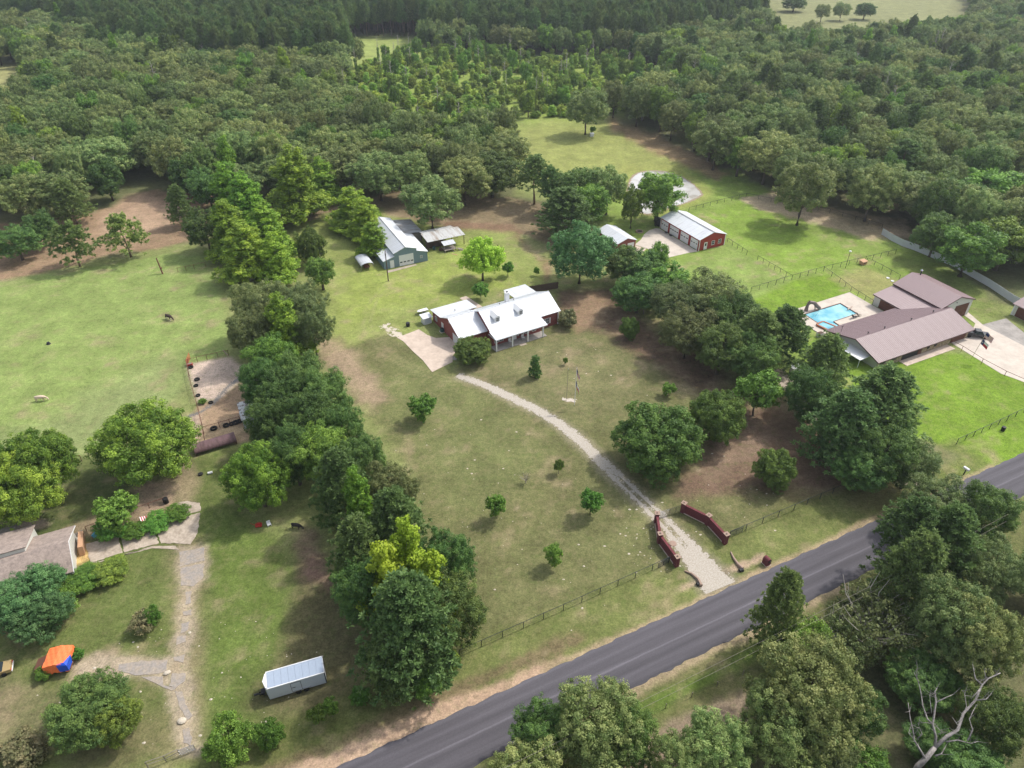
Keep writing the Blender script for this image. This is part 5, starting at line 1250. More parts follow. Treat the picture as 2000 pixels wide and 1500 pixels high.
k = empty('round_tank', P(1285, 440), 0, 'dark round tank at the far corner of the red barn', 'tank')
b = MB(); b.lathe([(1.1, -1.2), (1.15, -.9), (1.15, .9), (1.1, 1.2), (.3, 1.3)], 16, (0, 0, 1.2), Matrix.Rotation(math.pi/2, 3, 'X')); b.build('drum', M['dark'], k); b = MB(); b.box(-1.0, -.8, -1, 1, 0, .6); b.box(.8, 1.0, -1, 1, 0, .6); b.build('cradle', M['black_iron'], k)
k = empty('fire_pit', P(1249, 453), 0, 'round brick fire pit on bare soil by the barn apron', 'fire pit')
b = MB()
for i in range(14): a_ = i*math.pi/7; b.box(-.2, .2, -.12, .12, 0, .35, Matrix.Translation((1.0*math.cos(a_), 1.0*math.sin(a_), 0)) @ Matrix.Rotation(a_+math.pi/2, 4, 'Z'))
b.build('ring', M['cap_stone'], k); b = MB(); b.lathe([(.85, .02), (.85, .1), (.2, .14)], 14); b.build('ashes', M['dark'], k)
# small garage half hidden
o0 = P(1172, 470); h = empty('small_garage', (o0.x, o0.y, 0), A4, 'smaller garage with a white roof half hidden behind trees beside the barn', 'garage')
q0, q1 = Lc(h, 1173, 436, 3), Lc(h, 1196, 478, 3); q2 = Lc(h, 1222, 466, 3.6)
xa, xb = -1.5, 9.0; b = MB(); b.extr_x([(0, 0), (0, 2.7), (3, 3.7), (6, 2.7), (6, 0)], xa, xb); b.build('wall', M['brick'], h)
b = MB(); rib_slab(b, [(xa-.2, -.3, 2.7), (xb+.3, -.3, 2.7), (xb+.3, 3, 3.82), (xa-.2, 3, 3.82)], .1, .8); rib_slab(b, [(xb+.3, 6.3, 2.7), (xa-.2, 6.3, 2.7), (xa-.2, 3, 3.82), (xb+.3, 3, 3.82)], .1, .8); b.build('roof', M['white_roof'], h)
window(h, (xb, 2, 1.5), .9, 1.0, '+x'); sect_door(h, (xb, 4.4, .03), 2.2, 2.1, '+x')

# --- ranch house
A5 = math.radians(26.4); h = empty('ranch_house', P(1710, 721), A5, 'long low ranch house with a plum-coloured ribbed metal roof and stone front', 'house')
xe = Lc(h, 1904, 641.7, 2.5).x; rx = Lc(h, 1877, 612.5, 4.5)
b = MB(); b.extr_x([(0, 0), (0, 2.42), (6.0, 4.35), (13.6, 2.42), (13.6, 0)], 0, xe-1.0); b.build('wall', M['cream'], h)
b = MB(); b.box(-.06, xe-.94, -.09, -.005, 0, 2.35); b.build('stone_cladding', M['stone_wall'], h)
b = MB(); rib_slab(b, [(-1.0, -.8, 2.35), (xe, -.8, 2.35), (xe, 6.0, 4.52), (-1.0, 6.0, 4.52)], .1, .42, .05, .07); rib_slab(b, [(xe, 14.2, 2.35), (-1.0, 14.2, 2.35), (-1.0, 6.0, 4.52), (xe, 6.0, 4.52)], .1, .42, .05, .07)
b.build('roof', M['plum_roof'], h)
b = MB(); b.slab([(-1.06, -.85, 2.30), (-1.0, -.85, 2.30), (-1.0, 6.0, 4.47), (-1.06, 6.0, 4.47)], .18); b.slab([(-1.06, 6.0, 4.47), (-1.0, 6.0, 4.47), (-1.0, 14.25, 2.30), (-1.06, 14.25, 2.30)], .18); b.box(-1.0, xe, -.86, -.805, 2.14, 2.33); b.build('fascia', M['plum_trim'], h)
for x_ in (1.6, 5.0): window(h, (x_, -.09, 1.45), 1.3, .8, frame='dark')
b = MB(); b.box(7.6, 12.6, -.13, -.1, .12, 2.25); b.build('porch_shade_panel', M['dark'], h)  # flat dark panel, the recessed porch's shade put into its colour
for x_ in (15.9, 18.2): window(h, (x_, -.09, 1.4), .6, 1.1, frame='dark')
plain_door(h, (13.2, -.1, .05), 1.0, 2.05, m='door_brown'); sect_door(h, (xe-4.0, -.09, .03), 5.0, 2.15, m='door_brown')
b = MB(); b.box(xe-1.6, xe-.9, -.2, -.1, 0, 2.3); b.build('stone_pier', M['stone_wall'], h)
b = MB(); b.box(7.0, 22.5, -2.2, -.14, 0, .08); b.build('front_walk', M['concrete'], h)
q = [Lc(h, 1629, 662.5, 2.3), Lc(h, 1643, 655, 2.5), Lc(h, 1695, 688, 2.5), Lc(h, 1690, 695, 2.3)]
b = MB(); b.slab([(-3.2, 2.0, 2.05), (-.05, 2.0, 2.2), (-.05, 12.0, 2.2), (-3.2, 12.0, 2.05)], .12); b.build('patio_roof', M['white'], h)
posts(h, [(-3.0, 2.2), (-3.0, 5.4), (-3.0, 8.6), (-3.0, 11.8)], 0, 1.94, .1, M['white'])
for u, v in ((1694, 655), (1726, 645), (1778, 629), (1821, 613)):
    q = Lc(h, u, v, 4.0); z_ = 4.52-abs(q.y-6)*(.319 if q.y < 6 else .265); b = MB(); b.tube([(q.x, q.y, z_-.1), (q.x, q.y, z_+.4)], .08, 8); b.lathe([(.16, z_+.401), (.2, z_+.5), (.05, z_+.6)], 10, (q.x, q.y, 0)); b.build('vent_pipe', M['black_iron'], h)
q = Lc(h, 1642, 650, 3.0); b = MB(); b.tube([(q.x, q.y, 2.4), (q.x, q.y, 4.6)], .04, 6); b.box(q.x-.3, q.x+.3, q.y-.03, q.y+.03, 4.601, 4.7); b.build('antenna', M['black_iron'], h)
# hall behind the ranch house
A6 = math.radians(24.6); o0 = P(1839, 601, 4.4); h = empty('ranch_hall', (o0.x, o0.y, 0), A6, 'tall plum-roofed hall behind the ranch house with brown overhead doors', 'workshop')
b = MB(); b.extr_y([(.1, 0), (.1, 4.25), (5.5, 6.0), (10.9, 4.25), (10.9, 0)], 0, 13.4); b.build('wall', M['cream'], h)
b = MB(); rib_slab(b, [(-.2, 13.7, 4.28), (-.2, -.3, 4.28), (5.5, -.3, 6.15), (5.5, 13.7, 6.15)], .1, .5); rib_slab(b, [(11.2, -.3, 4.28), (11.2, 13.7, 4.28), (5.5, 13.7, 6.15), (5.5, -.3, 6.15)], .1, .5); b.build('roof', M['plum_roof_y'], h)
b = MB(); b.box(-.26, -.205, -.35, 13.7, 4.05, 4.30); b.box(11.205, 11.26, -.35, 13.7, 4.05, 4.30)
b.slab([(-.2, -.36, 4.26), (-.2, -.305, 4.26), (5.5, -.305, 6.13), (5.5, -.36, 6.13)], .2); b.slab([(5.5, -.36, 6.13), (5.5, -.305, 6.13), (11.2, -.305, 4.26), (11.2, -.36, 4.26)], .2); b.build('fascia', M['plum_trim'], h)
sect_door(h, (7.6, 0, .05), 4.6, 3.5, m='door_brown'); b = MB(); b.lathe([(.12, 0), (.12, .12)], 10, (5.0, -.02, 4.6), Matrix.Rotation(math.pi/2, 3, 'X')); b.build('lamp', M['dark'], h)
b = MB(); b.tube([(7.4, 12.6, 5.2), (7.4, 12.6, 6.6)], .16, 10); b.build('flue', M['dark'], h); b = MB(); b.lathe([(.3, 6.6), (.34, 6.75), (.08, 7.0)], 12, (7.4, 12.6, 0)); b.build('flue_cap', M['chrome'], h)
b = MB(); b.extr_y([(-6.0, 0), (-6.0, 2.75), (.05, 3.75), (.05, 0)], .5, 13.2); b.build('wall', M['cream'], h)['label'] = 'cream wall of the lean-to'
b = MB(); rib_slab(b, [(-6.4, 13.5, 2.78), (-6.4, .2, 2.78), (.05, .2, 3.86), (.05, 13.5, 3.86)], .1, .5); b.build('roof', M['plum_roof_y'], h)['label'] = 'lower plum roof of the lean-to'
b = MB(); b.box(-6.47, -6.405, .2, 13.5, 2.55, 2.78); b.build('fascia', M['plum_trim'], h)
sect_door(h, (-6.0, 8.6, .05), 5.6, 2.2, '-x', 'door_brown'); sect_door(h, (-6.0, 3.0, .05), 3.0, 2.2, '-x', 'door_brown')
# garage at the right edge
o0 = P(1974, 614); h = empty('brown_door_garage', (o0.x, o0.y, 0), math.radians(-65.4), 'garage with a brown overhead door cut off by the right edge', 'garage')
b = MB(); b.extr_x([(0, 0), (0, 2.9), (4.5, 4.3), (9, 2.9), (9, 0)], 0, 11); b.build('wall', M['cream'], h); b = MB(); rib_slab(b, [(-.4, -.4, 2.9), (11.4, -.4, 2.9), (11.4, 4.5, 4.42), (-.4, 4.5, 4.42)], .1, .5); rib_slab(b, [(11.4, 9.4, 2.9), (-.4, 9.4, 2.9), (-.4, 4.5, 4.42), (11.4, 4.5, 4.42)], .1, .5); b.build('roof', M['plum_roof'], h)
sect_door(h, (3.2, 0, .05), 4.6, 2.5, m='door_brown'); sect_door(h, (8.2, 0, .05), 3.8, 2.5, m='door_brown'); b = MB(); b.box(-.06, .2, -.08, -.005, 0, 2.8); b.build('corner_trim', M['white'], h)
ground_slab('ranch_driveway', [(1855, 668), (1876, 655), (1892, 660), (1905, 632), (1870, 606), (1880, 601), (1920, 635), (2300, 830), (2200, 830), (1996, 745), (1955, 730)], 'pale_concrete', .05)
ground_slab('garage_forecourt', [(1919, 634), (1965, 622), (2000, 650), (2250, 730), (2300, 826), (2100, 740)], 'grey_concrete', .046)
# pool
deck = [P(*p)[:2] for p in [(1534, 611), (1659, 571.5), (1727, 610), (1745, 622), (1655, 652), (1618, 661), (1600, 652)]]
pool = [P(*p)[:2] for p in [(1570, 614.5), (1641, 593), (1674.5, 613.5), (1628, 629), (1640, 637), (1617, 645)]]
def ring_mesh(outer, inner, z0, z1):
    """flat slab with a hole: bridged by triangulating with bmesh"""
    import bmesh
    bm = bmesh.new(); es = []
    for loop in (outer, inner):
        vs = [bm.verts.new((p[0], p[1], z1)) for p in loop]; es += [bm.edges.new((vs[i], vs[(i+1) % len(vs)])) for i in range(len(vs))]
    bmesh.ops.triangle_fill(bm, use_beauty=True, use_dissolve=False, edges=es)
    for f_ in bm.faces: 
        if f_.normal.z < 0: f_.normal_flip()
    r_ = bmesh.ops.extrude_face_region(bm, geom=list(bm.faces)); 
    for v_ in [g_ for g_ in r_['geom'] if isinstance(g_, bmesh.types.BMVert)]: v_.co.z = z0
    me = bpy.data.meshes.new('pool_deck'); bm.normal_update(); bm.to_mesh(me); bm.free(); return me
cx_ = sum(p[0] for p in pool)/len(pool); cy_ = sum(p[1] for p in pool)/len(pool)
me = ring_mesh(deck, pool, -.1, .14); me.materials.append(M['pale_concrete']); o = bpy.data.objects.new('pool_deck', me); COL.objects.link(o); tag(o, kind='structure')
k = empty('swimming_pool', (0, 0, 0), 0, 'turquoise swimming pool in the pale deck behind the ranch house', 'pool')
b = MB(); b.poly([(p[0], p[1], .03) for p in pool]); b.build('water', M['pool_water'], k)
inn = [(cx_+(p[0]-cx_)*.955, cy_+(p[1]-cy_)*.955) for p in pool]; n_ = len(pool)
for i in range(n_):
    j = (i+1) % n_; b = MB(); d_ = Vector((pool[j][0]-pool[i][0], pool[j][1]-pool[i][1])).normalized(); nn = Vector((-d_.y, d_.x))*.11; e_ = [Vector(pool[i])-nn+d_*.0, Vector(pool[j])-nn, Vector(pool[j])+nn*.6, Vector(pool[i])+nn*.6]
    b.prism([tuple(p) for p in e_], .02, .19+i*.004); b.build('coping', M['pool_edge'], k)
b = MB(); q = P(1588, 618, .1); b.tube([q+Vector((0, 0, 0)), q+Vector((.1, -.2, .8)), q+Vector((.3, -.5, .75)), q+Vector((.3, -.5, .1))], .03, 6); b.tube([q+Vector((.8, .3, 0)), q+Vector((.9, .1, .8)), q+Vector((1.1, -.2, .75)), q+Vector((1.1, -.2, .1))], .03, 6); b.build('ladder', M['chrome'], k)
b = MB(); q = P(1664, 600, .14); q2 = P(1655, 606, .14); b.tube([q+Vector((0, 0, .25)), q2+Vector((0, 0, .25))], .16, 4); b.build('diving_board', M['concrete'], k)
sp_ = [P(*p)[:2] for p in [(1596, 637), (1607, 632), (1630, 641.5), (1620, 648.5)]]
k = empty('hot_tub', (0, 0, 0), 0, 'raised brick-rimmed hot tub at the near end of the pool', 'hot tub')
for i in range(4):
    j = (i+1) % 4; d_ = Vector((sp_[j][0]-sp_[i][0], sp_[j][1]-sp_[i][1])).normalized(); nn = Vector((-d_.y, d_.x)); s_ = -1
    b = MB(); b.prism([tuple(Vector(sp_[i])-d_*.2), tuple(Vector(sp_[j])+d_*.2), tuple(Vector(sp_[j])+nn*.4*(1)+d_*0.0), tuple(Vector(sp_[i])+nn*.4)], .1, .55+.005*i); b.build('rim', M['coping'], k)
b = MB(); b.poly([(p[0], p[1], .46) for p in sp_]); b.build('water', M['pool_water'], k)
k = empty('pool_slide', P(1583, 606), 0, 'brown arched water slide at the far corner of the pool', 'slide')
T0, T1, T2 = P(1574, 607, .14)-k.location, P(1581, 590, 2.3)-k.location, P(1601, 602, .5)-k.location
b = MB(); mid = T1.lerp(T2, .45)+Vector((0, 0, .5)); b.tube([T1, mid, T1.lerp(T2, .75)+Vector((0, 0, .12)), T2], [.42, .45, .45, .42], 8); b.build('chute', M['slide'], k)
b = MB(); b.tube([T0, T0.lerp(T1, .5)+Vector((-.1, 0, .2)), T1], [.5, .36, .38], 8); b.build('ladder', M['slide'], k); b = MB(); b.tube([P(1592, 604, .14)-k.location, mid], .12, 6); b.build('support', M['slide'], k)
for u, v, m_, nm in ((1667, 621, 'black_iron', 'dark deck chair by the pool, nearest the water'), (1676, 617.5, 'grey_wood', 'grey deck chair beside the dark one by the pool')):
    k = empty('deck_chair', P(u, v, .14), .4, nm, 'chair'); b = MB(); b.box(-.3, .7, -.3, .3, .32, .37); b.build('seat', M[m_], k); b = MB(); b.box(0, .05, -.3, .3, 0, .8, Matrix.Translation((-.3, 0, .37)) @ Matrix.Rotation(-.5, 4, 'Y')); b.build('backrest', M[m_], k)
    for sx in (-.25, .6):
        for sy in (-.28, .24): b = MB(); b.box(sx, sx+.04, sy, sy+.04, 0, .32); b.build('leg', M[m_], k)
for u, v, nm, s_ in ((1552, 729, 'white boxy utility cart standing on the grass between the pines', 1), (1600, 657, 'white wooden planter at the near corner of the pool deck', .7)):
    k = empty('utility_cart' if s_ == 1 else 'planter', P(u, v), A5, nm, 'cart' if s_ == 1 else 'planter')
    b = MB(); b.box(-1.0*s_, 1.1*s_, -.7*s_, .7*s_, .35*s_, 1.35*s_); b.build('box', M['white'], k)
    if s_ == 1:
        b = MB(); b.box(-1.5, 1.0, -.75, .75, 1.8, 1.88); b.build('canopy', M['white'], k); posts(k, [(-1.3, -.65), (-1.3, .65), (.8, -.65), (.8, .65)], 1.351, 1.8, .05, M['chrome'])
        for sx in (-.7, .7):
            for sy in (-.8, .62): b = MB(); b.lathe([(.25, 0), (.25, .18), (.1, .19)], 12, (sx, sy, .25), Matrix.Rotation(-math.pi/2, 3, 'X')); b.build('wheel', M['rubber'], k)
    else: b = MB(); b.box(-.65, .72, -.44, .44, .946, 1.0); b.build('soil', M['dark_wood'], k); [MB().box(x_, x_+.1, -.4, .4, 0, .244).build('foot', M['white'], k) for x_ in (-.6, .5)]
k = empty('caravan', P(1378, 668), math.radians(-30), 'grey caravan parked under the belt of trees', 'caravan')
b = MB(); b.extr_y([(-3.2, .5), (-3.4, 1.6), (-2.9, 2.6), (2.9, 2.6), (3.2, 1.6), (3.1, .5)], -1.2, 1.2); b.build('body', M['trailer_white'], k); b = MB(); b.box(-2.6, 2.6, -1.21, -1.202, 1.0, 1.2); b.build('stripe', M['wine_brick'], k); window(k, (-1.2, -1.21, 1.8), 1.0, .6, frame='dark', mull=False); window(k, (1.4, -1.21, 1.8), 1.0, .6, frame='dark', mull=False)
for sx in (-.5, .5): b = MB(); b.lathe([(.36, 0), (.36, .22), (.15, .23)], 14, (sx, -1.2, .36), Matrix.Rotation(-math.pi/2, 3, 'X')); b.build('wheel', M['rubber'], k)
def keep_drive(u, tt, px, py): return 1.0-np.abs(tt)/1.9+fbm(px, py, 1.2, 33)*.8-.15
o = ragged_strip('shaded_drive', [P(*p)[:2] for p in [(1490, 700), (1535, 748), (1580, 800), (1640, 850), (1720, 900), (1800, 955)]], 2.0, keep_drive, M['old_concrete'], .02, .2); tag(o, kind='structure')

# --- shingled house on the left
A7 = math.radians(25); o0 = P(139.5, 1113, 2.6); h = empty('shingled_house', (o0.x, o0.y, 0), A7, 'old house with grey-brown shingle roof at the left edge', 'house')
b = MB(); b.extr_x([(.5, 0), (.5, 2.3), (3.9, 4.5), (9.2, 2.5), (9.2, 0)], -26, -.25); b.build('wall', M['cream'], h)
b = MB(); b.slab([(.15, -.1, 2.25), (.15, 3.9, 4.85), (-26.3, 3.9, 4.85), (-26.3, -.1, 2.25)], .14); b.build('roof', M['shingle'], h)
b = MB(); b.slab([(.15, 3.9, 4.852), (.15, 9.7, 2.62), (-26.3, 9.7, 2.62), (-26.3, 3.9, 4.852)], .14); b.build('roof', M['shingle'], h)
b = MB(); b.slab([(.16, -.12, 2.22), (.22, -.12, 2.22), (.22, 3.9, 4.80), (.16, 3.9, 4.80)], .2); b.slab([(.16, 3.9, 4.80), (.22, 3.9, 4.80), (.22, 9.72, 2.57), (.16, 9.72, 2.57)], .2); b.build('bargeboard', M['white'], h)
b = MB(); b.extr_x([(4.7, 2.6), (4.7, 5.15), (11.6, 3.0), (11.6, 0), (9.22, 0), (9.22, 2.6)], -26, -5.6); b.build('wall', M['cream'], h)['label'] = 'cream wall of the raised rear part'
b = MB(); b.slab([(-5.3, 4.6, 5.42), (-5.3, 11.9, 3.15), (-26.3, 11.9, 3.15), (-26.3, 4.6, 5.42)], .14); b.build('roof', M['shingle'], h)['label'] = 'raised rear roof section'
b = MB(); b.box(-.2, .5, 5.2, 8.8, 0, 1.9, Matrix.Translation((.4, 0, 0)) @ Matrix.Rotation(.12, 4, 'Y')); b.build('porch_side', M['tan_board'], h)
k = empty('old_tank', P(40, 1043), A7, 'weathered round-ended tank behind the shingled house', 'tank'); b = MB(); b.tube([(-4, 0, .9), (-3.6, 0, .9), (0, 0, .9), (.35, 0, .9)], [.5, .95, .95, .5], 14); b.build('drum', M['grey_wood'], k); b = MB(); b.box(-3, -2.8, -.8, .8, 0, .4); b.box(-.8, -.6, -.8, .8, 0, .4); b.build('cradle', M['dark_wood'], k)
for u, v, sx, nm, mm in ((155, 1044, .7, 'wooden pallet leaning at the corner of the shingled house', 'grey_wood'), (150, 1056, .5, 'pale board pile by the gable of the shingled house', 'pale_concrete')):
    k = empty('pallet' if sx == .7 else 'board_pile', P(u, v), A7+.3, nm, 'pallet' if sx == .7 else 'boards')
    for i in range(5): b = MB(); b.box(-.6+i*.25, -.42+i*.25, -.6, .6, .12+.01*i, .15+.01*i); b.build('plank', M[mm], k)
    b = MB(); b.box(-.62, .62, -.55, -.45, 0, .119); b.box(-.62, .62, .45, .55, 0, .119); b.build('runner', M[mm], k)
# old concrete drive: broken slabs, each its own piece
OD = empty('cracked_driveway', P(300, 1060), 0); tag(OD, kind='structure')
def od(pts, m_='old_concrete', z=.05):
    w = [P(*p) for p in pts]; b = MB(); c_ = sum((Vector(q_[:2]) for q_ in w), Vector((0, 0)))/len(w); out = []
    for i in range(len(w)):
        a0, a1 = Vector(w[i][:2]), Vector(w[(i+1) % len(w)][:2]); L_ = (a1-a0).length; k_ = max(1, int(L_/.45))
        for j in range(k_):
            q_ = a0.lerp(a1, j/k_); q_ = q_+(c_-q_).normalized()*random.uniform(.0, .22); out.append((q_.x-OD.location.x, q_.y-OD.location.y))
    b.prism(out, -.08, z+random.uniform(0, .03)); return b.build('slab', M[m_], OD)
for q in ([(165, 1063), (232, 1045), (240, 1080), (176, 1102)], [(234, 1044), (300, 1030), (312, 1062), (242, 1080)], [(302, 1029), (330, 1018), (392, 1000), (388, 1040), (372, 1064), (345, 1062), (314, 1062)], [(337, 986), (362, 978), (392, 982), (394, 998), (332, 1016)], [(178, 1104), (240, 1083), (300, 1066), (345, 1066), (352, 1074), (300, 1070), (180, 1100)]): od(q)
for q in ([(350, 1078), (400, 1068), (401, 1095), (350, 1108)], [(351, 1110), (400, 1098), (398, 1128), (378, 1146), (352, 1145)], [(362, 1155), (375, 1153), (374, 1180), (362, 1182)], [(356, 1195), (375, 1190), (376, 1202), (356, 1204)], [(354, 1218), (372, 1212), (368, 1232), (352, 1238)], [(346, 1243), (366, 1240), (364, 1254), (343, 1262)], [(336, 1283), (362, 1278), (360, 1296), (340, 1292)],
          [(232, 1297), (275, 1290), (330, 1288), (326, 1312), (300, 1318), (262, 1320), (230, 1310)], [(276, 1322), (318, 1320), (322, 1340), (345, 1345), (336, 1350), (308, 1338)], [(336, 1314), (364, 1314), (362, 1330), (340, 1348), (330, 1340)], [(342, 1350), (356, 1350), (368, 1385), (378, 1400), (366, 1408), (350, 1382)], [(356, 1424), (370, 1420), (376, 1440), (372, 1458), (358, 1452)]): od(q, 'old_asphalt', .03)
for q in ([(155, 1285), (200, 1278), (232, 1290), (226, 1312), (160, 1310)],): 
    pass
# ------------------------------------------------------------------ fences and gates
def fence(name, pts, label, cat='fence', hgt=1.35, spc=3.1, rp=.055, rails=(1.0,), rr=.045, m='pipe', wires=(.3, .55, .8), world_pts=False, skip_end=False):
    w = pts if world_pts else [P(*p) for p in pts]; w = [Vector((q.x, q.y, 0)) for q in w]
    f = empty(name, w[0], 0, label, cat); o = w[0]; first = None
    for i in range(len(w)-1):
        a, b_ = w[i]-o, w[i+1]-o; n = max(1, round((b_-a).length/spc))
        for j in range(n+(1 if i == len(w)-2 else 0)):
            p = a.lerp(b_, j/n)
            if first is None: bb = MB(); bb.tube([(0, 0, -.1), (0, 0, hgt)], rp, 7); first = bb.build('post', M[m], f); q = first
            else: q = first.copy(); COL.objects.link(q)
            q.location = (p.x, p.y, random.uniform(-.02, .02)); q.rotation_euler = (random.uniform(-.02, .02), random.uniform(-.02, .02), 0)
        for k in rails: bb = MB(); bb.tube([a+Vector((0, 0, hgt*k)), b_+Vector((0, 0, hgt*k))], rr, 6); bb.build('rail', M[m], f)
        if wires:
            bb = MB()
            for k in wires: bb.tube([a+Vector((0, 0, hgt*k)), b_+Vector((0, 0, hgt*k))], .013, 4)
            wo_ = bb.build('wire', M['black_iron'], f); wo_['kind'] = 'stuff'
    return f
fence('pipe_fence', [(898, 1281), (1100, 1192), (1306, 1099)], 'dark pipe fence along the road on the left of the brick gate')
fence('pipe_fence', [(1424, 1049), (1550, 996), (1674, 944)], 'dark pipe fence along the road on the right of the brick gate')
for pts, lab in (([(1440, 487), (1458, 498)], 'short dark fence stub beside the red barn gable'), ([(1420, 473), (1440, 487), (1462, 500)], 'dark pipe fence running from the corner of the red barn')): pass
fence('ranch_fence', [(1420, 473), (1440, 486), (1458, 498)], 'dark pipe fence running from the corner of the red barn', spc=2.6)
fence('ranch_fence', [(1479, 508), (1512, 527), (1546, 547)], 'dark pipe fence between the open gap and the long fence', spc=2.6)
fence('ranch_fence', [(1466, 571), (1546, 547), (1608, 530), (1689, 510.6), (1748, 496.6)], 'long dark pipe fence crossing the bright lawns behind the pool', spc=3.0, hgt=1.5)
fence('ranch_fence', [(1608, 530), (1639, 552), (1661, 569), (1703, 596)], 'dark pipe fence on the pool side of the dog run', spc=2.8)
fence('ranch_fence', [(1692, 512), (1722, 527), (1756, 546)], 'dark pipe fence on the far side of the dog run', spc=2.8)
fence('ranch_fence', [(1345, 413), (1400, 399), (1457, 385)], 'thin dark fence between the pond and the barn lawn', spc=3.2)
fence('ranch_fence', [(1457, 385), (1530, 400), (1620, 416), (1722, 446)], 'thin dark fence under the oaks behind the barn lawn', spc=4)
fence('ranch_fence', [(1848, 671), (1877, 686), (1916, 711), (1961, 735), (1999, 752), (2080, 795)], 'rusty pipe fence between the ranch driveway and the bright lawn', spc=4.4, m='rust', wires=())
fence('ranch_fence', [(1868, 867), (1932, 838), (1999, 806), (2120, 748)], 'dark pipe fence between the bright ranch lawn and the road', spc=2.5)
fence('pen_fence', [(366, 712), (372, 745), (385, 790), (395, 830), (402, 866)], 'rusty fence on the pasture side of the dirt pens', m='rust', spc=2.6)
fence('pen_fence', [(368, 712), (405, 703), (447, 694)], 'rusty fence at the top of the upper dirt pen', m='rust', spc=2.4)
fence('pen_fence', [(398, 845), (430, 836), (470, 824)], 'rusty fence behind the row of tyres in the lower pen', m='rust', spc=2.4)
fence('pasture_fence', [(116, 912), (143, 905), (160, 900)], 'old wire fence between pasture and farmyard trees', m='rust', spc=2.8)
fence('pasture_fence', [(348, 532), (380, 526), (402, 521)], 'wire fence at the top corner of the pasture', m='rust', spc=2.4)
fence('yard_fence', [(170, 1038), (262, 1003), (322, 982)], 'rusty wire fence along the creeper by the cracked drive', m='rust', spc=3, hgt=1.1)
fence('roadside_fence', [(1230, 1420), (1300, 1383), (1400, 1340), (1500, 1297)], 'old wire fence across the road along the bare strip', m='grey_wood', spc=4, hgt=1.0, rails=(), wires=(.5, .9))
fence('roadside_fence', [(290, 1500), (325, 1488), (352, 1475)], 'weathered rail fence left of the farmyard road gate', m='grey_wood', spc=2.5, rails=(1., .55))
def gate(name, a, b, label, bars=5, hgt=1.25, m='pipe', mid=True):
    g = empty(name, a, math.atan2(b.y-a.y, b.x-a.x), label, 'gate'); L_ = (b-a).length
    for i in range(bars): bb = MB(); bb.tube([(.08, 0, .2+i*(hgt-.2)/(bars-1)), (L_-.08, 0, .2+i*(hgt-.2)/(bars-1))], .042, 6); bb.build('bar', M[m], g)
    for x_ in (.08, L_*.5, L_-.08): bb = MB(); bb.tube([(x_, 0, .15), (x_, 0, hgt+.03)], .035, 6); bb.build('upright', M[m], g)
    return g
gate('entrance_gate', P(1281, 1014), P(1306, 1006), 'grey pipe gate leaf on the left half of the brick entrance', m='chrome', hgt=1.4)
gate('entrance_gate', P(1306, 1006), P(1332, 998), 'dark pipe gate leaf on the right half of the brick entrance', hgt=1.4)
gate('side_gate', P(1306, 1099), P(1284, 1111), 'low pipe gate closing the fence left of the brick entrance')
gate('side_gate', P(1424, 1049), P(1450, 1039), 'low pipe gate closing the fence right of the brick entrance')
gate('farmyard_gate', P(352, 1477), P(384, 1465), 'grey pipe gate of the farmyard at the bottom edge', m='chrome')
gate('pen_gate', P(366, 716), P(372, 700), 'red pipe gate at the corner of the upper dirt pen', m='red_paint', hgt=1.5)
g = empty('corner_post', P(318, 535), 0, 'thick leaning rusty post at the top corner of the pasture', 'post'); bb = MB(); bb.tube([(0, 0, -.1), (-.9, .9, 4.2)], [.2, .15], 8); bb.build('shaft', M['rust'], g); bb = MB(); bb.box(-.45, .05, .1, .5, 1.4, 1.7); bb.build('bracket', M['rust'], g)

# brick wing walls at the gate
def wing(pts, label):
    w = [P(*p) for p in pts]; o = w[0]; k = empty('brick_wall', o, 0, label, 'wall')
    for i in range(2):
        a, b_ = w[i]-o, w[i+1]-o; L_ = (b_-a).length; R_ = Matrix.Translation(a) @ Matrix.Rotation(math.atan2(b_.y-a.y, b_.x-a.x), 4, 'Z')
        bb = MB(); bb.box(.3, L_-.3, -.14, .14, 0, 1.75); q = bb.build('wall_panel', M['wine_brick'], k); q.matrix_local = R_
        bb = MB(); bb.box(.3, L_-.3, -.2, .2, 1.752, 1.84); q = bb.build('coping', M['wine_brick'], k); q.matrix_local = R_
        bb = MB(); bb.box(.3, L_-.3, -.24, .24, 0, .12); q = bb.build('footing', M['concrete'], k); q.matrix_local = R_
    for i, p in enumerate(w):
        p = p-o; a_ = (w[min(i+1, 2)]-w[max(i-1, 0)]); R_ = Matrix.Translation(p) @ Matrix.Rotation(math.atan2(a_.y, a_.x), 4, 'Z')
        bb = MB(); bb.box(-.32, .32, -.32, .32, 0, 2.0); bb.box(-.37, .37, -.37, .37, 2.002, 2.1); q = bb.build('pillar', M['wine_brick'], k); q.matrix_local = R_
        bb = MB(); bb.box(-.42, .42, -.42, .42, 2.102, 2.17); bb.lathe([(.12, 2.171), (.16, 2.3), (.04, 2.4)], 8); q = bb.build('cap', M['cap_stone'], k); q.matrix_local = R_
wing([(1333, 1000), (1381, 1024), (1415, 1061)], 'dark red brick wing wall with three pillars on the right of the gate')
wing([(1281, 1020), (1287, 1060), (1320, 1105)], 'dark red brick wing wall with three pillars on the left of the gate')
k = empty('brick_mailbox', P(1496, 1101), ROADZ, 'dark red brick mailbox with a rounded top beside the road', 'mailbox')
bb = MB(); bb.extr_y([(-.42, 0), (-.42, 1.0)]+[(-.42*math.cos(i*math.pi/8), 1.0+.42*math.sin(i*math.pi/8)) for i in range(1, 8)]+[(.42, 1.0), (.42, 0)], -.5, .5); bb.build('pillar', M['wine_brick'], k, bevel=.02)
bb = MB(); bb.box(-.2, .2, -.56, -.505, .75, 1.15); bb.build('door', M['black_iron'], k)
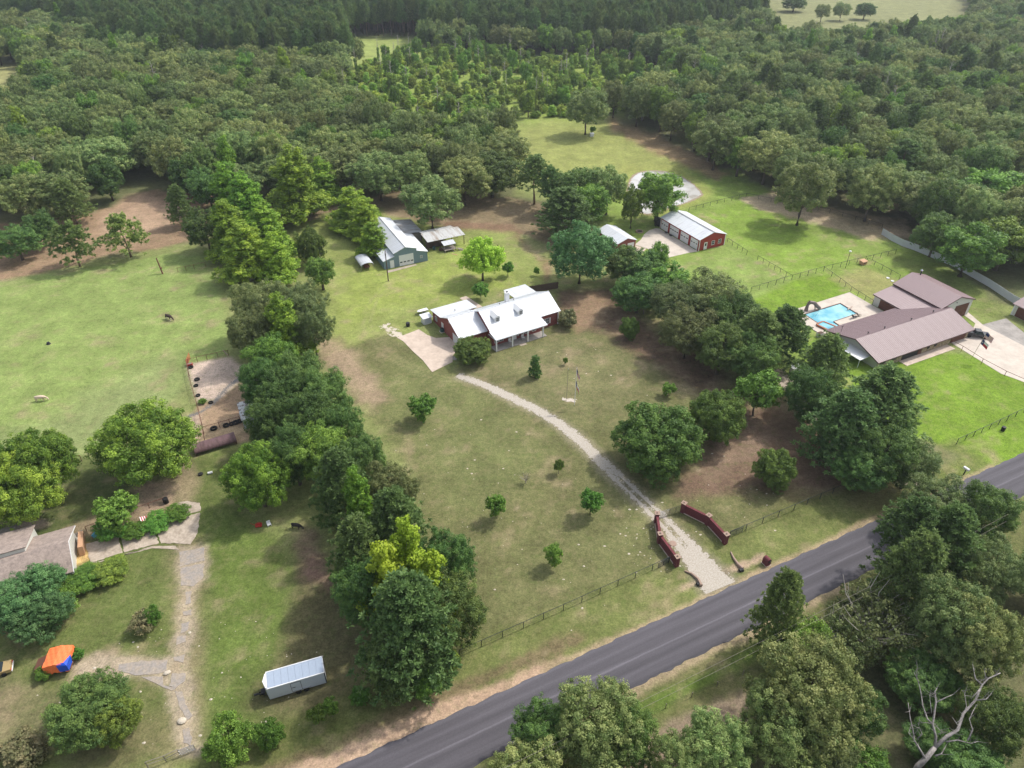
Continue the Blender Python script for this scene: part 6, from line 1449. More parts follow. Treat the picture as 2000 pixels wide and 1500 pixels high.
bb = MB(); bb.box(-.5, .5, -.6, .6, -.05, .06); bb.build('footing', M['concrete'], k)
k = empty('post_mailbox', P(1882, 927), ROADZ, 'white mailbox on a dark post at the ranch entrance', 'mailbox'); bb = MB(); bb.box(-.08, .08, -.08, .08, -.1, 1.25); bb.build('post', M['black_iron'], k); bb = MB(); bb.extr_y([(-.28, 1.251), (-.28, 1.5), (-.15, 1.62), (.15, 1.62), (.28, 1.5), (.28, 1.251)], -.5, .5); bb.build('box', M['white'], k)
for pts, lab, cup in (([(1427, 1079), (1433, 1092), (1441, 1104), (1450, 1113)], 'pale curved culvert headwall on the right of the drive entrance', None), ([(1337, 1116), (1351, 1122), (1363, 1133), (1369, 1146)], 'pale curved culvert headwall on the left of the drive entrance', (1364, 1142))):
    w = [P(*p) for p in pts]; k = empty('culvert_wall', w[0], 0, lab, 'culvert'); bb = MB(); bb.tube([q-w[0]+Vector((0, 0, .12+.06*i)) for i, q in enumerate(w)], [.12, .2, .24, .28], 6); bb.build('wall', M['cap_stone'], k)
    q = P(*(cup or (1447, 1115)))-w[0]; bb = MB(); bb.tube([q+Vector((-.3, -.1, .15)), q+Vector((.3, .1, .18))], .3, 12); bb.build('pipe', M['dark'], k)

# ------------------------------------------------------------------ poles, lines, flags
def pole(name, foot, top, r0, m, label, cat):
    a = P(*foot); hh = min(np.arange(1, 25, .1), key=lambda z_: abs(750-F_PX*(((a.y)*ST+(z_-CAM_H)*CT)/(a.y*CT-(z_-CAM_H)*ST))-top)); k = empty(name, a, 0, label, cat)
    bb = MB(); bb.tube([(0, 0, -.2), (0, 0, float(hh))], [r0, r0*.75], 8); bb.build('pole', M[m], k); return k, float(hh)
k, H_ = pole('utility_pole', (758.6, 549), 490, .15, 'dark_wood', 'dark wooden utility pole standing in front of the workshop', 'utility pole'); bb = MB(); bb.box(-.1, .1, -.3, -.12, H_-1.2, H_-.7); bb.build('bracket', M['black_iron'], k)
k, H_ = pole('utility_pole', (972, 514), 478, .13, 'dark_wood', 'slim wooden pole standing beside the willow', 'utility pole'); bb = MB(); bb.box(-.12, .12, -.2, -.1, H_-.6, H_-.3); bb.build('bracket', M['black_iron'], k)
k, H_ = pole('yard_light', (1651, 524), 492, .07, 'black_iron', 'lamp on a thin dark mast at the long ranch fence', 'lamp'); bb = MB(); bb.lathe([(.12, H_), (.35, H_+.1), (.3, H_+.3), (.08, H_+.4)], 12); bb.build('lamp_head', M['white'], k)
def flag(k, z_, w_, h_, az, droop, us=True):
    """cloth hanging in folds from the pole, striped and starred, or lone-star"""
    d = Vector((math.cos(az), math.sin(az), 0)); s_ = Vector((-d.y, d.x, 0))
    def pt(a, b): return d*(a*w_*(1-.35*droop)+.06)+s_*(.12*math.sin(a*9+b*2)*a)+Vector((0, 0, z_-b*h_-a*droop*w_*.8))
    def patch(b, a0, a1, b0, b1, off=0.0, n=6):
        for i in range(n):
            q0, q1 = a0+(a1-a0)*i/n, a0+(a1-a0)*(i+1)/n; f_ = [pt(q0, b1), pt(q1, b1), pt(q1, b0), pt(q0, b0)]; o_ = s_*off
            b.add([p+o_ for p in f_]+[p-o_-s_*.004 for p in f_], [(0, 1, 2, 3), (7, 6, 5, 4), (0, 4, 5, 1), (2, 6, 7, 3)])
    if us:
        r_, w2, n2 = MB(), MB(), MB()
        for i in range(13): patch(r_ if i % 2 == 0 else w2, 0, 1, i/13, (i+1)/13)
        patch(n2, 0, .4, 0, 7/13, .012, 3)
        for a in (.07, .2, .33):
            for b_ in (.08, .2, .32, .45): w2.add([pt(a+.02*math.cos(t_)*1, b_+.02*math.sin(t_))+s_*sg*.02 for sg in (1,) for t_ in np.arange(5)*1.2566], [(0, 1, 2, 3, 4)])
        r_.build('red_stripes', M['red_cloth'], k); w2.build('white_stripes', M['white_cloth'], k); n2.build('canton', M['navy_cloth'], k)
    else:
        r_, w2, n2 = MB(), MB(), MB(); patch(n2, 0, .34, 0, 1, .0, 3); patch(w2, .34, 1, 0, .5); patch(r_, .34, 1, .5, 1)
        st = []
        for t_ in range(10): rr = .13 if t_ % 2 == 0 else .055; st.append(pt(.17+rr*.75*math.sin(t_*math.pi/5), .5-rr*1.2*math.cos(t_*math.pi/5)))
        w2.add([p+s_*.02 for p in st], [tuple(range(10))]); w2.add([p-s_*.03 for p in st], [tuple(range(10))[::-1]])
        r_.build('red_half', M['red_cloth'], k); w2.build('white_half', M['white_cloth'], k); n2.build('blue_field', M['navy_cloth'], k)
k, H_ = pole('flagpole', (1895, 704), 650, .05, 'chrome', 'leaning thin flagpole with two flags at the ranch driveway', 'flagpole'); k.rotation_euler = (-.05, .16, 0)
f1 = empty('national_flag', (0, 0, 0)); f1.location = k.location; f1.rotation_euler = k.rotation_euler; flag(f1, H_-.1, 2.0, 1.15, -.55, .45); tag(f1, 'striped flag blowing at the top of the ranch flagpole', 'flag')
f1 = empty('state_flag', (0, 0, 0)); f1.location = k.location; f1.rotation_euler = k.rotation_euler; flag(f1, H_-1.7, 1.9, 1.1, -.6, .55, False); tag(f1, 'red, white and blue lone-star flag below the other on the ranch pole', 'flag')
k, H_ = pole('flagpole', (1106.5, 780), 722, .045, 'grey_wood', 'bare grey flagpole on the front lawn, left of the pair', 'flagpole'); bb = MB(); bb.ball((0, 0, H_+.08), .09); bb.build('finial', M['chrome'], k)
k, H_ = pole('flagpole', (1122, 791), 719, .05, 'white', 'white flagpole on the front lawn carrying limp flags', 'flagpole'); bb = MB(); bb.ball((0, 0, H_+.08), .09); bb.build('finial', M['chrome'], k)
f1 = empty('national_flag', k.location); flag(f1, H_-.1, 1.7, 1.1, -.9, 1.25); tag(f1, 'limp striped flag at the top of the lawn flagpole', 'flag')
f1 = empty('state_flag', k.location); flag(f1, H_-2.9, 1.7, 1.1, -.9, 1.3, False); tag(f1, 'limp lone-star flag lower on the lawn flagpole', 'flag')
def keep_bed(u, tt, px, py): return .8-np.abs(tt)/.9+fbm(px, py, .5, 41)*.7-np.abs(u-.5)*.9
o = ragged_strip('flagpole_bed', [P(*p)[:2] for p in [(1098, 781), (1108, 781), (1118, 783), (1124, 786)]], .9, keep_bed, M['pale_concrete'], .02, .1); tag(o, kind='structure')
for i, (a, b_, lab) in enumerate((((1284, 1352), (1703, 1142), 'upper overhead wire along the far side of the road'), ((1293, 1362), (1703, 1155), 'lower overhead wire along the far side of the road'))):
    p, q = P(*a, 8.5-.6*i), P(*b_, 8.5-.6*i); d_ = (q-p); p0, q0 = p-d_*.9, q+d_*.8; bb = MB(); n_ = 40; bb.tube([p0.lerp(q0, t_/n_)+Vector((0, 0, 1.0*((2*t_/n_-1)**2)-.35)) for t_ in range(n_+1)], .017, 5); o = bb.build('power_line', M['grey_wood']); tag(o, lab, 'wire')

# ------------------------------------------------------------------ vehicles
def wheel(par, c, r, w, rim=True, name='wheel'):
    R_ = Matrix.Rotation(math.pi/2, 3, 'X'); b = MB(); b.lathe([(r*.55, -w/2), (r*.92, -w/2), (r, -w*.3), (r, w*.3), (r*.92, w/2), (r*.55, w/2)], 18, c, R_); o = b.build(name, M['rubber'], par)
    if rim: b = MB(); b.lathe([(r*.54, -w*.42), (r*.5, -w*.46), (r*.15, -w*.3), (r*.15, w*.3), (r*.5, w*.46), (r*.54, w*.42)], 14, c, R_); b.build('rim', M['chrome'], o)
# white cargo trailer
TA = math.radians(19.1); k = empty('cargo_trailer', P(529, 1370), TA, 'long white enclosed cargo trailer parked on the farmyard grass', 'trailer')
Lt, Wt, z0, z1 = 7.1, 2.5, .45, 2.72
b = MB(); b.prism([(-.1, .25), (0, 0), (Lt, 0), (Lt, Wt), (0, Wt), (-.1, Wt-.25), (-.42, Wt*.5)][::1], z0, z1-.02); b.build('body', M['trailer_white'], k)
for i in range(8):
    x_ = .1+i*(Lt-.1)/8; b = MB(); b.box(x_+.012, x_+(Lt-.1)/8-.012, .1, Wt-.1, z1-.018, z1+.03); b.build('roof_panel', M['trailer_top'], k)
b = MB(); b.box(0, Lt, -.03, .09, z1-.08, z1+.045); b.box(0, Lt, Wt-.09, Wt+.03, z1-.08, z1+.045); b.prism([(-.14, .25), (.08, .1), (.08, Wt-.1), (-.14, Wt-.25), (-.46, Wt*.5)], z1-.03, z1+.05); b.build('roof_edge', M['white'], k)
b = MB(); b.prism([(-.15, .2), (.1, -.02), (.1, Wt+.02), (-.15, Wt-.2), (-.46, Wt*.5)], z1-.6, z1-.05); b.build('nose_cap', M['white'], k)
b = MB(); b.box(Lt+.002, Lt+.07, .02, Wt-.02, z0, z1-.05); b.build('rear_ramp', M['grey_roof'], k); b = MB(); b.box(Lt-.04, Lt+.09, -.02, .1, z0, z1-.09); b.box(Lt-.04, Lt+.09, Wt-.1, Wt+.02, z0, z1-.09); b.build('rear_frame', M['dark'], k)
b = MB(); b.box(2.85, 4.05, -.028, -.004, .7, 2.4); d_ = b.build('door', M['trailer_white'], k); b = MB(); b.box(2.8, 2.845, -.03, -.004, .66, 2.44); b.box(4.055, 4.1, -.03, -.004, .66, 2.44); b.box(2.8, 4.1, -.03, -.004, 2.445, 2.48); b.build('frame', M['dark'], d_); b = MB(); b.box(2.95, 3.35, -.07, -.03, 1.5, 1.56); b.build('handle', M['black_iron'], d_)
b = MB(); b.box(2.9, 5.2, -.16, -.005, .74, .8); b.build('fender', M['chrome'], k)
for x_ in (3.55, 4.55):
    for y_ in (-.02, Wt+.02): wheel(k, (x_, y_, .36), .36, .22)
b = MB(); b.tube([(0, .6, .5), (-1.5, Wt/2, .5)], .07, 6); b.tube([(0, Wt-.6, .5), (-1.5, Wt/2, .5)], .07, 6); b.box(-1.9, -1.4, Wt/2-.1, Wt/2+.1, .42, .6); b.tube([(-1.2, Wt/2, .05), (-1.2, Wt/2, 1.0)], .05, 6); b.build('tongue', M['black_iron'], k); b = MB(); b.box(-1.0, -.5, Wt/2-.35, Wt/2+.35, .6, .9); b.build('battery_box', M['dark'], k)
# sedan and pickup share a maker of bodies
def sedan(k, L_, W_, m_body, m_roof):
    hw = W_/2
    b = MB(); prof = [(-L_/2, .35), (-L_/2+.02, .75), (-L_/2+.9, .92), (-L_*.2, .98), (L_*.28, .98), (L_/2-.05, .93), (L_/2, .6), (L_/2-.05, .32)]; n_ = len(prof)
    vs = [(x_, -hw*(.94 if abs(x_) > L_*.45 else 1), z_) for x_, z_ in prof]+[(x_, hw*(.94 if abs(x_) > L_*.45 else 1), z_) for x_, z_ in prof]
    b.add(vs, [tuple(range(n_)), tuple(range(n_, 2*n_))[::-1]]+[(i, n_+i, n_+(i+1) % n_, (i+1) % n_) for i in range(n_)]); b.build('body', M[m_body], k, bevel=.06)
    b = MB(); b.add([(-.95, -hw+.08, .98), (1.35, -hw+.08, .98), (.8, -hw+.24, 1.42), (-.4, -hw+.24, 1.42), (-.95, hw-.08, .98), (1.35, hw-.08, .98), (.8, hw-.24, 1.42), (-.4, hw-.24, 1.42)], [(0, 1, 2, 3), (7, 6, 5, 4), (1, 5, 6, 2), (4, 0, 3, 7)]); b.build('window', M['glass'], k)
    b = MB(); b.box(-.46, .86, -hw+.21, hw-.21, 1.421, 1.47); b.build('roof', M[m_roof], k, bevel=.03)
    for sx in (-.95, -.0, .82): b = MB(); b.slab([(sx-.06, -hw+.075, 1.0), (sx+.06, -hw+.075, 1.0), (sx*.75+.05, -hw+.235, 1.43), (sx*.75-.05, -hw+.235, 1.43)], .02); b.build('pillar', M[m_body], k)
    for sx in (-L_*.3, L_*.3):
        for sy in (-hw+.02, hw-.02): wheel(k, (sx, sy, .32), .32, .2)
    for sy in (-hw+.25, hw-.25): b = MB(); b.box(L_/2-.02, L_/2+.02, sy-.2, sy+.2, .62, .78); b.build('tail_lamp', M['red_paint'], k)
    b = MB(); b.box(L_/2-.02, L_/2+.1, -hw+.06, hw-.06, .38, .58); b.build('bumper', M['white'], k, bevel=.03)
rear = P(27, 1305); d_ = Vector((math.cos(.42), math.sin(.42), 0)); k = empty('sedan_car', rear-d_*2.3+Vector((0, 0, 0)), .42, 'tan and gold old sedan cut off by the left edge', 'car'); sedan(k, 4.6, 1.75, 'gold_paint', 'white')
c0 = P(1905, 657); k = empty('black_pickup', c0, math.radians(-14), 'black pickup truck parked on the ranch concrete by the stone pier', 'truck')
b = MB(); b.prism([(-2.5, -.9), (2.45, -.9), (2.6, -.6), (2.6, .6), (2.45, .9), (-2.5, .9)], .5, 1.05); b.build('body', M['black_paint'], k, bevel=.06)
b = MB(); b.add([(-.7, -.85, 1.052), (1.3, -.85, 1.052), (.75, -.7, 1.72), (-.5, -.7, 1.72), (-.7, .85, 1.052), (1.3, .85, 1.052), (.75, .7, 1.72), (-.5, .7, 1.72)], [(0, 1, 2, 3), (7, 6, 5, 4), (1, 5, 6, 2), (4, 0, 3, 7)]); b.build('window', M['glass'], k); b = MB(); b.box(-.52, .77, -.72, .72, 1.721, 1.78); b.build('roof', M['black_paint'], k, bevel=.03)
b = MB(); b.box(-2.5, -.75, -.9, -.8, 1.052, 1.35); b.box(-2.5, -.75, .8, .9, 1.052, 1.35); b.box(-2.5, -2.4, -.79, .79, 1.052, 1.35); b.build('cargo_bed', M['black_paint'], k)
for sx in (-1.6, 1.6):
    for sy in (-.88, .88): wheel(k, (sx, sy, .4), .4, .26)
b = MB(); b.box(2.6, 2.66, -.85, .85, .5, .68); b.build('bumper', M['chrome'], k)
for sy in (-.65, .65): b = MB(); b.box(2.585, 2.63, sy-.17, sy+.17, .75, .92); b.build('headlight', M['white'], k)
# tarpaulined truck
a0, a1, a2 = P(80, 1303, 2.3), P(97, 1269, 2.3), P(127, 1296, 2.3); ux = (a2-a0); ux.z = 0; ang_ = math.atan2(ux.y, ux.x); wl = ux.length; dl = max(3.0, (a1-a0).length)
k = empty('tarpaulined_truck', (a0.x, a0.y, 0), ang_, 'small truck whose load is covered by an orange tarpaulin with a blue corner', 'truck')
b = MB(); nx, ny = 14, 12; vs = []
for i in range(nx+1):
    for j in range(ny+1):
        fx, fy = i/nx, j/ny; z_ = 2.05+.28*(1-abs(fx-.5)*2)+.03*math.sin(i*1.9+j)+.02*math.cos(j*2.3); vs.append((fx*wl, fy*dl, z_))
top = [(i*(ny+1)+j, (i+1)*(ny+1)+j, (i+1)*(ny+1)+j+1, i*(ny+1)+j+1) for i in range(nx) for j in range(ny)]; b.add(vs, top)
def skirt(line, zb, out):
    n_ = len(line); low = [(p[0]+out[0]*(.06*math.sin(i*2.1)+.08), p[1]+out[1]*(.06*math.sin(i*2.1)+.08), zb+.1*math.sin(i*1.3)) for i, p in enumerate(line)]
    b.add(list(line)+low, [(i, i+1, n_+i+1, n_+i) for i in range(n_-1)])
skirt([vs[i*(ny+1)] for i in range(nx+1)], .75, (0, -1)); skirt([vs[j] for j in range(ny+1)], .9, (-1, 0)); skirt([vs[nx*(ny+1)+j] for j in range(ny+1)], 1.5, (1, 0)); skirt([vs[i*(ny+1)+ny] for i in range(nx+1)], .8, (0, 1)); b.build('orange_tarpaulin', M['orange_tarp'], k)
b = MB(); b.add([(wl*.62, -.12, 1.95), (wl+.1, -.12, 2.02), (wl+.12, dl*.5, 2.02), (wl*.9, .2, 2.3), (wl*.6, .05, 2.25), (wl*.66, -.2, .95), (wl+.14, -.18, 1.0), (wl+.16, dl*.35, 1.1)], [(0, 5, 6, 1), (1, 6, 7, 2), (4, 0, 1, 3), (3, 1, 2)]); b.build('blue_tarpaulin', M['blue_tarp'], k)
b = MB(); b.box(.1, wl-.1, .15, dl-.15, .7, 1.9); b.build('load', M['dark_wood'], k); b = MB(); b.box(-1.6, wl, .4, dl-.4, .45, .65); b.build('chassis', M['rust'], k)
b = MB(); b.add([(-1.7, .5, .6), (-.1, .5, .6), (-.1, dl-.5, .6), (-1.7, dl-.5, .6), (-1.6, .6, 1.0), (-.1, .55, 1.7), (-.1, dl-.55, 1.7), (-1.6, dl-.6, 1.0)], [(3, 2, 1, 0), (4, 5, 6, 7), (0, 1, 5, 4), (1, 2, 6, 5), (2, 3, 7, 6), (3, 0, 4, 7)]); b.build('bonnet', M['rust'], k, bevel=.05)
for sx in (-1.0, wl-.7):
    for sy in (.45, dl-.45): wheel(k, (sx, sy, .36), .36, .22, False)
for (u, v, r_, lab) in ((137, 1300, .55, 'white broken pole leaning by the tarpaulined truck'),):
    b = MB(); b.tube([(-.5, -.5, .05), (.1, .2, .5), (.5, .75, .9)], .05, 6); b.tube([(.1, .2, .5), (.5, .1, .7)], .04, 6); o = b.build('broken_pole', M['white']); o.location = P(u, v); tag(o, lab, 'pole')
# brown barrel-roofed shed, tin shed, metal fence
q = [P(379, 881), P(459.5, 857)]; k = empty('barrel_roof_shed', (P(383, 892).x, P(383, 892).y, 0), math.atan2(q[1].y-q[0].y, q[1].x-q[0].x), 'low shed with a rusty purple-brown rounded roof at the end of the dirt pens', 'shed'); Ls = (q[1]-q[0]).length
prof = [(1.3-1.35*math.cos(t_*math.pi/10), .75+.85*math.sin(t_*math.pi/10)) for t_ in range(11)]; b = MB()
for i in range(10): b.add([(0, *prof[i]), (Ls, *prof[i]), (Ls, *prof[i+1]), (0, *prof[i+1]), (0, prof[i][0], prof[i][1]-.05), (Ls, prof[i][0], prof[i][1]-.05), (Ls, prof[i+1][0], prof[i+1][1]-.05), (0, prof[i+1][0], prof[i+1][1]-.05)], [(0, 1, 2, 3), (7, 6, 5, 4), (0, 3, 7, 4), (1, 5, 6, 2)])
M['rust_roof'] = mat('rust_roof', (.17, .10, .105), .6, .3, col2=(.105, .06, .06), scale=.9, var=.2, stretch=(3, .6, 1)); b.build('roof', M['rust_roof'], k); b = MB(); b.box(.05, Ls-.05, 2.5, 2.6, 0, .8); b.box(.05, .12, .05, 2.5, 0, .78); b.box(Ls-.12, Ls-.05, .05, 2.5, 0, .78); b.build('wall', M['rust'], k)
k = empty('tin_shed', P(478, 838), A7, 'rusty white tin shed under the trees beside the dirt pens', 'shed'); b = MB(); b.box(0, 4, 0, 5, 0, 2.3); b.build('wall', M['trailer_white'], k); b = MB(); rib_slab(b, [(-.2, -.3, 2.3), (4.3, -.3, 2.3), (4.3, 5.2, 2.8), (-.2, 5.2, 2.8)], .06, .6)
M['patch_roof'] = mat('patch_roof', (.62, .62, .62), .5, .4, col2=(.20, .16, .14), scale=1.6, lo=.5, hi=.58, var=.1); b.build('roof', M['patch_roof'], k)
k = empty('metal_fence', P(1722, 458), 0, 'pale sheet metal fence curving behind the ranch hall', 'fence'); mp_ = [P(*p) for p in [(1721, 458), (1742, 471), (1762, 481), (1785, 489), (1802, 496), (1860, 520), (1930, 560), (1975, 590), (2040, 625)]]
for i in range(len(mp_)-1):
    a, b_ = mp_[i]-k.location, mp_[i+1]-k.location; n_ = max(1, int((b_-a).length/2.2)); ang_ = math.atan2(b_.y-a.y, b_.x-a.x)
    for j in range(n_):
        w_ = (b_-a).length/n_; b = MB(); b.box(.02, w_-.02, -.02, .02, .05, 1.95); o = b.build('panel', M['grey_roof'], k); o.location = a.lerp(b_, j/n_); o.rotation_euler = (0, 0, ang_)
# pond, muddy ditch
b = MB(); pw = [P(*p) for p in [(1226, 385), (1228, 362), (1236, 345), (1255, 336), (1290, 334), (1322, 342), (1348, 356), (1369, 376), (1366, 384), (1345, 394), (1312, 405), (1270, 418), (1247, 413), (1233, 402)]]
sm = smooth_path([p[:2] for p in pw+[pw[0]]], 6)[:-1]; b.poly([(p[0], p[1], .03) for p in sm]); o = b.build('pond', M['pond']); tag(o, kind='structure')
def keep_bank(u, tt, px, py): return .8-np.abs(tt)/.5+fbm(px, py, 1.0, 61)*.8
M['bank'] = mat('bank', (.30, .235, .16), .95, var=.2, scale=1.5); o = ragged_strip('pond_bank', [p[:2] for p in pw+[pw[0]]], .8, keep_bank, M['bank'], .045, .2); tag(o, kind='structure')
def keep_ditch(u, tt, px, py): return .42-np.abs(tt)+fbm(px, py, 1.3, 71)*.35
o = ragged_strip('ditch_water', [P(*p)[:2] for p in [(478, 730), (455, 748), (441, 759), (425, 778), (405, 796), (388, 806), (370, 812), (350, 830)]], .9, keep_ditch, M['ditch'], .02, .12); tag(o, kind='structure')

# ------------------------------------------------------------------ small things
def tyre(u, v, label, r=.5, tilt=0):
    b = MB(); n_, m_ = 18, 8; vs = []; fs = []
    for i in range(n_):
        for j in range(m_): a_, c_ = 2*math.pi*i/n_, 2*math.pi*j/m_; R_ = r*.72+r*.28*math.cos(c_); vs.append((R_*math.cos(a_), R_*math.sin(a_), r*.3+r*.3*math.sin(c_)))
    for i in range(n_):
        for j in range(m_): fs.append((i*m_+j, ((i+1) % n_)*m_+j, ((i+1) % n_)*m_+(j+1) % m_, i*m_+(j+1) % m_))
    b.add(vs, fs); o = b.build('tyre', M['rubber'], smooth=True); o.location = P(u, v); o.rotation_euler = (tilt, 0, 0); tag(o, label, 'tyre', 'old tyres lying about the dirt pens')
for u, v, lab, r in ((385, 742, 'upper of two tyres on the pale sand of the upper pen', .6), (383, 754, 'tyre on the pale sand just below the upper one', .5), (387, 773, 'tyre by the green weeds at the pen fence', .5), (412, 787, 'tyre lying at the muddy ditch', .5), (372, 860, 'tyre on the pasture side of the barrel-roofed shed', .5), (418, 838, 'leftmost tyre of the row along the lower pen fence', .7), (442, 832, 'second tyre of the row along the lower pen fence', .65), (453, 829, 'third tyre of the row along the lower pen fence', .6), (461, 826.5, 'fourth tyre of the row along the lower pen fence', .7), (468, 824, 'last tyre of the row, nearest the tin shed', .65), (373, 718, 'tyre beside the red pen gate', .55)): tyre(u, v, lab, r)
T('shrub', 393, 778, 1.0, 16, 'bright green weed clump inside the pen fence', cat='shrub', name='weed_clump')
k = empty('water_trough', P(371, 714), .4, 'red and grey trough at the corner of the upper pen', 'trough'); b = MB(); b.box(-.6, .6, -.35, .35, 0, .5); b.build('tub', M['red_paint'], k); b = MB(); b.box(-.5, .5, -.26, .26, .501, .52); b.build('water', M['ditch'], k)

def animal(name, u, v, yaw, s, m_, label, m_legs=None, graze=True, lying=False):
    """one skinned body: trunk, neck, head, four jointed legs, tail"""
    k = empty(name, P(u, v), yaw, label, 'cow'); k.scale = (s, s, s)
    J = {'hip': (-.75, 0, 1.18, .36), 'mid': (-.1, 0, 1.10, .42), 'sho': (.6, 0, 1.15, .36), 'n1': (1.0, 0, 1.05 if graze else 1.4, .22), 'pol': (1.38, 0, .55 if graze else 1.65, .16), 'muz': (1.55, 0, .16 if graze else 1.45, .10), 't0': (-1.05, 0, 1.2, .08), 't1': (-1.2, 0, .5, .04)}
    E_ = [('hip', 'mid'), ('mid', 'sho'), ('sho', 'n1'), ('n1', 'pol'), ('pol', 'muz'), ('hip', 't0'), ('t0', 't1')]
    for sy, nm in ((-.22, 'r'), (.22, 'l')):
        J.update({'f0'+nm: (.55, sy, .85, .17), 'f1'+nm: (.58, sy, .48, .09), 'f2'+nm: (.55, sy, .04, .07), 'h0'+nm: (-.72, sy, .85, .20), 'h1'+nm: (-.92, sy, .5, .09), 'h2'+nm: (-.82, sy, .04, .07)})
        E_ += [('sho', 'f0'+nm), ('f0'+nm, 'f1'+nm), ('f1'+nm, 'f2'+nm), ('hip', 'h0'+nm), ('h0'+nm, 'h1'+nm), ('h1'+nm, 'h2'+nm)]
    names = list(J); me = bpy.data.meshes.new(name); me.from_pydata([J[n_][:3] for n_ in names], [(names.index(a), names.index(b_)) for a, b_ in E_], [])
    o = bpy.data.objects.new('body', me); COL.objects.link(o); o.parent = k; sk = o.modifiers.new('skin', 'SKIN'); me.skin_vertices if hasattr(me, 'skin_vertices') else None
    o.modifiers.new('sub', 'SUBSURF').levels = 1; o.modifiers['sub'].render_levels = 2
    if not me.skin_vertices: 
        bpy.context.view_layer.objects.active = o
    sv = me.skin_vertices[0].data
    for i, n_ in enumerate(names): sv[i].radius = (J[n_][3], J[n_][3]*(.85 if n_ in ('mid', 'hip', 'sho') else 1)); sv[i].use_root = (n_ == 'hip')
    me.materials.append(M[m_])
    for sy in (-1, 1): b = MB(); b.tube([(J['pol'][0], sy*.12, J['pol'][2]+.05), (J['pol'][0]-.05, sy*.32, J['pol'][2]+.1)], [.07, .02], 6); b.build('ear', M[m_], k); b = MB(); b.tube([(J['pol'][0]-.02, sy*.08, J['pol'][2]+.12), (J['pol'][0], sy*.2, J['pol'][2]+.3)], [.04, .012], 6); b.build('horn', M['pale_hide'], k)
    if m_legs:
        for x_ in (.55, -.82):
            for sy in (-.22, .22): b = MB(); b.tube([(x_, sy, .0), (x_, sy, .45)], [.085, .11], 8); b.build('stocking', M[m_legs], k)
    return k
animal('brown_cow', 331, 624, -.5, 1.0, 'brown_hide', 'dark brown cow grazing in the pasture', 'white_hide'); animal('pale_cow', 81, 783, .15, .95, 'pale_hide', 'pale tan cow grazing at the left of the pasture'); animal('black_cow', 580, 1032, -.25, .8, 'black_hide', 'black calf standing at the foot of the tree row')

def bit(name, u, v, m_, label, cat, shape, rz=0.0):
    b = MB(); shape(b); o = b.build(name, M[m_]); o.location = P(u, v); o.rotation_euler = (0, 0, rz); return tag(o, label, cat)
k = empty('dog_house', P(1685, 516), A5, 'tan wooden box with round holes by the long ranch fence', 'dog house'); b = MB(); b.box(-.8, .8, -.6, .6, .1, 1.0); b.build('wall', M['tan_board'], k); b = MB(); b.slab([(-.95, -.75, 1.02), (.95, -.75, 1.02), (.95, .75, 1.2), (-.95, .75, 1.2)], .05); b.build('roof', M['tan_board'], k)
for x_ in (-.35, .35): b = MB(); b.lathe([(.2, 0), (.2, .02)], 12, (x_, -.602, .55), Matrix.Rotation(math.pi/2, 3, 'X')); b.build('hole', M['dark'], k)
for u, v, lab in ((1734, 543.5, 'white feed pan in the dog run, farther from the hall'), (1743, 549.5, 'white feed pan in the dog run, nearer the hall')): bit('feed_pan', u, v, 'white', lab, 'pan', lambda b: b.lathe([(.25, .0), (.42, .16), (.36, .14), (.2, .05)], 14))
k = empty('white_box', P(1156, 266), .3, 'white box at the foot of the lone meadow oak', 'box'); b = MB(); b.box(-.7, .7, -.5, .5, 0, 1.1); b.build('box', M['white'], k); b = MB(); b.slab([(-.8, -.6, 1.11), (.8, -.6, 1.11), (.8, .6, 1.3), (-.8, .6, 1.3)], .06); b.build('lid', M['white'], k)
k = empty('black_barrel', P(325, 982), 0, 'black barrel by the yard fence near the round pecan', 'barrel'); b = MB(); b.lathe([(.42, 0), (.45, .3), (.43, .35), (.45, 1.0), (.3, 1.05)], 14); b.build('drum', M['rubber'], k)
b = MB(); n_ = 9
f1 = empty('draped_flag', P(274, 1016), -.9, 'red and white striped cloth draped over the creeper by the drive', 'cloth')
for i in range(6): b = MB(); b.add([(j*.22, i*.16+.03*math.sin(j), .75-.06*i+.06*math.sin(j*1.3)) for j in range(7)]+[(j*.22, (i+1)*.16+.03*math.sin(j), .69-.06*i+.06*math.sin(j*1.3)) for j in range(7)], [(j, j+1, 8+j, 7+j) for j in range(6)]); b.build('stripe', M['red_cloth' if i % 2 else 'white_cloth'], f1)
bit('plastic_sheet', 186, 1047, 'blue_plastic', 'crumpled light blue plastic at the cracked drive', 'plastic', lambda b: (b.tube([(-.5, 0, .15), (0, .3, .3), (.5, .1, .2)], [.15, .3, .12], 7), b.tube([(-.2, -.3, .1), (.4, -.2, .2)], [.2, .1], 6)), .3)
bit('white_bucket', 411, 925, 'white', 'white container lying on the weedy track below the barrel shed', 'container', lambda b: b.tube([(-.4, 0, .22), (.4, 0, .22)], .22, 12), .4)
bit('scrap_heap', 392, 927, 'rubber', 'dark junk beside the white container on the weedy track', 'junk', lambda b: (b.lathe([(.2, 0), (.42, .05), (.42, .25), (.2, .28)], 14)))
bit('dark_machine', 345, 918, 'dark', 'dark machine under the right side of the round pecan', 'machine', lambda b: (b.box(-.8, .8, -.4, .4, .3, .8), b.lathe([(.35, -.1), (.35, .1)], 12, (-.6, -.5, .35), Matrix.Rotation(math.pi/2, 3, 'X')), b.lathe([(.35, -.1), (.35, .1)], 12, (.6, -.5, .35), Matrix.Rotation(math.pi/2, 3, 'X')), b.box(.1, .3, -.1, .1, .8, 1.3)))
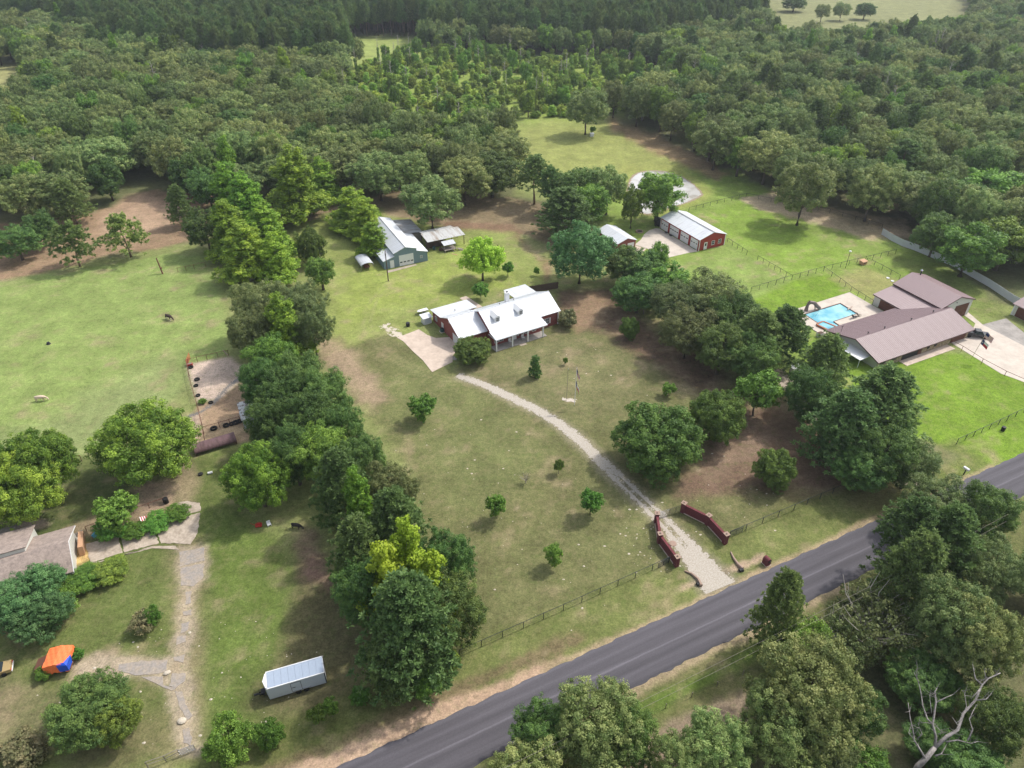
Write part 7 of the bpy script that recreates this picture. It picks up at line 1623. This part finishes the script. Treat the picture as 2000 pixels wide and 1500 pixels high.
bit('mower', 506, 1028, 'red_paint', 'red mower under the yellowish pecan tree', 'mower', lambda b: (b.box(-.5, .5, -.35, .35, .15, .45), b.box(-.2, .3, -.2, .2, .45, .7), b.tube([(-.5, 0, .4), (-1.2, 0, .95)], .03, 6)), .2)
bit('white_chair', 526, 1026, 'white', 'white plastic chair tipped over under the yellowish pecan tree', 'chair', lambda b: (b.box(-.3, .3, -.3, .3, .28, .34), b.box(-.3, .3, .28, .34, .34, .8), b.box(-.3, -.24, -.3, -.24, 0, .28), b.box(.24, .3, -.3, -.24, 0, .28), b.box(-.3, -.24, .24, .3, 0, .28), b.box(.24, .3, .24, .3, 0, .28)), .6)
bit('fallen_board', 441, 691, 'cap_stone', 'pale pole lying at the top of the upper pen', 'pole', lambda b: b.tube([(-1.6, 0, .2), (1.6, 0, .3)], .1, 6), -.9)
bit('pasture_stump', 95, 672, 'dark', 'small dark stump in the middle of the pasture', 'stump', lambda b: b.lathe([(.5, 0), (.35, .25), (.3, .5)], 10))
bit('drum', 1958, 841, 'dark', 'black drum beside the ranch roadside fence', 'barrel', lambda b: b.lathe([(.35, 0), (.38, .4), (.36, .9), (.1, .92)], 12))
bit('pale_rock', 356, 1409, 'stone', 'large pale rock on the broken asphalt drive', 'rock', lambda b: b.ball((0, 0, .15), .6, 9, 5, (1, .8, .4)))
bit('pale_rock', 327, 1315, 'stone', 'pale rock where the old asphalt drives join', 'rock', lambda b: b.ball((0, 0, .12), .5, 9, 5, (1, .7, .4)), .5)
bit('well_cover', 1314, 1062, 'cap_stone', 'pale round cover on the grass beside the left brick wing wall', 'cover', lambda b: b.lathe([(.6, 0), (.6, .1), (.4, .14)], 14))
# chips of white stone strewn over the lawns
b = MB(); rg = np.random.default_rng(17); cents = [(980, 1010, 70), (1270, 1050, 45), (1240, 1000, 40), (1450, 990, 60), (880, 900, 90), (1120, 720, 60), (1000, 900, 120), (1080, 1130, 90), (460, 1380, 60), (350, 1250, 60), (250, 1390, 90), (500, 1250, 70), (1440, 930, 60), (760, 1000, 90), (1290, 1090, 30)]
for cu, cv, sp in cents:
    for i in range(20 if sp > 50 else 30):
        u, v = cu+rg.normal()*sp, cv+rg.normal()*sp*.5; p = P(u, v); r_ = .04+.15*rg.random()**3; a_ = rg.random()*6.28
        ring = [(p.x+r_*(.7+.6*rg.random())*math.cos(a_+j*1.05)*1.3, p.y+r_*(.7+.6*rg.random())*math.sin(a_+j*1.05), .005) for j in range(6)]
        b.add(ring+[(p.x, p.y, r_*.5)], [(j, (j+1) % 6, 6) for j in range(6)])
o = b.build('scattered_stones', M['stone']); tag(o, kind='stuff')
# bleached dead tree at the bottom right: traced limbs with their own depth
k = empty('dead_tree', P(1770, 1520, 0), 0, 'bleached leafless dead tree with forking grey limbs at the bottom right', 'tree')
def dz(u, v, z_): return P(1700+u/4.687, 1180+v/4.687, z_)-k.location
b = MB(); b.tube([Vector((0, 0, -.2)), dz(440, 1480, 4.5), dz(520, 1400, 5.2), dz(590, 1310, 6.0)], [.38, .33, .29, .24], 9); b.build('trunk', M['dead_wood'], k, smooth=True)
LIMB = [([(590, 1310, 6.0), (700, 1210, 6.6), (800, 1150, 7.2), (850, 1000, 8.0), (960, 880, 8.8), (1020, 740, 9.6), (1080, 680, 10.0), (1190, 630, 10.4)], .24), ([(960, 880, 8.8), (1060, 870, 9.2), (1110, 815, 9.6)], .10), ([(1020, 740, 9.6), (960, 680, 10.2), (935, 545, 11)], .11), ([(1060, 690, 9.9), (1040, 590, 10.6)], .09),
        ([(590, 1310, 6.0), (600, 1210, 6.8), (570, 1100, 7.6), (600, 900, 8.8), (590, 800, 9.4), (610, 770, 9.7)], .19), ([(600, 900, 8.8), (680, 860, 9.2), (760, 825, 9.5)], .09), ([(570, 1100, 7.6), (520, 1050, 7.9), (480, 930, 8.6), (460, 800, 9.3), (430, 680, 10), (400, 630, 10.3)], .12),
        ([(500, 1410, 5.2), (440, 1310, 6.0), (400, 1240, 6.6), (390, 1150, 7.2), (365, 1050, 7.8), (345, 900, 8.6)], .14), ([(400, 1240, 6.6), (350, 1180, 7.0), (375, 1100, 7.5)], .08), ([(690, 1260, 6.4), (800, 1245, 6.6), (920, 1275, 6.8), (990, 1255, 7.0)], .10), ([(890, 1250, 6.8), (935, 1150, 7.4), (905, 1050, 8.0), (970, 920, 8.7)], .10),
        ([(850, 1000, 8.0), (880, 940, 8.4), (860, 810, 9.1), (830, 785, 9.3)], .07), ([(620, 1190, 6.9), (660, 1180, 7.0), (590, 1100, 7.6), (520, 1085, 7.8), (430, 1090, 7.8)], .06), ([(430, 1230, 6.6), (475, 1190, 6.9), (440, 1110, 7.4)], .07), ([(800, 1110, 7.4), (745, 1030, 7.9)], .06), ([(590, 1390, 5.4), (650, 1370, 5.6), (700, 1280, 6.2)], .12), ([(560, 1000, 8.2), (540, 820, 9.2), (570, 830, 9.2)], .05), ([(600, 830, 9.2), (560, 810, 9.5)], .06), ([(740, 1180, 6.9), (780, 1145, 7.2)], .08), ([(420, 690, 10), (430, 560, 10.8)], .04), ([(1000, 780, 9.4), (920, 870, 9.0)], .07)]
for pts, r_ in LIMB:
    b = MB(); n_ = len(pts); b.tube([dz(*p) for p in pts], [r_*.92*(1-.76*i/(n_-1)) for i in range(n_)], 7); 
    for i in range(1, n_):
        for q in range(2):
            p_ = dz(*pts[i]).lerp(dz(*pts[i-1]), random.random()*.8); d_ = Vector((random.uniform(-1, 1), random.uniform(-.6, .6), random.uniform(.1, 1))).normalized()*random.uniform(.4, 1.3); b.tube([p_, p_+d_*.5+Vector((0, 0, .05)), p_+d_+Vector((0, 0, .2))], [.035, .022, .008], 4, False)
    b.build('limb', M['dead_wood'], k, smooth=True)

# ------------------------------------------------------------------ summer haze over the whole place
hz = bpy.data.materials.new('haze'); hz.use_nodes = True; t = hz.node_tree; t.nodes.clear()
ho = t.nodes.new('ShaderNodeOutputMaterial'); pv = t.nodes.new('ShaderNodeVolumePrincipled'); pv.inputs['Density'].default_value = HAZE; pv.inputs['Color'].default_value = (.80, .88, 1, 1); pv.inputs['Anisotropy'].default_value = .3
t.links.new(pv.outputs[0], ho.inputs['Volume'])
b = MB(); b.box(-5600, 5600, -5600, 5600, -1.0, CAM_H+4); o = b.build('haze', hz); tag(o, kind='stuff')
